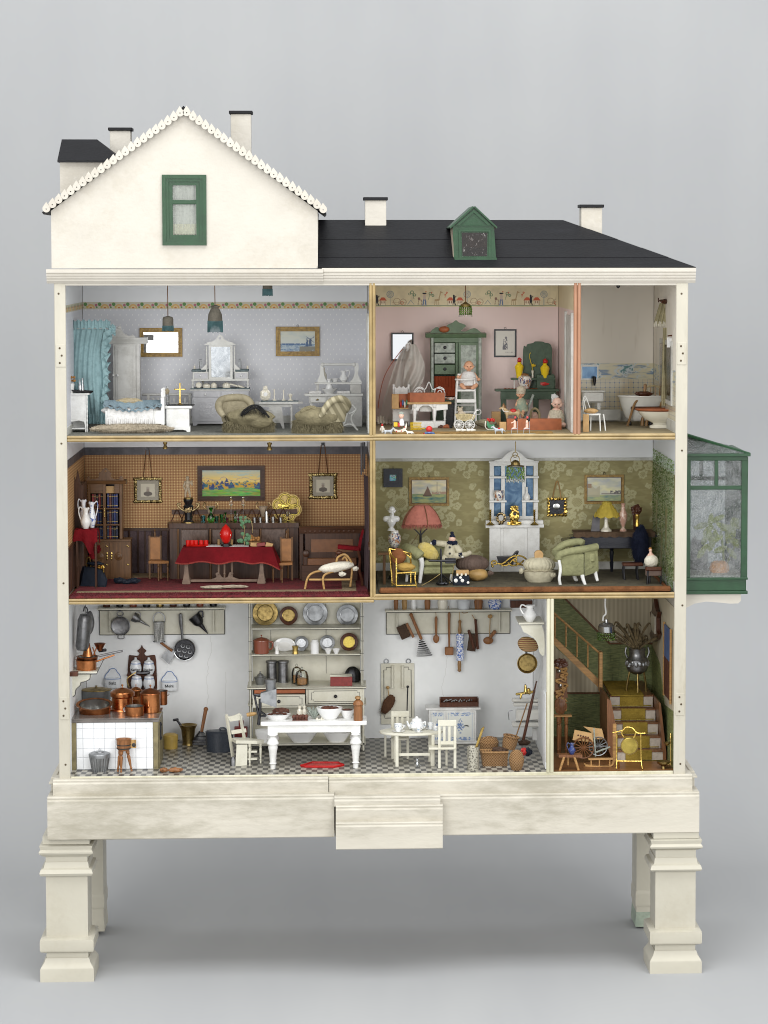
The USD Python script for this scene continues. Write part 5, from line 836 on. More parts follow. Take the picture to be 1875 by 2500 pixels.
# window on the right wall with its curtain
yw0, yw1 = HY(1640,830,200), HY(1640,985,200)
H('window_frame','skirting_white',bx(wr-5,yw0,wr-2.2,yw1,90,330),label='bathroom window frame'); H('pane','dirty_pane',bx(wr-6,yw0+12,wr-5.2,yw1-12,110,310))
t = T('window_valance','lace edged cream window valance on a dark rod, bathroom wall','curtain','D',1380,480,Y=.2); cloth('yellow_lace',(.50,.45,.28),.3,260,.6); t('valance','yellow_lace',gr(lambda a,b: (1300+150*a-60*b*(1-a),250+210*b,-60*a+110*(1-a)+16*sin(a*34)),60,8)); t('lace_edge','cream_lace',gr(lambda a,b: (1238+212*a,440+50*b+6*sin(a*40),-60*a+112*(1-a)+16*sin(a*34)),60,3)); t('rod','mahogany',nb(1370,230,-10,80,26,70,.4,2.5,3),tb([(1285,240,90),(1285,200,90)],5,6))
one('curtain','narrow cream curtain hanging beside the bathroom window','curtain','D',1350,1290,'yellow_lace',gr(lambda a,b: (1325+60*a-14*b,500+790*b,60-50*a+10*sin(a*20)),26,10),Y=.18)
one('towel','white towel on the rail by the bathroom window','towel','D',1388,698,'white_linen',bx(1362,596,1415,698,0,10,3),Y=.1); one('towel_rail','red brown towel rail by the right post','rail','D',1415,580,'mahogany',tb([(1370,580,0),(1455,574,0)],7,7),Y=.095); one('bead_chain','dark beaded pull chain hanging by the bathroom window','chain','D',1422,1240,'dark_iron',*[sp(1422,600+17*i,0,7,9,7,1) for i in range(38)],Y=.09)
one('hook','dark metal ceiling hook in the bathroom','hook','D',868,50,'dark_iron',sp(868,76,0,20,22,18),tb([(868,40,0),(868,70,0)],8,6),Y=.2)
# ================================================ dining room
cloth('red_velvet',(.155,.005,.009),.45,90,.5,.75,.12); cloth('sand_border',(.22,.165,.10),.35,300,.8); wood('oak',(.17,.085,.035),.35,2); wood('oak_h',(.17,.085,.035),.35,0); wood('sideboard_wood',(.085,.042,.026),.3,2,.7); paint('tan_leather',(.34,.15,.045),.45,.25,80,.3); paint('brown_leather',(.19,.075,.025),.4,.25,90,.3)
metal('bronze',(.30,.22,.11),.3,.6,160,.4); metal('silver',(.62,.62,.60),.16,.25); glassy('red_glass',(.75,.02,.02),.06); glassy('green_glass',(.12,.55,.12),.05); glassy('blue_glass',(.25,.62,.72),.05); glassy('teal_glass',(.1,.42,.36),.05); glassy('plum_glass',(.5,.12,.2),.05); paint('red_lacquer',(.55,.012,.008),.12,.1); paint('bag_leather',(.010,.015,.026),.4,.4,90,.5,spec=.2); china('delft',(.72,.74,.77),(.06,.11,.38),120,.57)
# red carpet with a sand coloured border line
cp = T('carpet','thick crimson pile carpet with sand coloured border covering the dining room floor','carpet','E',800,1470,Y=.012,z=ZMl)
cx0, cx1 = wl + 8, xp1 - 9
def onfloor(t,nm,mat,*ms,**kw):
    """shapes given in doll house units, written under the thing t"""
    v, f = cat(*ms); X = H.p[0] + (v[:,0]-FX) * H.u; Z = H.p[2] + (FY-v[:,1]) * H.u; Yw = v[:,2] * H.u
    return t(nm,mat,(np.column_stack([t.x+(X-t.p[0])/t.u,t.y-(Z-t.p[2])/t.u,(Yw-t.p[1])/t.u]),f),**kw)
onfloor(cp,'pile','red_pile',bx(cx0,yMl-7,cx1,yMl-.5,0,455,3)); onfloor(cp,'border','sand_border',bx(cx0+10,yMl-8.4,cx1-30,yMl-6,66,92,1)); onfloor(cp,'border','sand_border',bx(cx0+10,yMl-8.4,cx1-30,yMl-6,360,440,1)); onfloor(cp,'border','sand_border',bx(cx1-66,yMl-8.6,cx1-30,yMl-6.2,92.5,359,1))
p, n_ = scatter(bx(cx0,yMl-7,cx1,yMl-.5,0,60,3),9000,4); onfloor(cp,'tufts','red_pile',fibres(p,n_+(0,-.2,-.3),4.5,1.2,4,.5),kind='stuff'); ZD = ZMl + 7.4 * H.u
# pictures
alp = lay(lambda U,V_: np.stack([.52+.32*np.clip(V_*3,0,1),.60+.08*V_,.55-.55*np.clip(V_*2,0,.6)],-1),(lambda U,V_: (mottle(U,V_*3,9,1)>.08)*(V_<.3)*.6,(.40,.58,.58)),(lambda U,V_: (abs(V_-(.30+.08*abs(np.sin(U*8.3))-.03*np.sin(U*21))+.1*mottle(U,V_,14,8))<.013)*.7,(.42,.32,.34)),(lambda U,V_: (V_>.48)*1.,(.62,.38,.06)),(lambda U,V_: (V_>.42+.3*abs(((U*13) % 1)-.5)+.25*mottle(U*13 // 1,U*0,3,4))*(V_<.74)*(mottle(U,V_*.6,12,4)>-.03),(.05,.08,.22)),(lambda U,V_: (V_>.4)*(V_<.72)*(mottle(U,V_,22,7)>.12),(.07,.2,.22)),(lambda U,V_: (V_>.70+.05*np.sin(U*7))*1.,lambda U,V_: np.stack([.22+.5*mottle(U,V_*4,9,3),.40+.5*mottle(U,V_*4,12,5),.10+.2*mottle(U,V_,9,6)],-1)))
pic('wide dark framed landscape painting of mountains and blue fir trees','F',180,225,733,515,36,'dark_oak_h',alp,hook=False,n=(110,60))
port = lay((.36,.33,.26),(lambda U,V_: (np.maximum(abs(U-.5),abs(V_-.5))<.34)*1.,(.60,.56,.44)),(lambda U,V_: (np.hypot((U-.5)/.2,(V_-.68)/.12)<1)*1.,(.15,.13,.11)),(lambda U,V_: (np.hypot((U-.5)/.07,(V_-.48)/.10)<1)*1.,(.32,.27,.22)),(lambda U,V_: (np.hypot((U-.5)/.085,(V_-.38)/.06)<1)*.8,(.4,.36,.3)))
def hangpic(label,r,x0,y0,x1,y1,ytop,fn,dx=14):
    t = T('framed_portrait',label,'picture',r,(x0+x1)/2,y1,Y=WY); cx = (x0+x1) / 2
    t('mount','painting',bx(x0+18,y0+18,x1-18,y1-18,-6,0),col=np.tile((.30,.275,.215),(24,1))); art(t,x0+22,y0+22,x1-22,y1-22,-6.4,fn,(44,44)); n = 13
    e = [(x0+(x1-x0)*i/n,y) for i in range(n+1) for y in (y0+8,y1-8)] + [(x,y0+(y1-y0)*i/n) for i in range(1,n) for x in (x0+8,x1-8)]
    t('frame','gilt_scroll',*[nb(x,y,-6,15,14,8,.6,3,int(x*7+y) % 97,1) for x,y in e]); t('cord','dark_cord',tb([(cx-40,y0+10,-4),(cx-dx,ytop,-3)],4,5),tb([(cx+40,y0+10,-4),(cx+dx,ytop,-3)],4,5)); t('hook','dark_iron',bx(cx-14,ytop-20,cx+14,ytop+4,-8,0)); return t
metal('gilt_scroll',(.34,.26,.11),.3,.7,300,.6)
hangpic('gilt framed bust portrait on cords left of the landscape','E',790,365,1030,590,105,port); hangpic('gilt framed portrait on cords right of the landscape','F',1108,292,1322,496,55,port)
for i, (r,x) in enumerate((('E',1068),('F',772))): t = T('ceiling_hook',('small brass ceiling lamp hook in front of the left portrait','small brass ceiling hook above the landscape painting')[i],'hook',r,x,60,Y=.12); t('socket','old_brass',lt(x,0,[(22,98),(20,80),(12,62),(20,45),(22,30)],14)); t('flange','bright_white',bx(x-24,22,x+24,34,-20,20))
# bookcase with its books
b = T('bookcase','carved oak bookcase with scrolled crest and two panelled cupboard doors','bookcase','E',560,1215,Y=.30,z=ZD)
b('cupboard','oak',bx(400,945,752,1228,0,150)); b('top','oak_h',bx(388,928,756,946,-14,155)); b('side_panel','oak',bx(362,420,384,928,16,150)); b('side_panel','oak',bx(650,420,676,928,16,150)); b('back_panel','dark_oak',bx(384,420,650,928,140,150)); b('upright','oak',bx(500,420,528,928,10,22)); b('frieze','oak_h',bx(384,410,520,505,14,24)); b('frieze','oak_h',bx(606,410,650,505,14,24))
for y in (640,790): b('shelf','oak_h',bx(384,y,650,y+12,14,140))
b('cornice','oak_h',prx([(150,385),(-6,385),(2,402),(12,420),(150,420)],345,712)); b('crest','oak',pr(Polygon([q[:2] for q in sm([(352,388),(365,350),(378,345),(385,370),(440,368),(470,345),(465,320),(490,300),(505,280),(530,272),(550,285),(560,300),(582,325),(572,345),(600,372),(650,378),(655,352),(675,345),(692,372),(690,388)],3)]).difference(Point(528,300).buffer(9)),2,14))
for x0, x1, cx in ((408,552,470),(562,745,640)): d_ = b('door','oak',bx(x0,962,x1,1205,-7,-.5)); b('boss','oak',sp(cx,1086,-8,38,38,9),sp(cx,1086,-14,22,22,9),up=d_); b('hinge','brass',*[sp(x1-26+12*(i % 2),y+6*i,-8,7,7,3,1) for y in (990,1160) for i in range(2)],up=d_); b('lock_plate','brass',*[nb(x1-18 if cx<500 else x0+14,1060+24*i,-9,7,16,4,.5,3,i,1) for i in range(3)],up=d_)
b('lock_plate','brass',*[sp(514,650+14*i,8,7,9,4,1) for i in range(6)]); rb = random.Random(5)
for nm, c in (('blue',(.025,.04,.16)),('dark_blue',(.02,.025,.06)),('red',(.24,.035,.03)),('brown',(.13,.045,.03)),('black',(.012,.012,.016))): paint('book_' +nm,c,.4,.3,200,.2)
ords = ['first','second','third','fourth','fifth','sixth','seventh','eighth']
for col, (xa,xb) in (('left',(390,500)),('right',(530,648))):
    for sh, (yt_,yb_) in (('top',(508,640)),('middle',(655,790)),('bottom',(802,928))):
        if col == 'left' and sh == 'bottom': xs = [440,464,482]
        elif col == 'left' and sh == 'middle': xs = [404,424,444,466]
        else: xs = list(np.arange(xa+4,xb-12,20.5))
        for i, x in enumerate(xs):
            k = rb.choice(['blue','blue','dark_blue','dark_blue','red','brown','black'] if col == 'left' or sh == 'top' else ['blue','dark_blue','red','red','brown','black']); h = rb.randint(0,10)
            t = T('book','%s book from the left, %s spine, %s shelf, %s half of the bookcase' % (ords[i],k.replace('_',' '),sh,col),'book','E',x+9,yb_,Y=b.Y+.012,g='books in the carved bookcase',z=b.Z(yb_)); t('cover','book_' +k,bx(x,yt_+h,x+18,yb_,-2,60,2.5)); t('spine_band','old_brass',bx(x-.3,yt_+h+20,x+18.3,yt_+h+25,-2.8,0,.3),bx(x-.3,yb_-26,x+18.3,yb_-21,-2.8,0,.3))
one('paper_slip','pale paper card standing on the top right of the bookcase shelves','card','E',565,505,'tan_card',bx(525,440,606,505,0,4,.3),Y=b.Y+.01)
t = T('corner_cabinet','dark gothic carved cabinet in the left corner behind the jug table','cabinet','E',255,1230,Y=.18,z=ZD); t('body','dark_oak',bx(185,420,325,1240,0,300)); t('pinnacle','dark_oak',*[hull([(x-w_,425,0),(x+w_,425,0),(x-w_,425,40),(x+w_,425,40),(x,y,20)]) for x,y,w_ in ((205,310,24),(270,280,28),(240,350,20))])
# jug table with red velvet throw
t = T('jug_table','small dark table under a red velvet throw by the left post','table','E',320,1230,Y=.13,z=ZD); t('tabletop','dark_oak_h',bx(240,838,440,850,0,120)); [t('leg','dark_oak',turned(x,d_,850,1235,10,LEG)) for x in (255,425) for d_ in (10,110)]
one('velvet_throw','crimson velvet throw draped with a pointed corner over the jug table','throw','E',340,836,'red_velvet',gr(lambda a,b: (238+205*a,834,-4+126*b),10,6),gr(lambda a,b: (238+205*a-24*b*(a<.3),834+b*(110+120*math.exp(-((a-.66)/.18)**2))+4*sin(a*20),-6-8*sin(a*16)*b),50,10),gr(lambda a,b: (443+20*b+5*sin(b*5),836+130*b,-4+126*a+8*sin(a*14)*b),20,8),Y=t.Y,z=t.Z(838)+.0004); zt = t.Z(833)
jug('jug','white and blue porcelain jug standing at the front of the red draped table','E',338,835,200,48,'porcelain',-1,t.Y+.01,zt); jug('jug','blue painted porcelain ewer behind the white jug','E',395,812,230,40,'delft',1,t.Y+.03,zt); jug('jug','dark blue ewer with tall spout at the corner cabinet','E',318,812,250,38,'delft',-1,t.Y+.035,zt)
one('flower','dark red velvet flower ornament on the cupboard door','flower','E',445,1060,'red_velvet',nb(445,1020,0,30,34,18,.6,3,3),Y=b.Y-.012); one('vase','dark red vase on the floor beside the bookcase','vase','E',395,1110,'red_velvet',lt(395,0,[(36,1110),(40,1085),(20,1060),(14,1020),(22,985)],18),Y=.2)
# bag and shoes
t = T('travel_bag','dark blue leather travelling bag with brass fittings and handle by the left post','bag','E',370,1365,z=ZD,rz=-12); t('bag_body','bag_leather',hull([(290,1364,0),(525,1366,0),(542,1300,0),(478,1200,26),(322,1186,26),(236,1350,110),(500,1356,130),(470,1196,90),(252,1180,80),(226,1300,110)]),tb([(290,1362,-2),(322,1188,24),(478,1202,24),(540,1300,-2),(525,1364,-2)],5,6)); t('flap','bag_leather',nb(420,1155,40,75,20,40,.3,2,2)); t('handle','brass',tb(sm([(335,1190,40),(340,1110,40),(365,1105,40),(375,1185,40)]),6,6)); t('clasp','gold_leaf',nb(470,1185,20,34,18,12,.6,3,4),tb(sm([(440,1190,6),(490,1165,6),(505,1230,6)]),6,5)); t('trim','silver',tb([(290,1364,-4),(525,1366,-4)],4,5))
one('slippers','pair of small dark fur slippers on the crimson carpet','slippers','E',715,1340,'bag_leather',nb(650,1312,20,55,26,30,.4,3,1),nb(775,1315,16,58,26,30,.4,3,2),nb(715,1325,0,40,16,20,.4,3,3),z=ZD); one('brass_bell','brass dish and handbell on the floor right of the travel bag','bell','E',560,1290,'old_brass',lt(560,20,[(40,1292),(36,1282),(12,1270),(10,1240)],16),lt(610,30,[(26,1292),(24,1270),(8,1245)],14),z=ZD)
# chairs
def dining_chair(x,y,f,label,r='E',s=1.0):
    t = T('dining_chair',label,'chair',r,x,y,z=ZD,g='leather dining chairs'); X = lambda a: x + a * f * s; Yy = lambda a: y - a * s
    t('backrest','tan_leather',bx(X(-42),Yy(390),X(48),Yy(185),-2,8,2)); [t('back_post','oak',bx(X(a),Yy(405),X(a+18),Yy(5),0,16)) for a in (-58,44)]; t('top_rail','oak_h',bx(X(-58),Yy(396),X(62),Yy(384),-1,12)); t('finial','oak',turned(X(0),4,Yy(470),Yy(392),11*s,((0,.1),(.2,.9),(.35,.5),(.6,1),(1,.8)))); t('seat','tan_leather',prz([(X(-52),6),(X(60),6),(X(132),-90),(X(60),-120),(X(-52),-90)],Yy(182),Yy(160)))
    [t('leg','oak',turned(X(a),d_,Yy(160),Yy(0),11*s,LEG)) for a,d_ in ((40,-110),(122,-80))]; t('seat_rail','oak_h',bx(X(-52),Yy(160),X(60),Yy(148),-6,6)); return t
dining_chair(975,1300,1,'tan leather dining chair at the left end of the velvet table'); 
# sideboard
s = T('sideboard','dark bow fronted sideboard with figured doors behind the velvet table','sideboard','F',500,1050,Y=.29,z=ZD)
s('body','sideboard_wood',bx(-50,740,1010,1075,10,150)); s('top','sideboard_wood',prz(sm([(-65,150),(-65,0),(10,-10),(240,-20),(280,-6),(690,-6),(730,-20),(960,-10),(1024,0),(1024,150)],3),698,738)); g = N(); x, y, z = g.xyz(); w1 = g.noise(1,5,(90,90,45),.6,2.5); g.done('figured_veneer',g.mix(g.step(w1,.3,.7),(.12,.075,.055),(.06,.032,.02)),.28,0.0)
for x0, x1, nm in ((45,268,'door'),(705,905,'door'),(300,480,'drawer'),(490,690,'drawer')): s(nm,'figured_veneer',bx(x0,748,x1,1000 if nm == 'door' else 870,-14,9,4))
[s('column','oak',turned(x,0,745,1060,10,[(i/10,.8+.2*(i % 2)) for i in range(11)])) for x in (20,285,700,925)]; [s('gallery','dark_oak',*[tb(sm([(x,695,140),(x+20,640,140),(x+45,600,140),(x+70,650,140),(x+90,690,140)]),5,5) for x in range(x0,x0+240,80)]) for x0 in (-40,500,680)]; s('back_rail','dark_oak_h',bx(-40,600,1000,640,144,150)); s('foot','sideboard_wood',sp(20,1075,20,26,22,20),sp(985,1075,20,26,22,20))
zt = s.Z(698)
def on(nm,lab,cat_,r,x,y,mat,*m,dy=.02,z=None,smooth=32): return one(nm,lab,cat_,r,x,y,mat,*m,Y=s.Y+dy,z=zt if z is None else z,smooth=smooth)
t = T('statue','bronzed nude statue figure on a black urn shaped pedestal on the sideboard','statue','F',100,692,Y=s.Y+.012,z=zt); t('urn','black_gloss',lt(102,0,[(50,690),(46,682),(30,672),(32,600),(44,560),(28,545),(40,520),(42,500),(0,498)],24)); t('base','old_brass',lt(102,0,[(54,695),(52,684)],20)); t('cap','old_brass',lt(102,0,[(40,500),(36,488),(0,486)],20)); t('ornament','bronze',*[tb(sm([(102+f*30,600,0),(102+f*70,575,0),(102+f*88,545,0),(102+f*60,540,0)]),9,6) for f in (-1,1)],nb(102,585,-30,26,30,10,.5,3,2)); paint('pale_urn',(.40,.31,.22),.5,.3,200,.3); paint('pale_bronze',(.46,.37,.25),.35,.4,200,.4)
t('figure','pale_bronze',body([((96,325,0,15),(97,335,0,13)),((97,345,0,9),(97,362,0,18)),((78,362,0,12),(114,362,0,12)),((97,362,0,20),(96,410,0,17)),((88,415,0,13),(80,450,0,10)),((80,450,0,10),(78,484,0,7)),((104,415,0,13),(112,450,-4,10)),((112,450,-4,10),(118,484,0,7)),((76,364,0,8),(64,395,-4,7)),((64,395,-4,7),(74,420,-12,6)),((118,364,0,8),(134,385,0,7)),((134,385,0,7),(132,350,-6,6))],4))
gl = (('tall blue tumbler',225,640,20,'blue_glass'),('dark teal tumbler',335,645,19,'teal_glass'),('dark green tumbler',378,628,17,'green_glass'),('small red glass',422,655,12,'plum_glass'),('short plum tumbler',518,655,14,'plum_glass'),('tiny clear tumbler',505,620,11,'clear_glass'))
for nm, x, h, w_, m_ in gl: on('tumbler',nm+' in the row of coloured glasses on the sideboard','glass','F',x,692,m_,lt(x,0,[(w_*.75,692),(w_,h),(w_*.9,h),(w_*.65,686),(0,686)],16))
def vaseform(x,y,h,w_): return lt(x,0,[(w_*.7,y),(w_,y-h*.15),(w_*.95,y-h*.4),(w_*.4,y-h*.6),(w_*.35,y-h*.8),(w_*.75,y-h),(w_*.6,y-h),(w_*.25,y-h*.8)],18)
on('carafe','bright green glass carafe on the sideboard','carafe','F',288,692,'green_glass',vaseform(288,692,120,28)); on('carafe','slim green bottle beside the wine glasses on the sideboard','carafe','F',487,692,'green_glass',vaseform(487,692,90,14),dy=.03); on('green_bottle','small narrow green bottle behind the dark tumbler','bottle','F',408,692,'green_glass',vaseform(408,692,80,13),dy=.035)
for i, x in enumerate((455,556)): on('wine_glass',('tall stemmed glass, left of the pair before the landscape','tall stemmed glass, right of the pair before the landscape')[i],'glass','F',x,692,'clear_glass',lt(x,0,[(16,692),(4,686),(4,560),(14,548),(15,515),(6,492),(9,486),(0,480)],14),dy=.03)
on('wine_glass','small clear goblet at the right end of the sideboard','glass','F',922,690,'clear_glass',lt(922,0,[(18,690),(4,684),(4,655),(15,635),(16,605),(13,605),(0,645)],14))
for i, (x,h,w_) in enumerate(((648,655,18),(696,655,18),(748,588,15),(802,650,17),(864,655,18))): on('silver_cup',('first small silver beaker on the right of the sideboard','second small silver beaker on the sideboard, left of the tall one','tall silver flask between the beakers on the sideboard','silver beaker right of the tall flask','silver beaker before the brass plaque')[i],'cup','F',x,692,'silver',lt(x,0,[(w_*.8,692),(w_,h),(w_*.9,h),(0,680)] if i != 2 else [(17,692),(16,610),(10,600),(13,588),(0,586)],16),dy=.015)
for i, x in enumerate((285,720)): t = T('urn',('left carved urn standing on the sideboard gallery','right carved urn standing on the sideboard gallery')[i],'urn','F',x,620,Y=s.Y+.04,z=s.Z(640)); t('body','pale_urn',lt(x,0,[(18,640),(20,615),(32,580),(38,562),(32,562),(0,580)],18)); t('handle','bronze',*[tb(sm([(x+f*34,590,0),(x+f*60,560,0),(x+f*48,530,0),(x+f*40,548,0)]),4,5) for f in (-1,1)])
t = T('brass_plaque','round embossed brass charger with lobed rim leaning on the dining wall','charger','F',915,690,Y=s.Y+.045); t('plate','old_brass',*[pr(unary_union([Point(915+62*cos(a),570+62*sin(a)).buffer(64) for a in np.linspace(.3,6.58,7)[:-1]]),0,6)]); metal('gold_brass',(.55,.42,.10),.22,.5,60,.3); t('embossing','gold_brass',*[tb([(915+66*cos(a)+44*cos(b_),570+66*sin(a)+44*sin(b_),-3) for b_ in np.linspace(0,2*pi,24)],7,6) for a in np.linspace(.3,6.58,7)[:-1]],nb(915,560,0,70,22,10,.5,3,1),nb(915,595,0,56,20,10,.5,3,2))
# settle at right
t = T('settle','carved dark settle with brown leather back in the right corner','settle','F',1290,1100,Y=.26,z=ZD); t('frame','dark_oak',pr(frame_poly(1068,785,1508,985,46),-8,8)); t('leather_back','brown_leather',bx(1114,830,1462,950,-2,6)); t('seat','brown_leather',bx(1080,985,1490,1040,-60,8)); t('base','dark_oak_h',bx(1040,1040,1500,1105,-64,8)); t('crest','dark_oak_h',prx([(12,722),(-20,726),(-14,745),(-6,785),(12,785)],1018,1560),*[sp(1070+40*i,765,-8,14,10,6,1) for i in range(11)]); t('arm','dark_oak',tb([(1075,945,-64),(1075,945,0)],28,12),bx(1052,950,1090,1040,-60,0)); t('post','dark_oak',bx(1020,745,1052,1100,10,40))
# refectory table with velvet cloth
t = T('dining_table','oak refectory table with carved trestle and stretcher under a crimson cloth','table','F',400,1205,z=ZD); t('tabletop','oak_h',bx(60,902,780,915,-10,160)); paint('grey_oak',(.20,.135,.095),.45,.3,80,.3)
for x, f in ((85,-1),(705,1)): t('trestle','grey_oak',pr(sm([(x-18,915),(x-14,1060),(x-26,1160),(x-34,1205),(x+30,1205),(x+24,1160),(x+14,1060),(x+18,915)],3),20,50),pr(sm([(x-18,915),(x-14,1060),(x-26,1160),(x-34,1190),(x+30,1190),(x+24,1160),(x+14,1060),(x+18,915)],3),100,130))
t('stretcher','grey_oak',bx(100,1172,690,1194,50,66)); t('scroll','grey_oak',pr(sm([(282,1172),(330,1155),(325,1125),(350,1115),(375,1150),(400,1160),(425,1150),(440,1115),(470,1120),(465,1150),(520,1172)],4),50,64)); [t('spindle','grey_oak',turned(x,57,930,1165,14,LEG)) for x in (350,398,460)]; zt2 = t.Z(902); tY = t.Y
c = T('tablecloth','crimson velvet cloth with scalloped hem draped over the dining table','tablecloth','F',410,903,Y=tY,z=zt2+.0003); c('cloth','red_velvet',gr(lambda a,b: (55+740*a,899-2*vnoise(np.array([a*9,b*3,1.5])),-18+180*b),40,8),gr(lambda a,b: (55+740*a+(a-.5)*120*b,899+b*(125+60*max(0,a-.82)/.18+10*sin(a*19)) ,-18-26*b+7*sin(a*24)*b),80,12),gr(lambda a,b: (795+62*b+6*sin(a*12)*b,899+b*(125+60*(1-a)),-18+180*a-26*b*(1-a)),20,8),gr(lambda a,b: (55-62*b,899+130*b,-18+180*a-26*b*(1-a)),20,8)); cloth('red_fringe',(.30,.05,.04),.3,300,.7); c('fringe','red_fringe',tb([(55+740*a+(a-.5)*120,899+125+60*max(0,a-.82)/.18+10*sin(a*19),-44+7*sin(a*24)) for a in np.linspace(0,1,60)],6,5))
zt2 += .0012
def ont(nm,lab,cat_,x,y,dy=.01): return T(nm,lab,cat_,'F',x,y,Y=tY+dy,z=zt2)
one('table_runner','white linen runner along the middle of the velvet table','runner','F',430,905,'white_linen',bx(250,901,600,905,-30,110,.5),Y=tY+.01,z=zt2)
t = ont('tray','round red lacquer tray of red cups on the velvet table','tray',175,908); t('tray','red_lacquer',lt(175,40,[(0,908),(86,906),(98,880),(92,880),(80,898),(0,900)],32,1,.5)); zz_ = t.Z(899)
for i, x in enumerate((98,132,165,208,248)): one('red_cup',['first','second','middle','fourth','last'][i]+' little red lacquer cup from the left on the red tray','cup','F',x,880,'red_lacquer',lt(x,0,[(15,884),(18,868),(19,842),(15,842),(0,870)],16),Y=tY+.018,z=zz_)
t = ont('lantern','red glass oil lamp with gold flowers on a dark foot, mid table','lamp',412,905); t('foot','black_gloss',lt(414,10,[(50,906),(48,890),(40,872),(20,866)],24)); t('globe','red_lacquer',lt(412,10,[(18,866),(34,850),(50,810),(52,780),(40,755),(28,735),(14,722),(6,712)],28)); t('flowers','cream_china',*[nb(380+22*i,792+6*(i % 2),-36+10*abs(i-1.5),9,12,4,.5,4,i,1) for i in range(4)])
for i, x in enumerate((352,460)): on('candle_block',('wooden block left of the red lamp','wooden block right of the red lamp')[i],'block','F',x,888,'light_wood',bx(x-9,835,x+9,890,0,16),z=zt2,dy=tY+.03-s.Y)
paint('leaf_green',(.09,.22,.10),.45,.4,200); t = ont('ivy_plant','trailing green ivy plant on a wire stem, on the velvet table','plant',565,905,.02); t('stem','bronze',tb(sm([(572,905,0),(560,830,0),(566,760,0),(560,690,0),(590,655,0),(625,690,0),(632,780,0)]),5,6)); t('leaves','leaf_green',*[rot(nb(565+34*cos(i*2.4)*(1 if i<12 else .45),(830 if i<12 else 690)+42*sin(i*1.7),12*sin(i*3.3),15,16,4,.4,2,i,1),i*40,(565,830 if i<12 else 690)) for i in range(20)],kind='stuff')
t = ont('fruit_basket','brown basket heaped with dried fruit and a book beside the ivy','basket',655,895,.02); t('basket','wicker',lt(650,20,[(42,895),(54,860),(50,855),(0,875)],20)); t('fruit','dried_orange',*[nb(620+20*(i % 4),840-14*(i // 4),10+12*(i % 3),14,13,13,.2,2,i,1) for i in range(9)],kind='stuff')
for i, (x0,x1,m_,a,lb) in enumerate(((612,668,'tan_card',8,'small tan book lying by the fruit basket'),(665,740,'book_red',-6,'open crimson book leaning at the table end'),(735,795,'tan_card',14,'folded cream letter at the right table end'))): t = ont('book',lb,'book',(x0+x1)/2,905+i*3,.004); t('cover',m_,rot(bx(x0,865,x1,905,0,60-20*i,2),a,((x0+x1)/2,905)))
dining_chair(915,1180,-1,'tan leather dining chair at the right end of the velvet table','F',.9); t = T('red_chair','dark framed chair with buttoned red leather seat by the right wall','chair','F',1480,1180,Y=.15,z=ZD); t('seat','red_velvet',rot(bx(1335,898,1520,930,-10,90,6),6,(1500,915))); t('backrest','red_velvet',pr(sm([(1500,930),(1515,840),(1540,760),(1552,765),(1535,850),(1525,930)],3),0,80)); [t('leg','mahogany',tb(sm([(1505,925,d_),(1520,1000,d_),(1515,1090,d_),(1540,1182,d_)]),12,7)) for d_ in (0,80)]; t('leg','mahogany',tb(sm([(1345,925,10),(1330,960,10),(1320,985,5)]),9,6)); t('arm','mahogany',sp(1350,945,0,34,16,20))
one('tiger_rug','small tawny fur mat lying on the carpet before the table','mat','F',370,1245,'fur',nb(320,1230,0,110,14,30,.4,3,2),nb(480,1226,4,105,12,26,.4,3,5),z=ZD)
t = T('rattan_stool','bent rattan lounger with a cream tasselled cushion at the right','lounger','F',1270,1245,z=ZD); wood('rattan',(.50,.30,.11),.35,0)
for pts in ([(1065,1245,0),(1090,1150,4),(1150,1105,8),(1300,1085,10),(1440,1060,14)],[(1225,1250,-30),(1215,1150,-28),(1260,1110,-20),(1400,1080,-10)],[(1440,1230,20),(1452,1120,20),(1450,1030,24),(1400,965,30),(1340,985,36),(1325,1030,40)],[(1375,1010,60),(1400,985,50),(1420,1030,40)]): t('cane','rattan',tb(sm(pts,6),9,8))
t('slat','rattan',bx(1100,1160,1440,1175,0,8)); c = T('cushion','cream damask cushion with tassels lying on the rattan lounger','cushion','F',1320,1115,Y=t.Y+.005); c('pad','cream_lace',rot(nb(1325,1065,0,150,42,60,.12,2,3),-8,(1325,1065))); c('tassel','cream_lace',nb(1372,1118,-36,26,18,14,.5,3,1),nb(1482,1078,-10,22,18,12,.5,3,2))
# dark curtain and shutters on the right wall
one('shutter','dark shutter hanging high on the right dining wall','shutter','F',1555,300,'slate_frieze',*[bx(1525+14*i,40,1536+14*i,300-20*i,30*i-30,60+30*i) for i in range(3)],Y=.09); one('curtain','dark plum velvet curtain along the right dining wall','curtain','F',1575,1320,'plum_felt',gr(lambda a,b: (1556+34*a+5*sin(b*4),310+960*b,220-280*a+20*sin(a*26)),60,12),Y=.11)
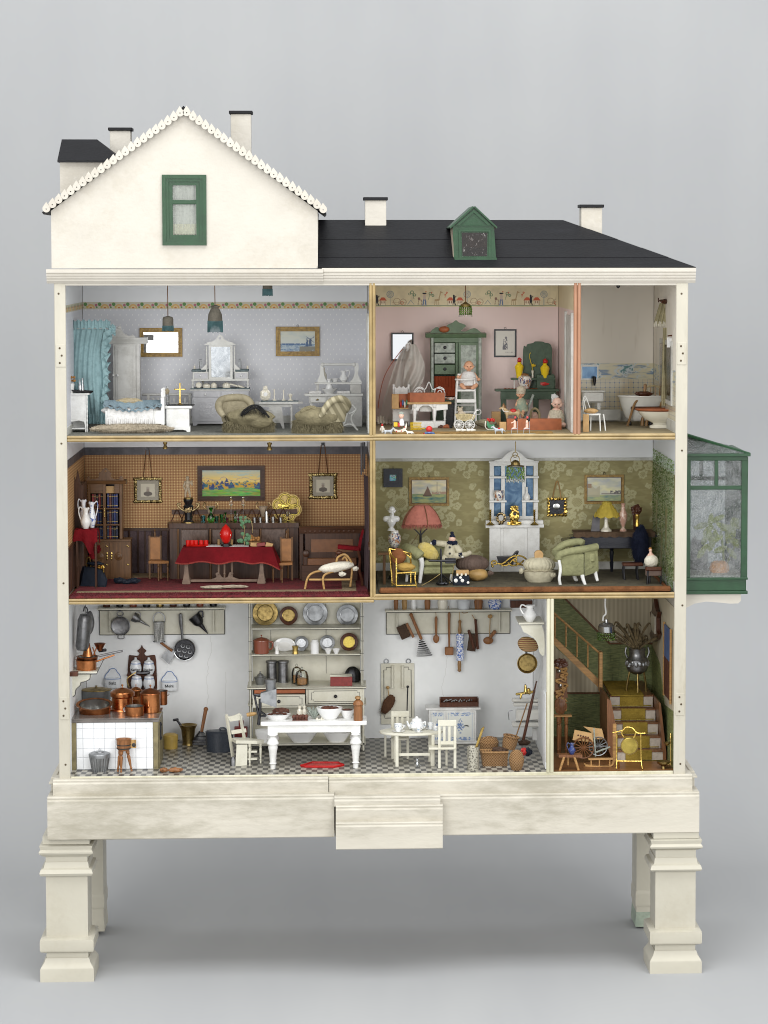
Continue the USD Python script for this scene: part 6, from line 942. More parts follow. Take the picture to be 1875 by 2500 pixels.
# ================================================ sitting room
cloth('sage_plush',(.30,.30,.16),.35,120,.6,.8,.4); cloth('pink_silk',(.48,.17,.13),.3,140,.4,.6,.4); cloth('rust_pile',(.16,.065,.025),.45,300,.8); cloth('yellow_print',(.55,.43,.12),.3,180,.5,c2=(.38,.36,.26)); cloth('brown_ruche',(.15,.105,.085),.35,140,.6,.6,.4); paint('tan_hide',(.45,.28,.10),.35,.25,60,.3); cloth('rust_cushion',(.26,.10,.04),.4,150,.7); cloth('mustard_pad',(.34,.22,.06),.35,150,.6); china('bust_white',(.68,.68,.67)); cloth('cream_satin',(.52,.48,.35),.25,120,.4,.45); paint('piano_black',(.018,.02,.03),.18,.3); china('pink_marble',(.50,.29,.22),(.62,.45,.36),90,.5); cloth('dark_lace',(.13,.085,.055),.4,250,.9); cloth('navy_fur',(.02,.025,.05),.4,300,.9); cloth('yellow_silk',(.62,.47,.08),.3,130,.6)
cp = T('carpet','olive green sitting room carpet with thick rust brown border along the front','carpet','G',900,1470,Y=.012,z=ZMr); cx0, cx1 = xp1 + 16, wr - 12
onfloor(cp,'pile','olive_carpet',bx(cx0,yMr-4,cx1,yMr-.4,28,440,1)); onfloor(cp,'border','rust_pile',tb([(cx0+4,yMr-6,14),(cx1-4,yMr-6,14)],9,10),tb([(cx1-6,yMr-3,20),(cx1-6,yMr-3,430)],5,8)); ZS = ZMr + 4 * H.u
boat = lay(lambda U,V_: np.stack([.62+.6*mottle(U,V_*2,4,1),.58+.4*mottle(U,V_*2,4,1),.44+.3*mottle(U,V_,4,3)],-1),(lambda U,V_: (V_>.6)*1.,lambda U,V_: np.stack([.26+.7*mottle(U,V_*4,7,2),.32+.5*mottle(U,V_*4,7,2),.18+U*0],-1)),(lambda U,V_: (abs(V_-.56)<.06)*(U>.58)*(mottle(U,V_,20,4)>-.1),(.40,.28,.20)),(lambda U,V_: ((abs(U-.46)<.11*np.clip((V_-.28)/.36,0,1)) & (V_>.28) & (V_<.64))*1.,(.19,.12,.09)),(lambda U,V_: ((abs(U-.45)<.12) & (abs(V_-.67)<.025))*1.,(.13,.09,.07)),(lambda U,V_: ((np.minimum(abs(U-.66),abs(U-.72))<.006) & (V_>.12) & (V_<.58))*1.,(.25,.2,.17)),(lambda U,V_: ((abs(V_-.3)<.008) & (U>.6) & (U<.78))*1.,(.3,.25,.2)))
pier = lay(lambda U,V_: np.stack([.62+.5*mottle(U,V_*2,4,6),.62+.4*mottle(U,V_*2,4,6),.52+.3*mottle(U,V_,4,3)],-1),(lambda U,V_: (V_>.72)*1.,lambda U,V_: np.stack([.36+.6*mottle(U,V_*4,7,2),.42+.5*mottle(U,V_*4,7,2),.26+U*0],-1)),(lambda U,V_: ((U<.38) & (V_>.42+.05*np.sin(U*30)) & (V_<.8))*.8,(.50,.46,.32)),(lambda U,V_: ((U<.16) & (abs(U-.09)<.06) & (V_>.28) & (V_<.45))*1.,(.38,.27,.18)),(lambda U,V_: ((U>.42) & (abs(V_-.67)<.02))*1.,(.3,.27,.24)),(lambda U,V_: ((U>.68) & (abs(V_-.62)<.06) & (mottle(U,V_,25,2)>-.05))*1.,(.13,.12,.13)))
pic('gilt framed painting of brown sailing boats, left of the fireplace','G',418,365,797,636,22,'gilt',boat,inner='dark_oak'); pic('gilt framed painting of chalk cliff and pier above the yellow lamp','H',468,288,725,478,15,'gilt',pier,inner='dark_oak')
opal = lay(lambda U,V_: np.stack([.35+mottle(U,V_,6,2),.55+mottle(U,V_,6,4),.58+mottle(U,V_,6,7)],-1),(lambda U,V_: (mottle(U,V_,9,9)>.1)*1.,(.12,.3,.4)))
t = pic('deep square blue black frame holding a tiny opal picture','G',178,283,358,458,56,'piano_black',opal,hook=True,n=(24,24))
t = T('oval_portrait','small scrolled black and gold frame hanging from a brown ribbon','picture','H',290,555,Y=WY); t('panel','piano_black',bx(242,452,342,548,-6,0)); t('frame','gold_leaf',*[nb(x,y,-7,11,10,7,.6,3,int(x+y) % 50,1) for x,y in [(236+22*i,q) for i in range(6) for q in (446,550)]+[(q,470+20*i) for i in range(4) for q in (237,345)]]); t('medallion','silver',sp(288,494,-6,24,20,3)); t('ribbon','light_wood',tb(sm([(262,445,-3),(275,380,-3),(292,328,-3),(308,380,-3),(318,445,-3)]),4,5))
# fireplace and overmantel
f = T('fireplace','white painted fireplace with plain pilasters and mantel shelf','fireplace','G',1413,1250,Y=.36,z=ZS)
f('mantel_shelf','bright_white',bx(1138,806,1688,838,-30,60)); f('shelf_riser','bright_white',bx(1142,772,1684,806,0,60)); f('surround','bright_white',bx(1185,838,1640,1270,8,60)); [f('pilaster','bright_white',bx(x,838,x+w_,1270,-8,8)) for x,w_ in ((1175,106),(1536,112))]; f('panel','bright_white',bx(1312,842,1502,1270,0,8)); f('hearth','grey_white',bx(1165,1255,1500,1300,-90,-12))
m = T('overmantel','tall white overmantel with blue mirror, side niches and curved crest','mirror','G',1405,770,Y=.385,z=f.Z(772)); m('frame','bright_white',pr(frame_poly(1178,218,1632,772,40),-8,10),bx(1285,250,1322,772,-6,10),bx(1484,250,1520,772,-6,10)); m('crest','bright_white',pr(sm([(1222,218),(1228,205),(1290,190),(1345,140),(1410,112),(1470,140),(1525,188),(1588,205),(1594,218)],4),-6,10),bx(1170,214,1640,228,-14,10)); m('mirror_glass','blue_mirror',bx(1322,256,1484,772,4,8,.2))
for x0 in (1216,1520):
    for y0_, y1_ in ((262,350),(372,575),(600,765)): m('niche_pane','blue_mirror',bx(x0+4,y0_,x0+66,y1_,4,8,.2))
for x0, x1 in ((1172,1335),(1478,1640)): m('shelf','bright_white',bx(x0,354,x1,372,-40,8)); m('shelf','bright_white',bx(x0,580,x1,598,-46,8))
zm, zsh = f.Z(806), m.Z(580)
t = one('cache_pot','round painted porcelain pot on the left overmantel shelf','pot','G',1265,582,'chintz_china',lt(1265,0,[(34,582),(48,550),(52,520),(44,500),(48,490),(40,490),(0,510)],22),Y=m.Y-.008,z=zsh); one('bottle_vase','white bottle vase with gold neck on the right overmantel shelf','vase','G',1528,582,'porcelain',lt(1528,0,[(26,582),(34,560),(28,535),(12,515),(10,465),(14,458),(0,470)],18),Y=m.Y-.008,z=zsh)
for i, x in enumerate((1185,1600)): one('candlestick',('twisted brass candlestick at the left end of the mantel','twisted brass candlestick at the right end of the mantel')[i],'candlestick','G',x,803,'brass',turned(x,0,672,792,13,[(j/12,(1.4 if j == 0 else (1,.5)[j % 2])) for j in range(13)]),lt(x,0,[(40,806),(34,798),(12,790)],18),Y=f.Y-.012,z=zm)
t = T('photo_frame','small scrolled bronze photo frame on the mantel beside the gold clock','frame','G',1285,803,Y=f.Y-.012,z=zm); t('frame','bronze',*[nb(1285+36*cos(a),750+42*sin(a),0,14,14,8,.6,3,i,1) for i,a in enumerate(np.linspace(0,2*pi,11)[:-1])]); t('photo','grey_white',sp(1285,750,2,26,30,3))
t = T('mantel_clock','ornate gold leaf mantel clock in the middle of the mantel','clock','G',1412,803,Y=f.Y-.014,z=zm); t('case','gold_leaf',nb(1412,735,0,46,66,22,.3,3.5,2),nb(1412,655,0,36,22,18,.5,4,4),nb(1412,795,0,66,14,24,.4,4,5)); t('dial','piano_black',sp(1414,712,-21,16,17,4)); t('dial_ring','gold_leaf',tb([(1414+20*cos(a),712+20*sin(a),-20) for a in np.linspace(0,2*pi,18)[:-1]],4,5,True))
t = T('fender','gilt openwork scroll fender before the hearth','fender','G',1370,1215,Y=.24); t('scrollwork','gold_leaf',*[tb(sm(q,5),8,6) for q in ([(1200,1195,0),(1200,1160,0),(1230,1155,0),(1245,1180,0),(1215,1185,0)],[(1245,1175,0),(1300,1180,0),(1380,1120,0),(1440,1105,0),(1500,1120,0),(1560,1170,0),(1640,1200,0)],[(1290,1200,0),(1350,1190,0),(1400,1140,0),(1430,1130,0)],[(1430,1105,0),(1432,1205,0)],[(1400,1150,0),(1460,1180,0),(1500,1150,0)],[(1350,1170,0),(1390,1200,0),(1440,1190,0),(1520,1200,0)])]); t('foot','gold_leaf',sp(1205,1205,0,14,12,12))
t = T('coal_scuttle','black coal pan with scoop handle behind the gilt fender','coal scuttle','G',1340,1190,Y=.30); t('pan','dark_iron',hull([(1245,1120,0),(1420,1115,0),(1400,1195,0),(1270,1195,0),(1245,1115,60),(1420,1110,60)])); t('handle','dark_iron',tb(sm([(1390,1125,10),(1420,1080,5),(1445,1065,0),(1432,1095,5)]),10,7))
t = T('chandelier','beaded glass chandelier hanging on a chain before the overmantel','lamp','G',1422,240,Y=.22); t('chain','old_brass',tb([(1422,30,0),(1420,130,0)],4,6),*[tb([(1418+r_*cos(a),y+r_*1.1*sin(a),0) for a in np.linspace(0,2*pi,18)[:-1]],4,5,True) for y,r_ in ((155,22),(205,42))]); t('dome','old_brass',lt(1422,0,[(46,250),(40,225),(20,208),(4,204)],18)); t('rim','old_brass',tb([(1422+82*cos(a),262,82*sin(a)) for a in np.linspace(0,2*pi,26)[:-1]],5,5,True)); t('beads','green_bead',*[sp(1422+82*cos(a),285+28*j,82*sin(a),6,14,6,1) for i,a in enumerate(np.linspace(0,2*pi,25)[:-1]) for j in range(4) if (i+j) % 3],kind='stuff'); t('drops','clear_glass',*[sp(1422+84*cos(a),392+10*(i % 2),84*sin(a),7,16,7,1) for i,a in enumerate(np.linspace(0,2*pi,25)[:-1])],kind='stuff')
# bust, vase, corner table, standard lamp
t = T('corner_table','plain brown wooden table in the left corner behind the gilt chair','table','G',200,1310,Y=.14,z=ZS); t('tabletop','oak_h',bx(125,1080,300,1100,0,140)); [t('leg','oak',bx(x,1100,x+24,1330,d_,d_+20)) for x in (175,262) for d_ in (4,110)]
t = T('pedestal','black turned pedestal under the painted vase','pedestal','G',270,1300,Y=.24,z=ZS); t('column','black_gloss',lt(270,0,[(60,1320),(55,1290),(20,1270),(18,1080),(40,1040),(50,1026)],18))
v = T('vase','squat painted porcelain vase with blue flowers under the white bust','vase','G',282,1028,Y=.24,z=t.Z(1026)); v('body','chintz_china',lt(282,0,[(26,1030),(44,1010),(64,965),(58,915),(34,885),(38,868),(30,868),(0,900)],24)); v('collar','porcelain',lt(282,0,[(40,895),(36,866),(28,866)],20))
t = T('bust','white marble bust of a man with bare shoulders, in the left corner','bust','G',255,870,Y=.24,z=v.Z(866)); q_ = t('head','bust_white',body(head(258,678,0,36)+[((258,715,4,22),(256,750,4,26)),((200,760,4,30),(304,760,4,30)),((252,780,0,48),(250,815,0,30)),((258,690,-22,8),(258,702,-26,9)),((244,668,-20,9),(272,668,-20,9)),((258,722,-16,12),(258,728,-14,12))],5)); t('socle','bust_white',lt(252,0,[(40,872),(34,855),(20,840),(24,815)],20))
t = T('standard_lamp','standard lamp with pink silk fringed shade and dark forked stem','lamp','G',528,1360,Y=.27,z=ZS); wv = lambda a: 1 + .10 * abs(sin(3*a)); cloth('pink_shade',(.52,.19,.145),.25,140,.3,.5,.4)
t('shade','pink_shade',gr(lambda a,b: (540+(70+105*b**.8+12*sin(b*3))*cos(a*2*pi)*wv(a*pi*2),628+12*(1-abs(cos(a*2*pi)))+172*b,(70+105*b**.8)*sin(a*2*pi)*.8),48,10),sp(540,634,0,72,14,58)); t('piping','dark_cord',*[tb([(540+(70+105*b**.8+12*sin(b*3))*cos(a)*wv(a)*1.01,628+172*b,(72+105*b**.8)*sin(a)*.8) for b in np.linspace(0,1,8)],4,5) for a in (-1.3,-.35,-2.6)]); n = 900; a_ = np.random.default_rng(3).uniform(0,2*pi,n); t('fringe','pink_silk',fibres(np.column_stack([540+178*np.cos(a_),798+0*a_,142*np.sin(a_)]),np.tile((0,1,0),(n,1)),52,6,3,.25),kind='stuff')
t('stem','dark_iron',tb([(528,1000,0),(528,905,0)],12,8),tb([(528,1360,0),(528,1000,0)],10,8),*[tb(sm([(528,915,0),(528+s_*30,880,0),(528+s_*62,850,0)]),6,6) for s_ in (-1,1)],tb([(528,905,0),(530,700,0)],7,6)); t('cord','dark_cord',tb(sm([(505,900,0),(480,940,0),(430,1005,4)]),2.5,5))
# armchairs
def sofa(label,r,x,y,Y,pts,white,name='armchair'):
    t = T(name,label,'armchair',r,x,y,Y=Y,z=ZS,g='sage armchairs'); return t
t = sofa('pale sage armchair with white cabriole leg beside the pink lamp, half hidden by the doll','G',560,1360,.16,0,0); t('arm','sage_plush',tb(sm([(400,1060,170),(440,1065,60),(500,1090,0),(520,1110,-10)]),56,14),bx(372,1090,560,1290,0,160,30)); t('backrest','sage_plush',rot(bx(560,1010,850,1200,110,165,26),2,(700,1100))); t('seat','sage_plush',bx(550,1150,860,1215,-20,120,26),bx(550,1215,840,1280,-14,120,12)); t('cabriole_leg','bright_white',tb(sm([(530,1125,-24),(540,1180,-26),(530,1270,-24),(520,1355,-22)]),[26-i*.9 for i in range(13)],9)); [t('leg','bright_white',tb([(x,1280,d_),(x-6,1358,d_)],14,8)) for x,d_ in ((405,120),(820,10))]; aY, az = t.Y, t.Z(1150)
one('cushion','oval yellow printed cushion on the sage armchair','cushion','G',600,1150,'yellow_print',rot(nb(600,1065,0,112,68,40,.12,2,3),38,(600,1065)),Y=aY+.004)
d = T('clown_doll','pierrot clown doll in cream suit with black ruff and pointed black hat','doll','G',805,1150,Y=aY+.012); d('body','cream_satin',body([((800,1000,0,40),(800,1090,-4,62)),((760,995,0,30),(690,985,-10,28)),((850,1000,0,30),(890,1060,-16,34)),((770,1110,-10,36),(745,1140,-40,30)),((840,1110,-10,36),(960,1090,-40,22)),((960,1090,-40,22),(985,1075,-44,24))],7)); h_ = d('head','pale_skin',sp(826,948,0,34,30,30)); face(d,826,948,0,30,h_); d('hat','navy_fur',hull([(798+60*i/8,930-4*(i % 2),-20+40*(i % 3 == 0)) for i in range(9)]+[(822,882,0),(828,878,0)]),sp(824,890,0,18,14,14)); d('ruff','navy_fur',nb(822,985,-6,52,24,44,.5,4,2)); [d('button','black_gloss',sp(800,y,-58-(y-1020)*.1,11,11,8)) for y in (1020,1078)]; [d('cuff','navy_fur',nb(x,y,d_,28,26,24,.5,4,1,2)) for x,y,d_ in ((655,978,-14),(905,1095,-34))]; [d('hand','porcelain',sp(x,y,d_,16,12,12)) for x,y,d_ in ((632,986,-16),(920,1110,-44))]
t = T('gilt_chair','gilt bamboo armchair with mustard seat pad and rust cushion, front left','chair','G',370,1425,z=ZS)
for pts in ([(300,1430,0),(300,1130,0)],[(495,1430,0),(478,1340,0),(480,1255,0)],[(265,1400,110),(250,1200,110),(232,1050,110)],[(440,1380,110),(440,1090,110)],[(300,1270,0),(480,1262,0)],[(300,1385,0),(488,1385,0)],[(235,1050,110),(380,1080,110),(445,1098,80)],[(300,1140,0),(260,1110,60),(238,1056,110)],[(380,1085,60),(430,1125,20),(440,1180,60)],[(262,1380,110),(300,1385,0)]): t('cane','gold_leaf',tb(sm(pts),7.5,7))
gY, gz = t.Y, t.Z(1262); one('seat_pad','mustard coloured pad on the gilt bamboo chair','cushion','G',395,1262,'mustard_pad',nb(392,1218,50,88,42,55,.12,2,2),Y=gY+.004); one('cushion','round rust coloured cushion leaning on the gilt bamboo chair','cushion','G',318,1180,'rust_cushion',nb(318,1110,0,74,76,30,.15,2,5),Y=gY+.028)
t = T('black_stand','black spindly metal stand with crossbar before the sage armchair','stand','G',725,1385,z=ZS); t('post','dark_iron',tb([(718,1040,0),(725,1375,0)],10,7)); t('crossbar','dark_iron',tb([(605,1150,0),(860,1155,0)],12,7),bx(760,1130,860,1180,0,40)); t('base','dark_iron',nb(730,1368,0,55,20,34,.3,3,1),*[tb([(728,1280,0),(x,1370,20)],5,5) for x in (690,780,830)]); t('wire','old_brass',tb(sm([(850,1160,10),(825,1300,20),(800,1370,24)]),3,5),tb(sm([(715,1275,0),(620,1340,-4),(520,1395,-10)]),2.5,5))
t = T('dice_box','black cube box with white spots and cream pegs on top','box','G',905,1388,z=ZS); t('body','bag_leather',bx(838,1298,988,1388,0,110)); [t('spot','porcelain',sp(x,y,-1,r_,r_,3,1)) for x,y,r_ in ((860,1340,19),(922,1340,17),(904,1312,13),(975,1360,13))]; [t('peg','cream_china',bx(x-9,1275,x+9,1298,6,22)) for x in (875,915,955)]; t('lid','tan_card',bx(865,1250,985,1290,40,100))
t = T('pouffe','brown gathered silk pouffe with tan leather base, in front of the hearth','pouffe','G',1020,1352,z=ZS); gather = lambda x, y, rx, ry, n: gr(lambda a,b: (x+rx*sin(b*pi)*cos(a*2*pi)*(1+.03*sin(a*2*pi*n)),y-ry*cos(b*pi),rx*.6*(1+sin(b*pi)*sin(a*2*pi)*(1+.03*sin(a*2*pi*n)))),120,14); t('top','brown_ruche',gather(1018,1190,158,84,30),nb(1190,1275,40,24,20,20,.5,3,1)); t('base','tan_hide',nb(1068,1290,60,98,62,80,.08,2,3))
t = T('pouffe','cream satin round pouffe with piped seam, right of the fender','pouffe','H',182,990,z=ZS); t('top','cream_satin',gather(182,880,104,54,24)); t('base','cream_satin',lt(182,62,[(76,990),(96,960),(104,920),(100,912)],32,1,.6)); t('piping','old_silk',tb([(182+104*cos(a),916+1.5*sin(a*9),62+63*sin(a)) for a in np.linspace(0,2*pi,40)[:-1]],3.5,5,True)); t('ear','cream_satin',nb(62,918,40,14,18,12,.4,3,2),nb(268,940,10,18,14,10,.5,3,3)); one('lidded_box','small beige fan shaped box on top of the cream pouffe','box','H',172,830,'tan_card',pr(sm([(148,828),(146,800),(160,782),(185,782),(202,800),(200,828)],3),0,26),Y=t.Y+.014)
t = sofa('sage armchair turned away with white cabriole feet, in front of the piano','H',430,1000,None,0,0)
t('backrest','sage_plush',bx(300,800,470,945,-6,14,12),hull([(470,945,-6),(565,925,60),(470,790,-6),(560,770,60),(570,900,70),(480,945,10)])); t('top_roll','sage_plush',tb(sm([(300,835,0),(310,805,0),(400,780,0),(470,772,10),(555,762,62)]),24,12),tb(sm([(280,800,90),(350,750,100),(440,735,110),(470,745,100)]),24,12),tb([(282,800,90),(300,815,10)],22,10)); t('inside','sage_plush',bx(300,800,540,860,20,110,10)); t('foot_rail','bright_white',tb(sm([(302,840,-14),(312,900,-16),(305,960,-14),(312,1002,-12)]),10,8))
for pts in ([(455,940,0),(462,970,-4),(474,1002,-10)],[(545,925,60),(552,955,60),(560,985,54)],[(410,945,80),(420,978,80),(432,980,80)]): t('leg','bright_white',tb(sm(pts),[14-.6*i for i in range(9)],8))
# piano and what stands on it
p = T('grand_piano','black toy grand piano draped with brown lace, right of the fireplace','piano','H',630,880,Y=.30,z=ZS); p('case','piano_black',bx(400,690,905,768,0,150,4),pr(sm([(330,730),(332,712),(390,705),(420,680),(905,672),(905,700),(420,706),(395,735)],2),2,140)); p('moulding','piano_black',bx(430,735,900,742,-4,0)); [p('leg','piano_black',turned(x,d_,768,890,16,LEG)) for x,d_ in ((420,30),(890,20),(660,130))]; p('lid','piano_black',bx(400,662,910,676,-6,155)); zp = p.Z(662); cl = T('lace_shawl','brown lace shawl with scalloped edge spread over the piano','shawl','H',660,660,Y=p.Y,z=zp); cl('shawl','dark_lace',bx(400,656,925,662,-12,150,2),gr(lambda a,b: (396+532*a,658+b*(26+8*abs(sin(a*28))),-14-4*sin(a*30)),90,4)); zp = p.Z(655)
def onp(nm,lab,c_,x,y,dy=.014): return T(nm,lab,c_,'H',x,y,Y=p.Y+dy,z=zp)
t = onp('table_lamp','cream table lamp with ruffled yellow silk shade on the piano','lamp',610,645); t('base','cream_china',lt(610,0,[(38,652),(36,640),(18,630),(12,600),(14,560),(8,540)],20)); t('shade','yellow_silk',*[gr(lambda a,b,k=k: (615+(26+16*k+12*b)*cos(a*2*pi),466+22*k+28*b+4*sin(a*60),(26+16*k+12*b)*sin(a*2*pi)),60,3) for k in range(4)],sp(615,472,0,34,12,34))
t = onp('picture_stand','plain grey upright slate photo case on the piano','case',545,650); t('case','slate_frieze',hull([(512,652,0),(568,654,0),(526,556,6),(570,560,6),(512,652,24),(568,654,24),(570,560,20),(526,556,20)])); t = onp('urn','tall pink marble urn on the piano','urn',720,648); t('body','pink_marble',lt(720,0,[(24,652),(20,640),(8,630),(26,580),(28,545),(14,515),(11,490),(16,474),(0,480)],20)); t = onp('dark_ornament','dark bushy head ornament behind the navy feather doll','ornament',805,560,.03); t('crown','mahogany',nb(805,520,0,30,34,24,.6,3,2))
t = T('lamp_doll','gilt headed doll lamp in a shaggy navy skirt standing before the piano','doll','H',820,860,Y=p.Y-.03); t('bust','gold_leaf',lt(810,0,[(18,620),(12,600),(10,575),(16,555),(13,545)],14)); sk = lt(832,0,[(30,850),(46,790),(50,720),(40,670),(22,630),(14,612)],20); q, n_ = scatter(sk,2600,4); t('skirt','navy_fur',sk,fibres(q,n_+(0,1.4,0),26,3,5,.4),kind='stuff')
t = T('footstool','dark embroidered bench with turned legs below the navy doll','stool','H',785,955,Y=.19,z=ZS); t('seat','mahogany',bx(716,862,852,882,-6,70,6)); [t('leg','dark_iron',tb(sm([(x,880,d_),(x-4,915,d_),(x+3,955,d_)]),6,6)) for x in (728,815) for d_ in (0,60)]
t = T('tapestry_chair','low dark tapestry chair by the bead curtain','chair','H',920,1000,z=ZS); t('seat','mahogany',bx(866,888,972,912,-4,60,6)); t('apron','brown_ruche',bx(868,912,970,945,0,55)); [t('leg','dark_iron',tb([(x,912,d_),(x-4,1000,d_)],7,6)) for x,d_ in ((880,0),(968,10),(900,50))]
d = T('pincushion_doll','cream pincushion doll with orange hair seated on the tapestry chair','doll','H',902,888,Y=t.Y+.012,z=t.Z(888)); d('skirt','cream_lace',nb(902,850,0,46,42,34,.12,4,2)); d('bust','pale_skin',body([((898,808,0,14),(898,790,0,9)),((897,780,0,11),(897,776,0,11)),((886,805,0,6),(876,826,-8,5)),((910,805,0,6),(922,824,-8,5))],3)); d('hair','dried_orange',sp(896,768,2,11,9,10))
# bead curtain on the right wall
t = T('bead_curtain','curtain of green and clear bead strings across the bay opening','curtain','H',980,990,Y=.2); glassy('leaf_bead',(.35,.5,.2),.12); rb = random.Random(2); A, B_ = [], []
for i in range(38):
    d_ = 520 - i * 27 + rb.uniform(-7,7); y = 165; end = 990 if (i % 9<6 or i>29) else 480
    while y < end:
        r_ = rb.uniform(3.5,5.5); (A if rb.random()<.45 else B_).append(sp(976+3*sin(i+y/90),y,d_,r_,r_*1.7,r_,1)); y += r_ * 3.9
t('green_beads','leaf_bead',*A,kind='stuff'); t('clear_beads','pale_bead',*B_,kind='stuff')
# ------------------------------------------------ bay window on the outer right wall
dq = 70.0
qb = lambda x, y, d_=dq: hp(1640+.212560*x,1030+.212560*y,d_)
def bay(nm,a,b_,d0,d1,mat='green_trim',up=None,**kw): return H(nm,mat,bx(*qb(*a),*qb(*b_),d0,d1),up=up,**kw)
(xb0,yb0), (xb1,yb1) = qb(165,365), qb(868,1975); BD = 270.0
BW = H('bay_window','green_trim',bx(xr0+.5,qb(165,1808)[1],xb1-3,qb(165,1950)[1],dq,dq+BD),label='green glazed bay window projecting from the right wall')
bay('moulding',(160,1790),(872,1812),dq-4,dq+BD+4,up=BW); bay('moulding',(160,1945),(870,1975),dq-4,dq+BD+4,up=BW)
for k, d0 in enumerate((dq,dq+BD-8)):
    for n_, (a,b_) in enumerate((((162,400),(212,1790)),((805,400),(868,1790)),((162,385),(868,445)),((212,735),(805,778)),((495,445),(535,735)))): bay('glazing_bar',a,b_,d0+(.8,.8,0,1.5,2.2)[n_],d0+8+.3*n_,up=BW)
g = N(); a = g.noise(230,3,(1,1,.7),.6,1.0); n_ = g.node('bump','normal',height=a,strength=1.0,distance=.003); f_ = g.node('fresnel','fac',IOR=1.6,normal=n_)
t_ = g.node('transparent_bsdf','BSDF',color=(.88,.90,.90)); w_ = g.node('diffuse_bsdf','BSDF',color=(.6,.62,.63)); l_ = g.node('translucent_bsdf','BSDF',color=(.6,.62,.63)); h_ = g.node('glossy_bsdf','BSDF',color=(1,1,1),roughness=.1,normal=n_)
m_ = g.node('mix_closure','closure',fac=.5,closure1=w_,closure2=l_); m_ = g.node('mix_closure','closure',fac=g.m('multiply',g.step(g.m('multiply',g.noise(24,3),.7)+a*.3,.38,.66),.24),closure1=t_,closure2=m_); m_ = g.node('mix_closure','closure',fac=f_,closure1=m_,closure2=h_)
usdkit.material(stage,'/World/Looks/rippled_pane',g.n,g.l,surface=m_.r); ed = ((212,445,495,735),(535,445,805,735),(212,778,805,1790))
for k, d0 in enumerate((dq+3,dq+BD-6)): [bay('pane',(x0,y0_),(x1,y1_),d0,d0+1.4,'rippled_pane',up=BW) for x0,y0_,x1,y1_ in ed]
for dd_ in (dq+60,dq+135,dq+205): H('glazing_bar','green_trim',bx(xb1-10,qb(0,400)[1],xb1-1,qb(0,1790)[1],dd_,dd_+8),up=BW)
H('pane','rippled_pane',bx(xb1-6,qb(0,445)[1],xb1-5,qb(0,1790)[1],dq+8,dq+BD-8),up=BW); bay('sill',(165,1770),(860,1792),dq+9,dq+BD-9,'skirting_white',up=BW)
bay('eaves',(160,365),(900,392),dq-10,dq+BD+10,up=BW)
(ra,rb_), (rc,rd) = qb(172,112,dq+130), qb(895,372,dq); P_ = [(xr0+.5,qb(0,365)[1]-1),(rc-4,rd-1)]
H('roof_pane','rippled_pane',hull([(xr0+1,rb_+4,dq+130),(xr0+1,rd-3,dq),(rc-12,rd-3,dq),(xr0+1,rb_+5,dq+131),(xr0+1,rd-2.4,dq+1),(rc-12,rd-2.4,dq+1)]),up=BW); H('roof_bar','green_trim',tb([(xr0,rb_,dq+130),(rc,rd,dq-2)],4.5,6),up=BW); H('roof_pane','rippled_pane',hull([(xr0+1,rb_+4,dq+132),(xr0+1,rd-3,dq+BD),(rc-12,rd-3,dq+BD),(rc-6,rd-3,dq+4),(xr0+1,rb_+5,dq+132),(rc-7,rd-2.4,dq+5)]),up=BW)
H('bracket',CREAM,pr([qb(150,1980),qb(800,1980),qb(798,2060),qb(770,2088),qb(680,2092),qb(560,2080),qb(400,2068),qb(270,2090),qb(150,2150)],dq+6,dq+40),up=BW)
zb_ = zz(qb(0,1770)[1]); t = T('bay_plant','yellow green leafy plant behind the rippled bay window glass','plant','Y',600,1760,Y=.17,z=zb_); paint('olive_leaf',(.34,.40,.07),.5,.4,120); rb = random.Random(8)
t('leaves','olive_leaf',*[rot(nb(560+rb.uniform(-150,210),1270+rb.uniform(-190,330),rb.uniform(-120,160),34,84,8,.3,2,i,1),rb.uniform(-80,80),(560,1250)) for i in range(26)],kind='stuff'); t('stem','olive_leaf',tb(sm([(600,1760,0),(590,1500,0),(560,1250,0)]),14,6),tb(sm([(600,1760,0),(660,1560,0),(740,1400,0)]),10,6))
one('pumpkin','orange round pumpkin on the sill inside the bay window','pumpkin','Y',545,1768,paint('toy_orange',(.85,.32,.02),.5,.2),*[sp(545+48*cos(a),1680,48*sin(a),66,84,66) for a in np.linspace(0,2*pi,8)[:-1]],Y=.13,z=zb_); one('dark_drapery','dark grey cushion heap inside the bay window at left','cushion','Y',300,1768,'slate_frieze',nb(300,1560,0,110,220,150,.35,2,5),Y=.19,z=zb_)
# ================================================ kitchen
paint('kitchen_cream',(.64,.62,.52),.42,.08,60,.2,dirt=.35,dk=(.75,.72,.62)); paint('black_line',(.03,.03,.028),.5); paint('kitchen_tile',(.78,.79,.80),.25,.03,40,.05); paint('grout',(.42,.44,.47),.8); paint('stove_top',(.16,.14,.125),.25,.4,30,.2,spec=.7); paint('worn_brass_paint',(.24,.20,.10),.4,.4,60,.3)
metal('copper_dark',(.42,.15,.06),.3,.5,60,.2); metal('tin_inside',(.50,.50,.48),.3,.4,90); china('blue_china',(.74,.76,.78)); paint('blue_line',(.10,.20,.45),.3); wood('turned_wood',(.30,.13,.05),.4,2); china('brown_crock',(.22,.06,.03)); china('delft_pin',(.72,.74,.78),(.06,.13,.42),230,.5); paint('enamel_navy',(.035,.042,.055),.3,.3); paint('ochre_tin',(.50,.34,.08),.35,.25,60); paint('tray_red',(.45,.015,.015),.22,.15,30); paint('food_brown',(.14,.05,.03),.6,.6,200,.6); paint('bristle',(.07,.04,.025),.9,.4,300); paint('brass_fur',(.10,.045,.02),.9,.4,300)
KW = WY
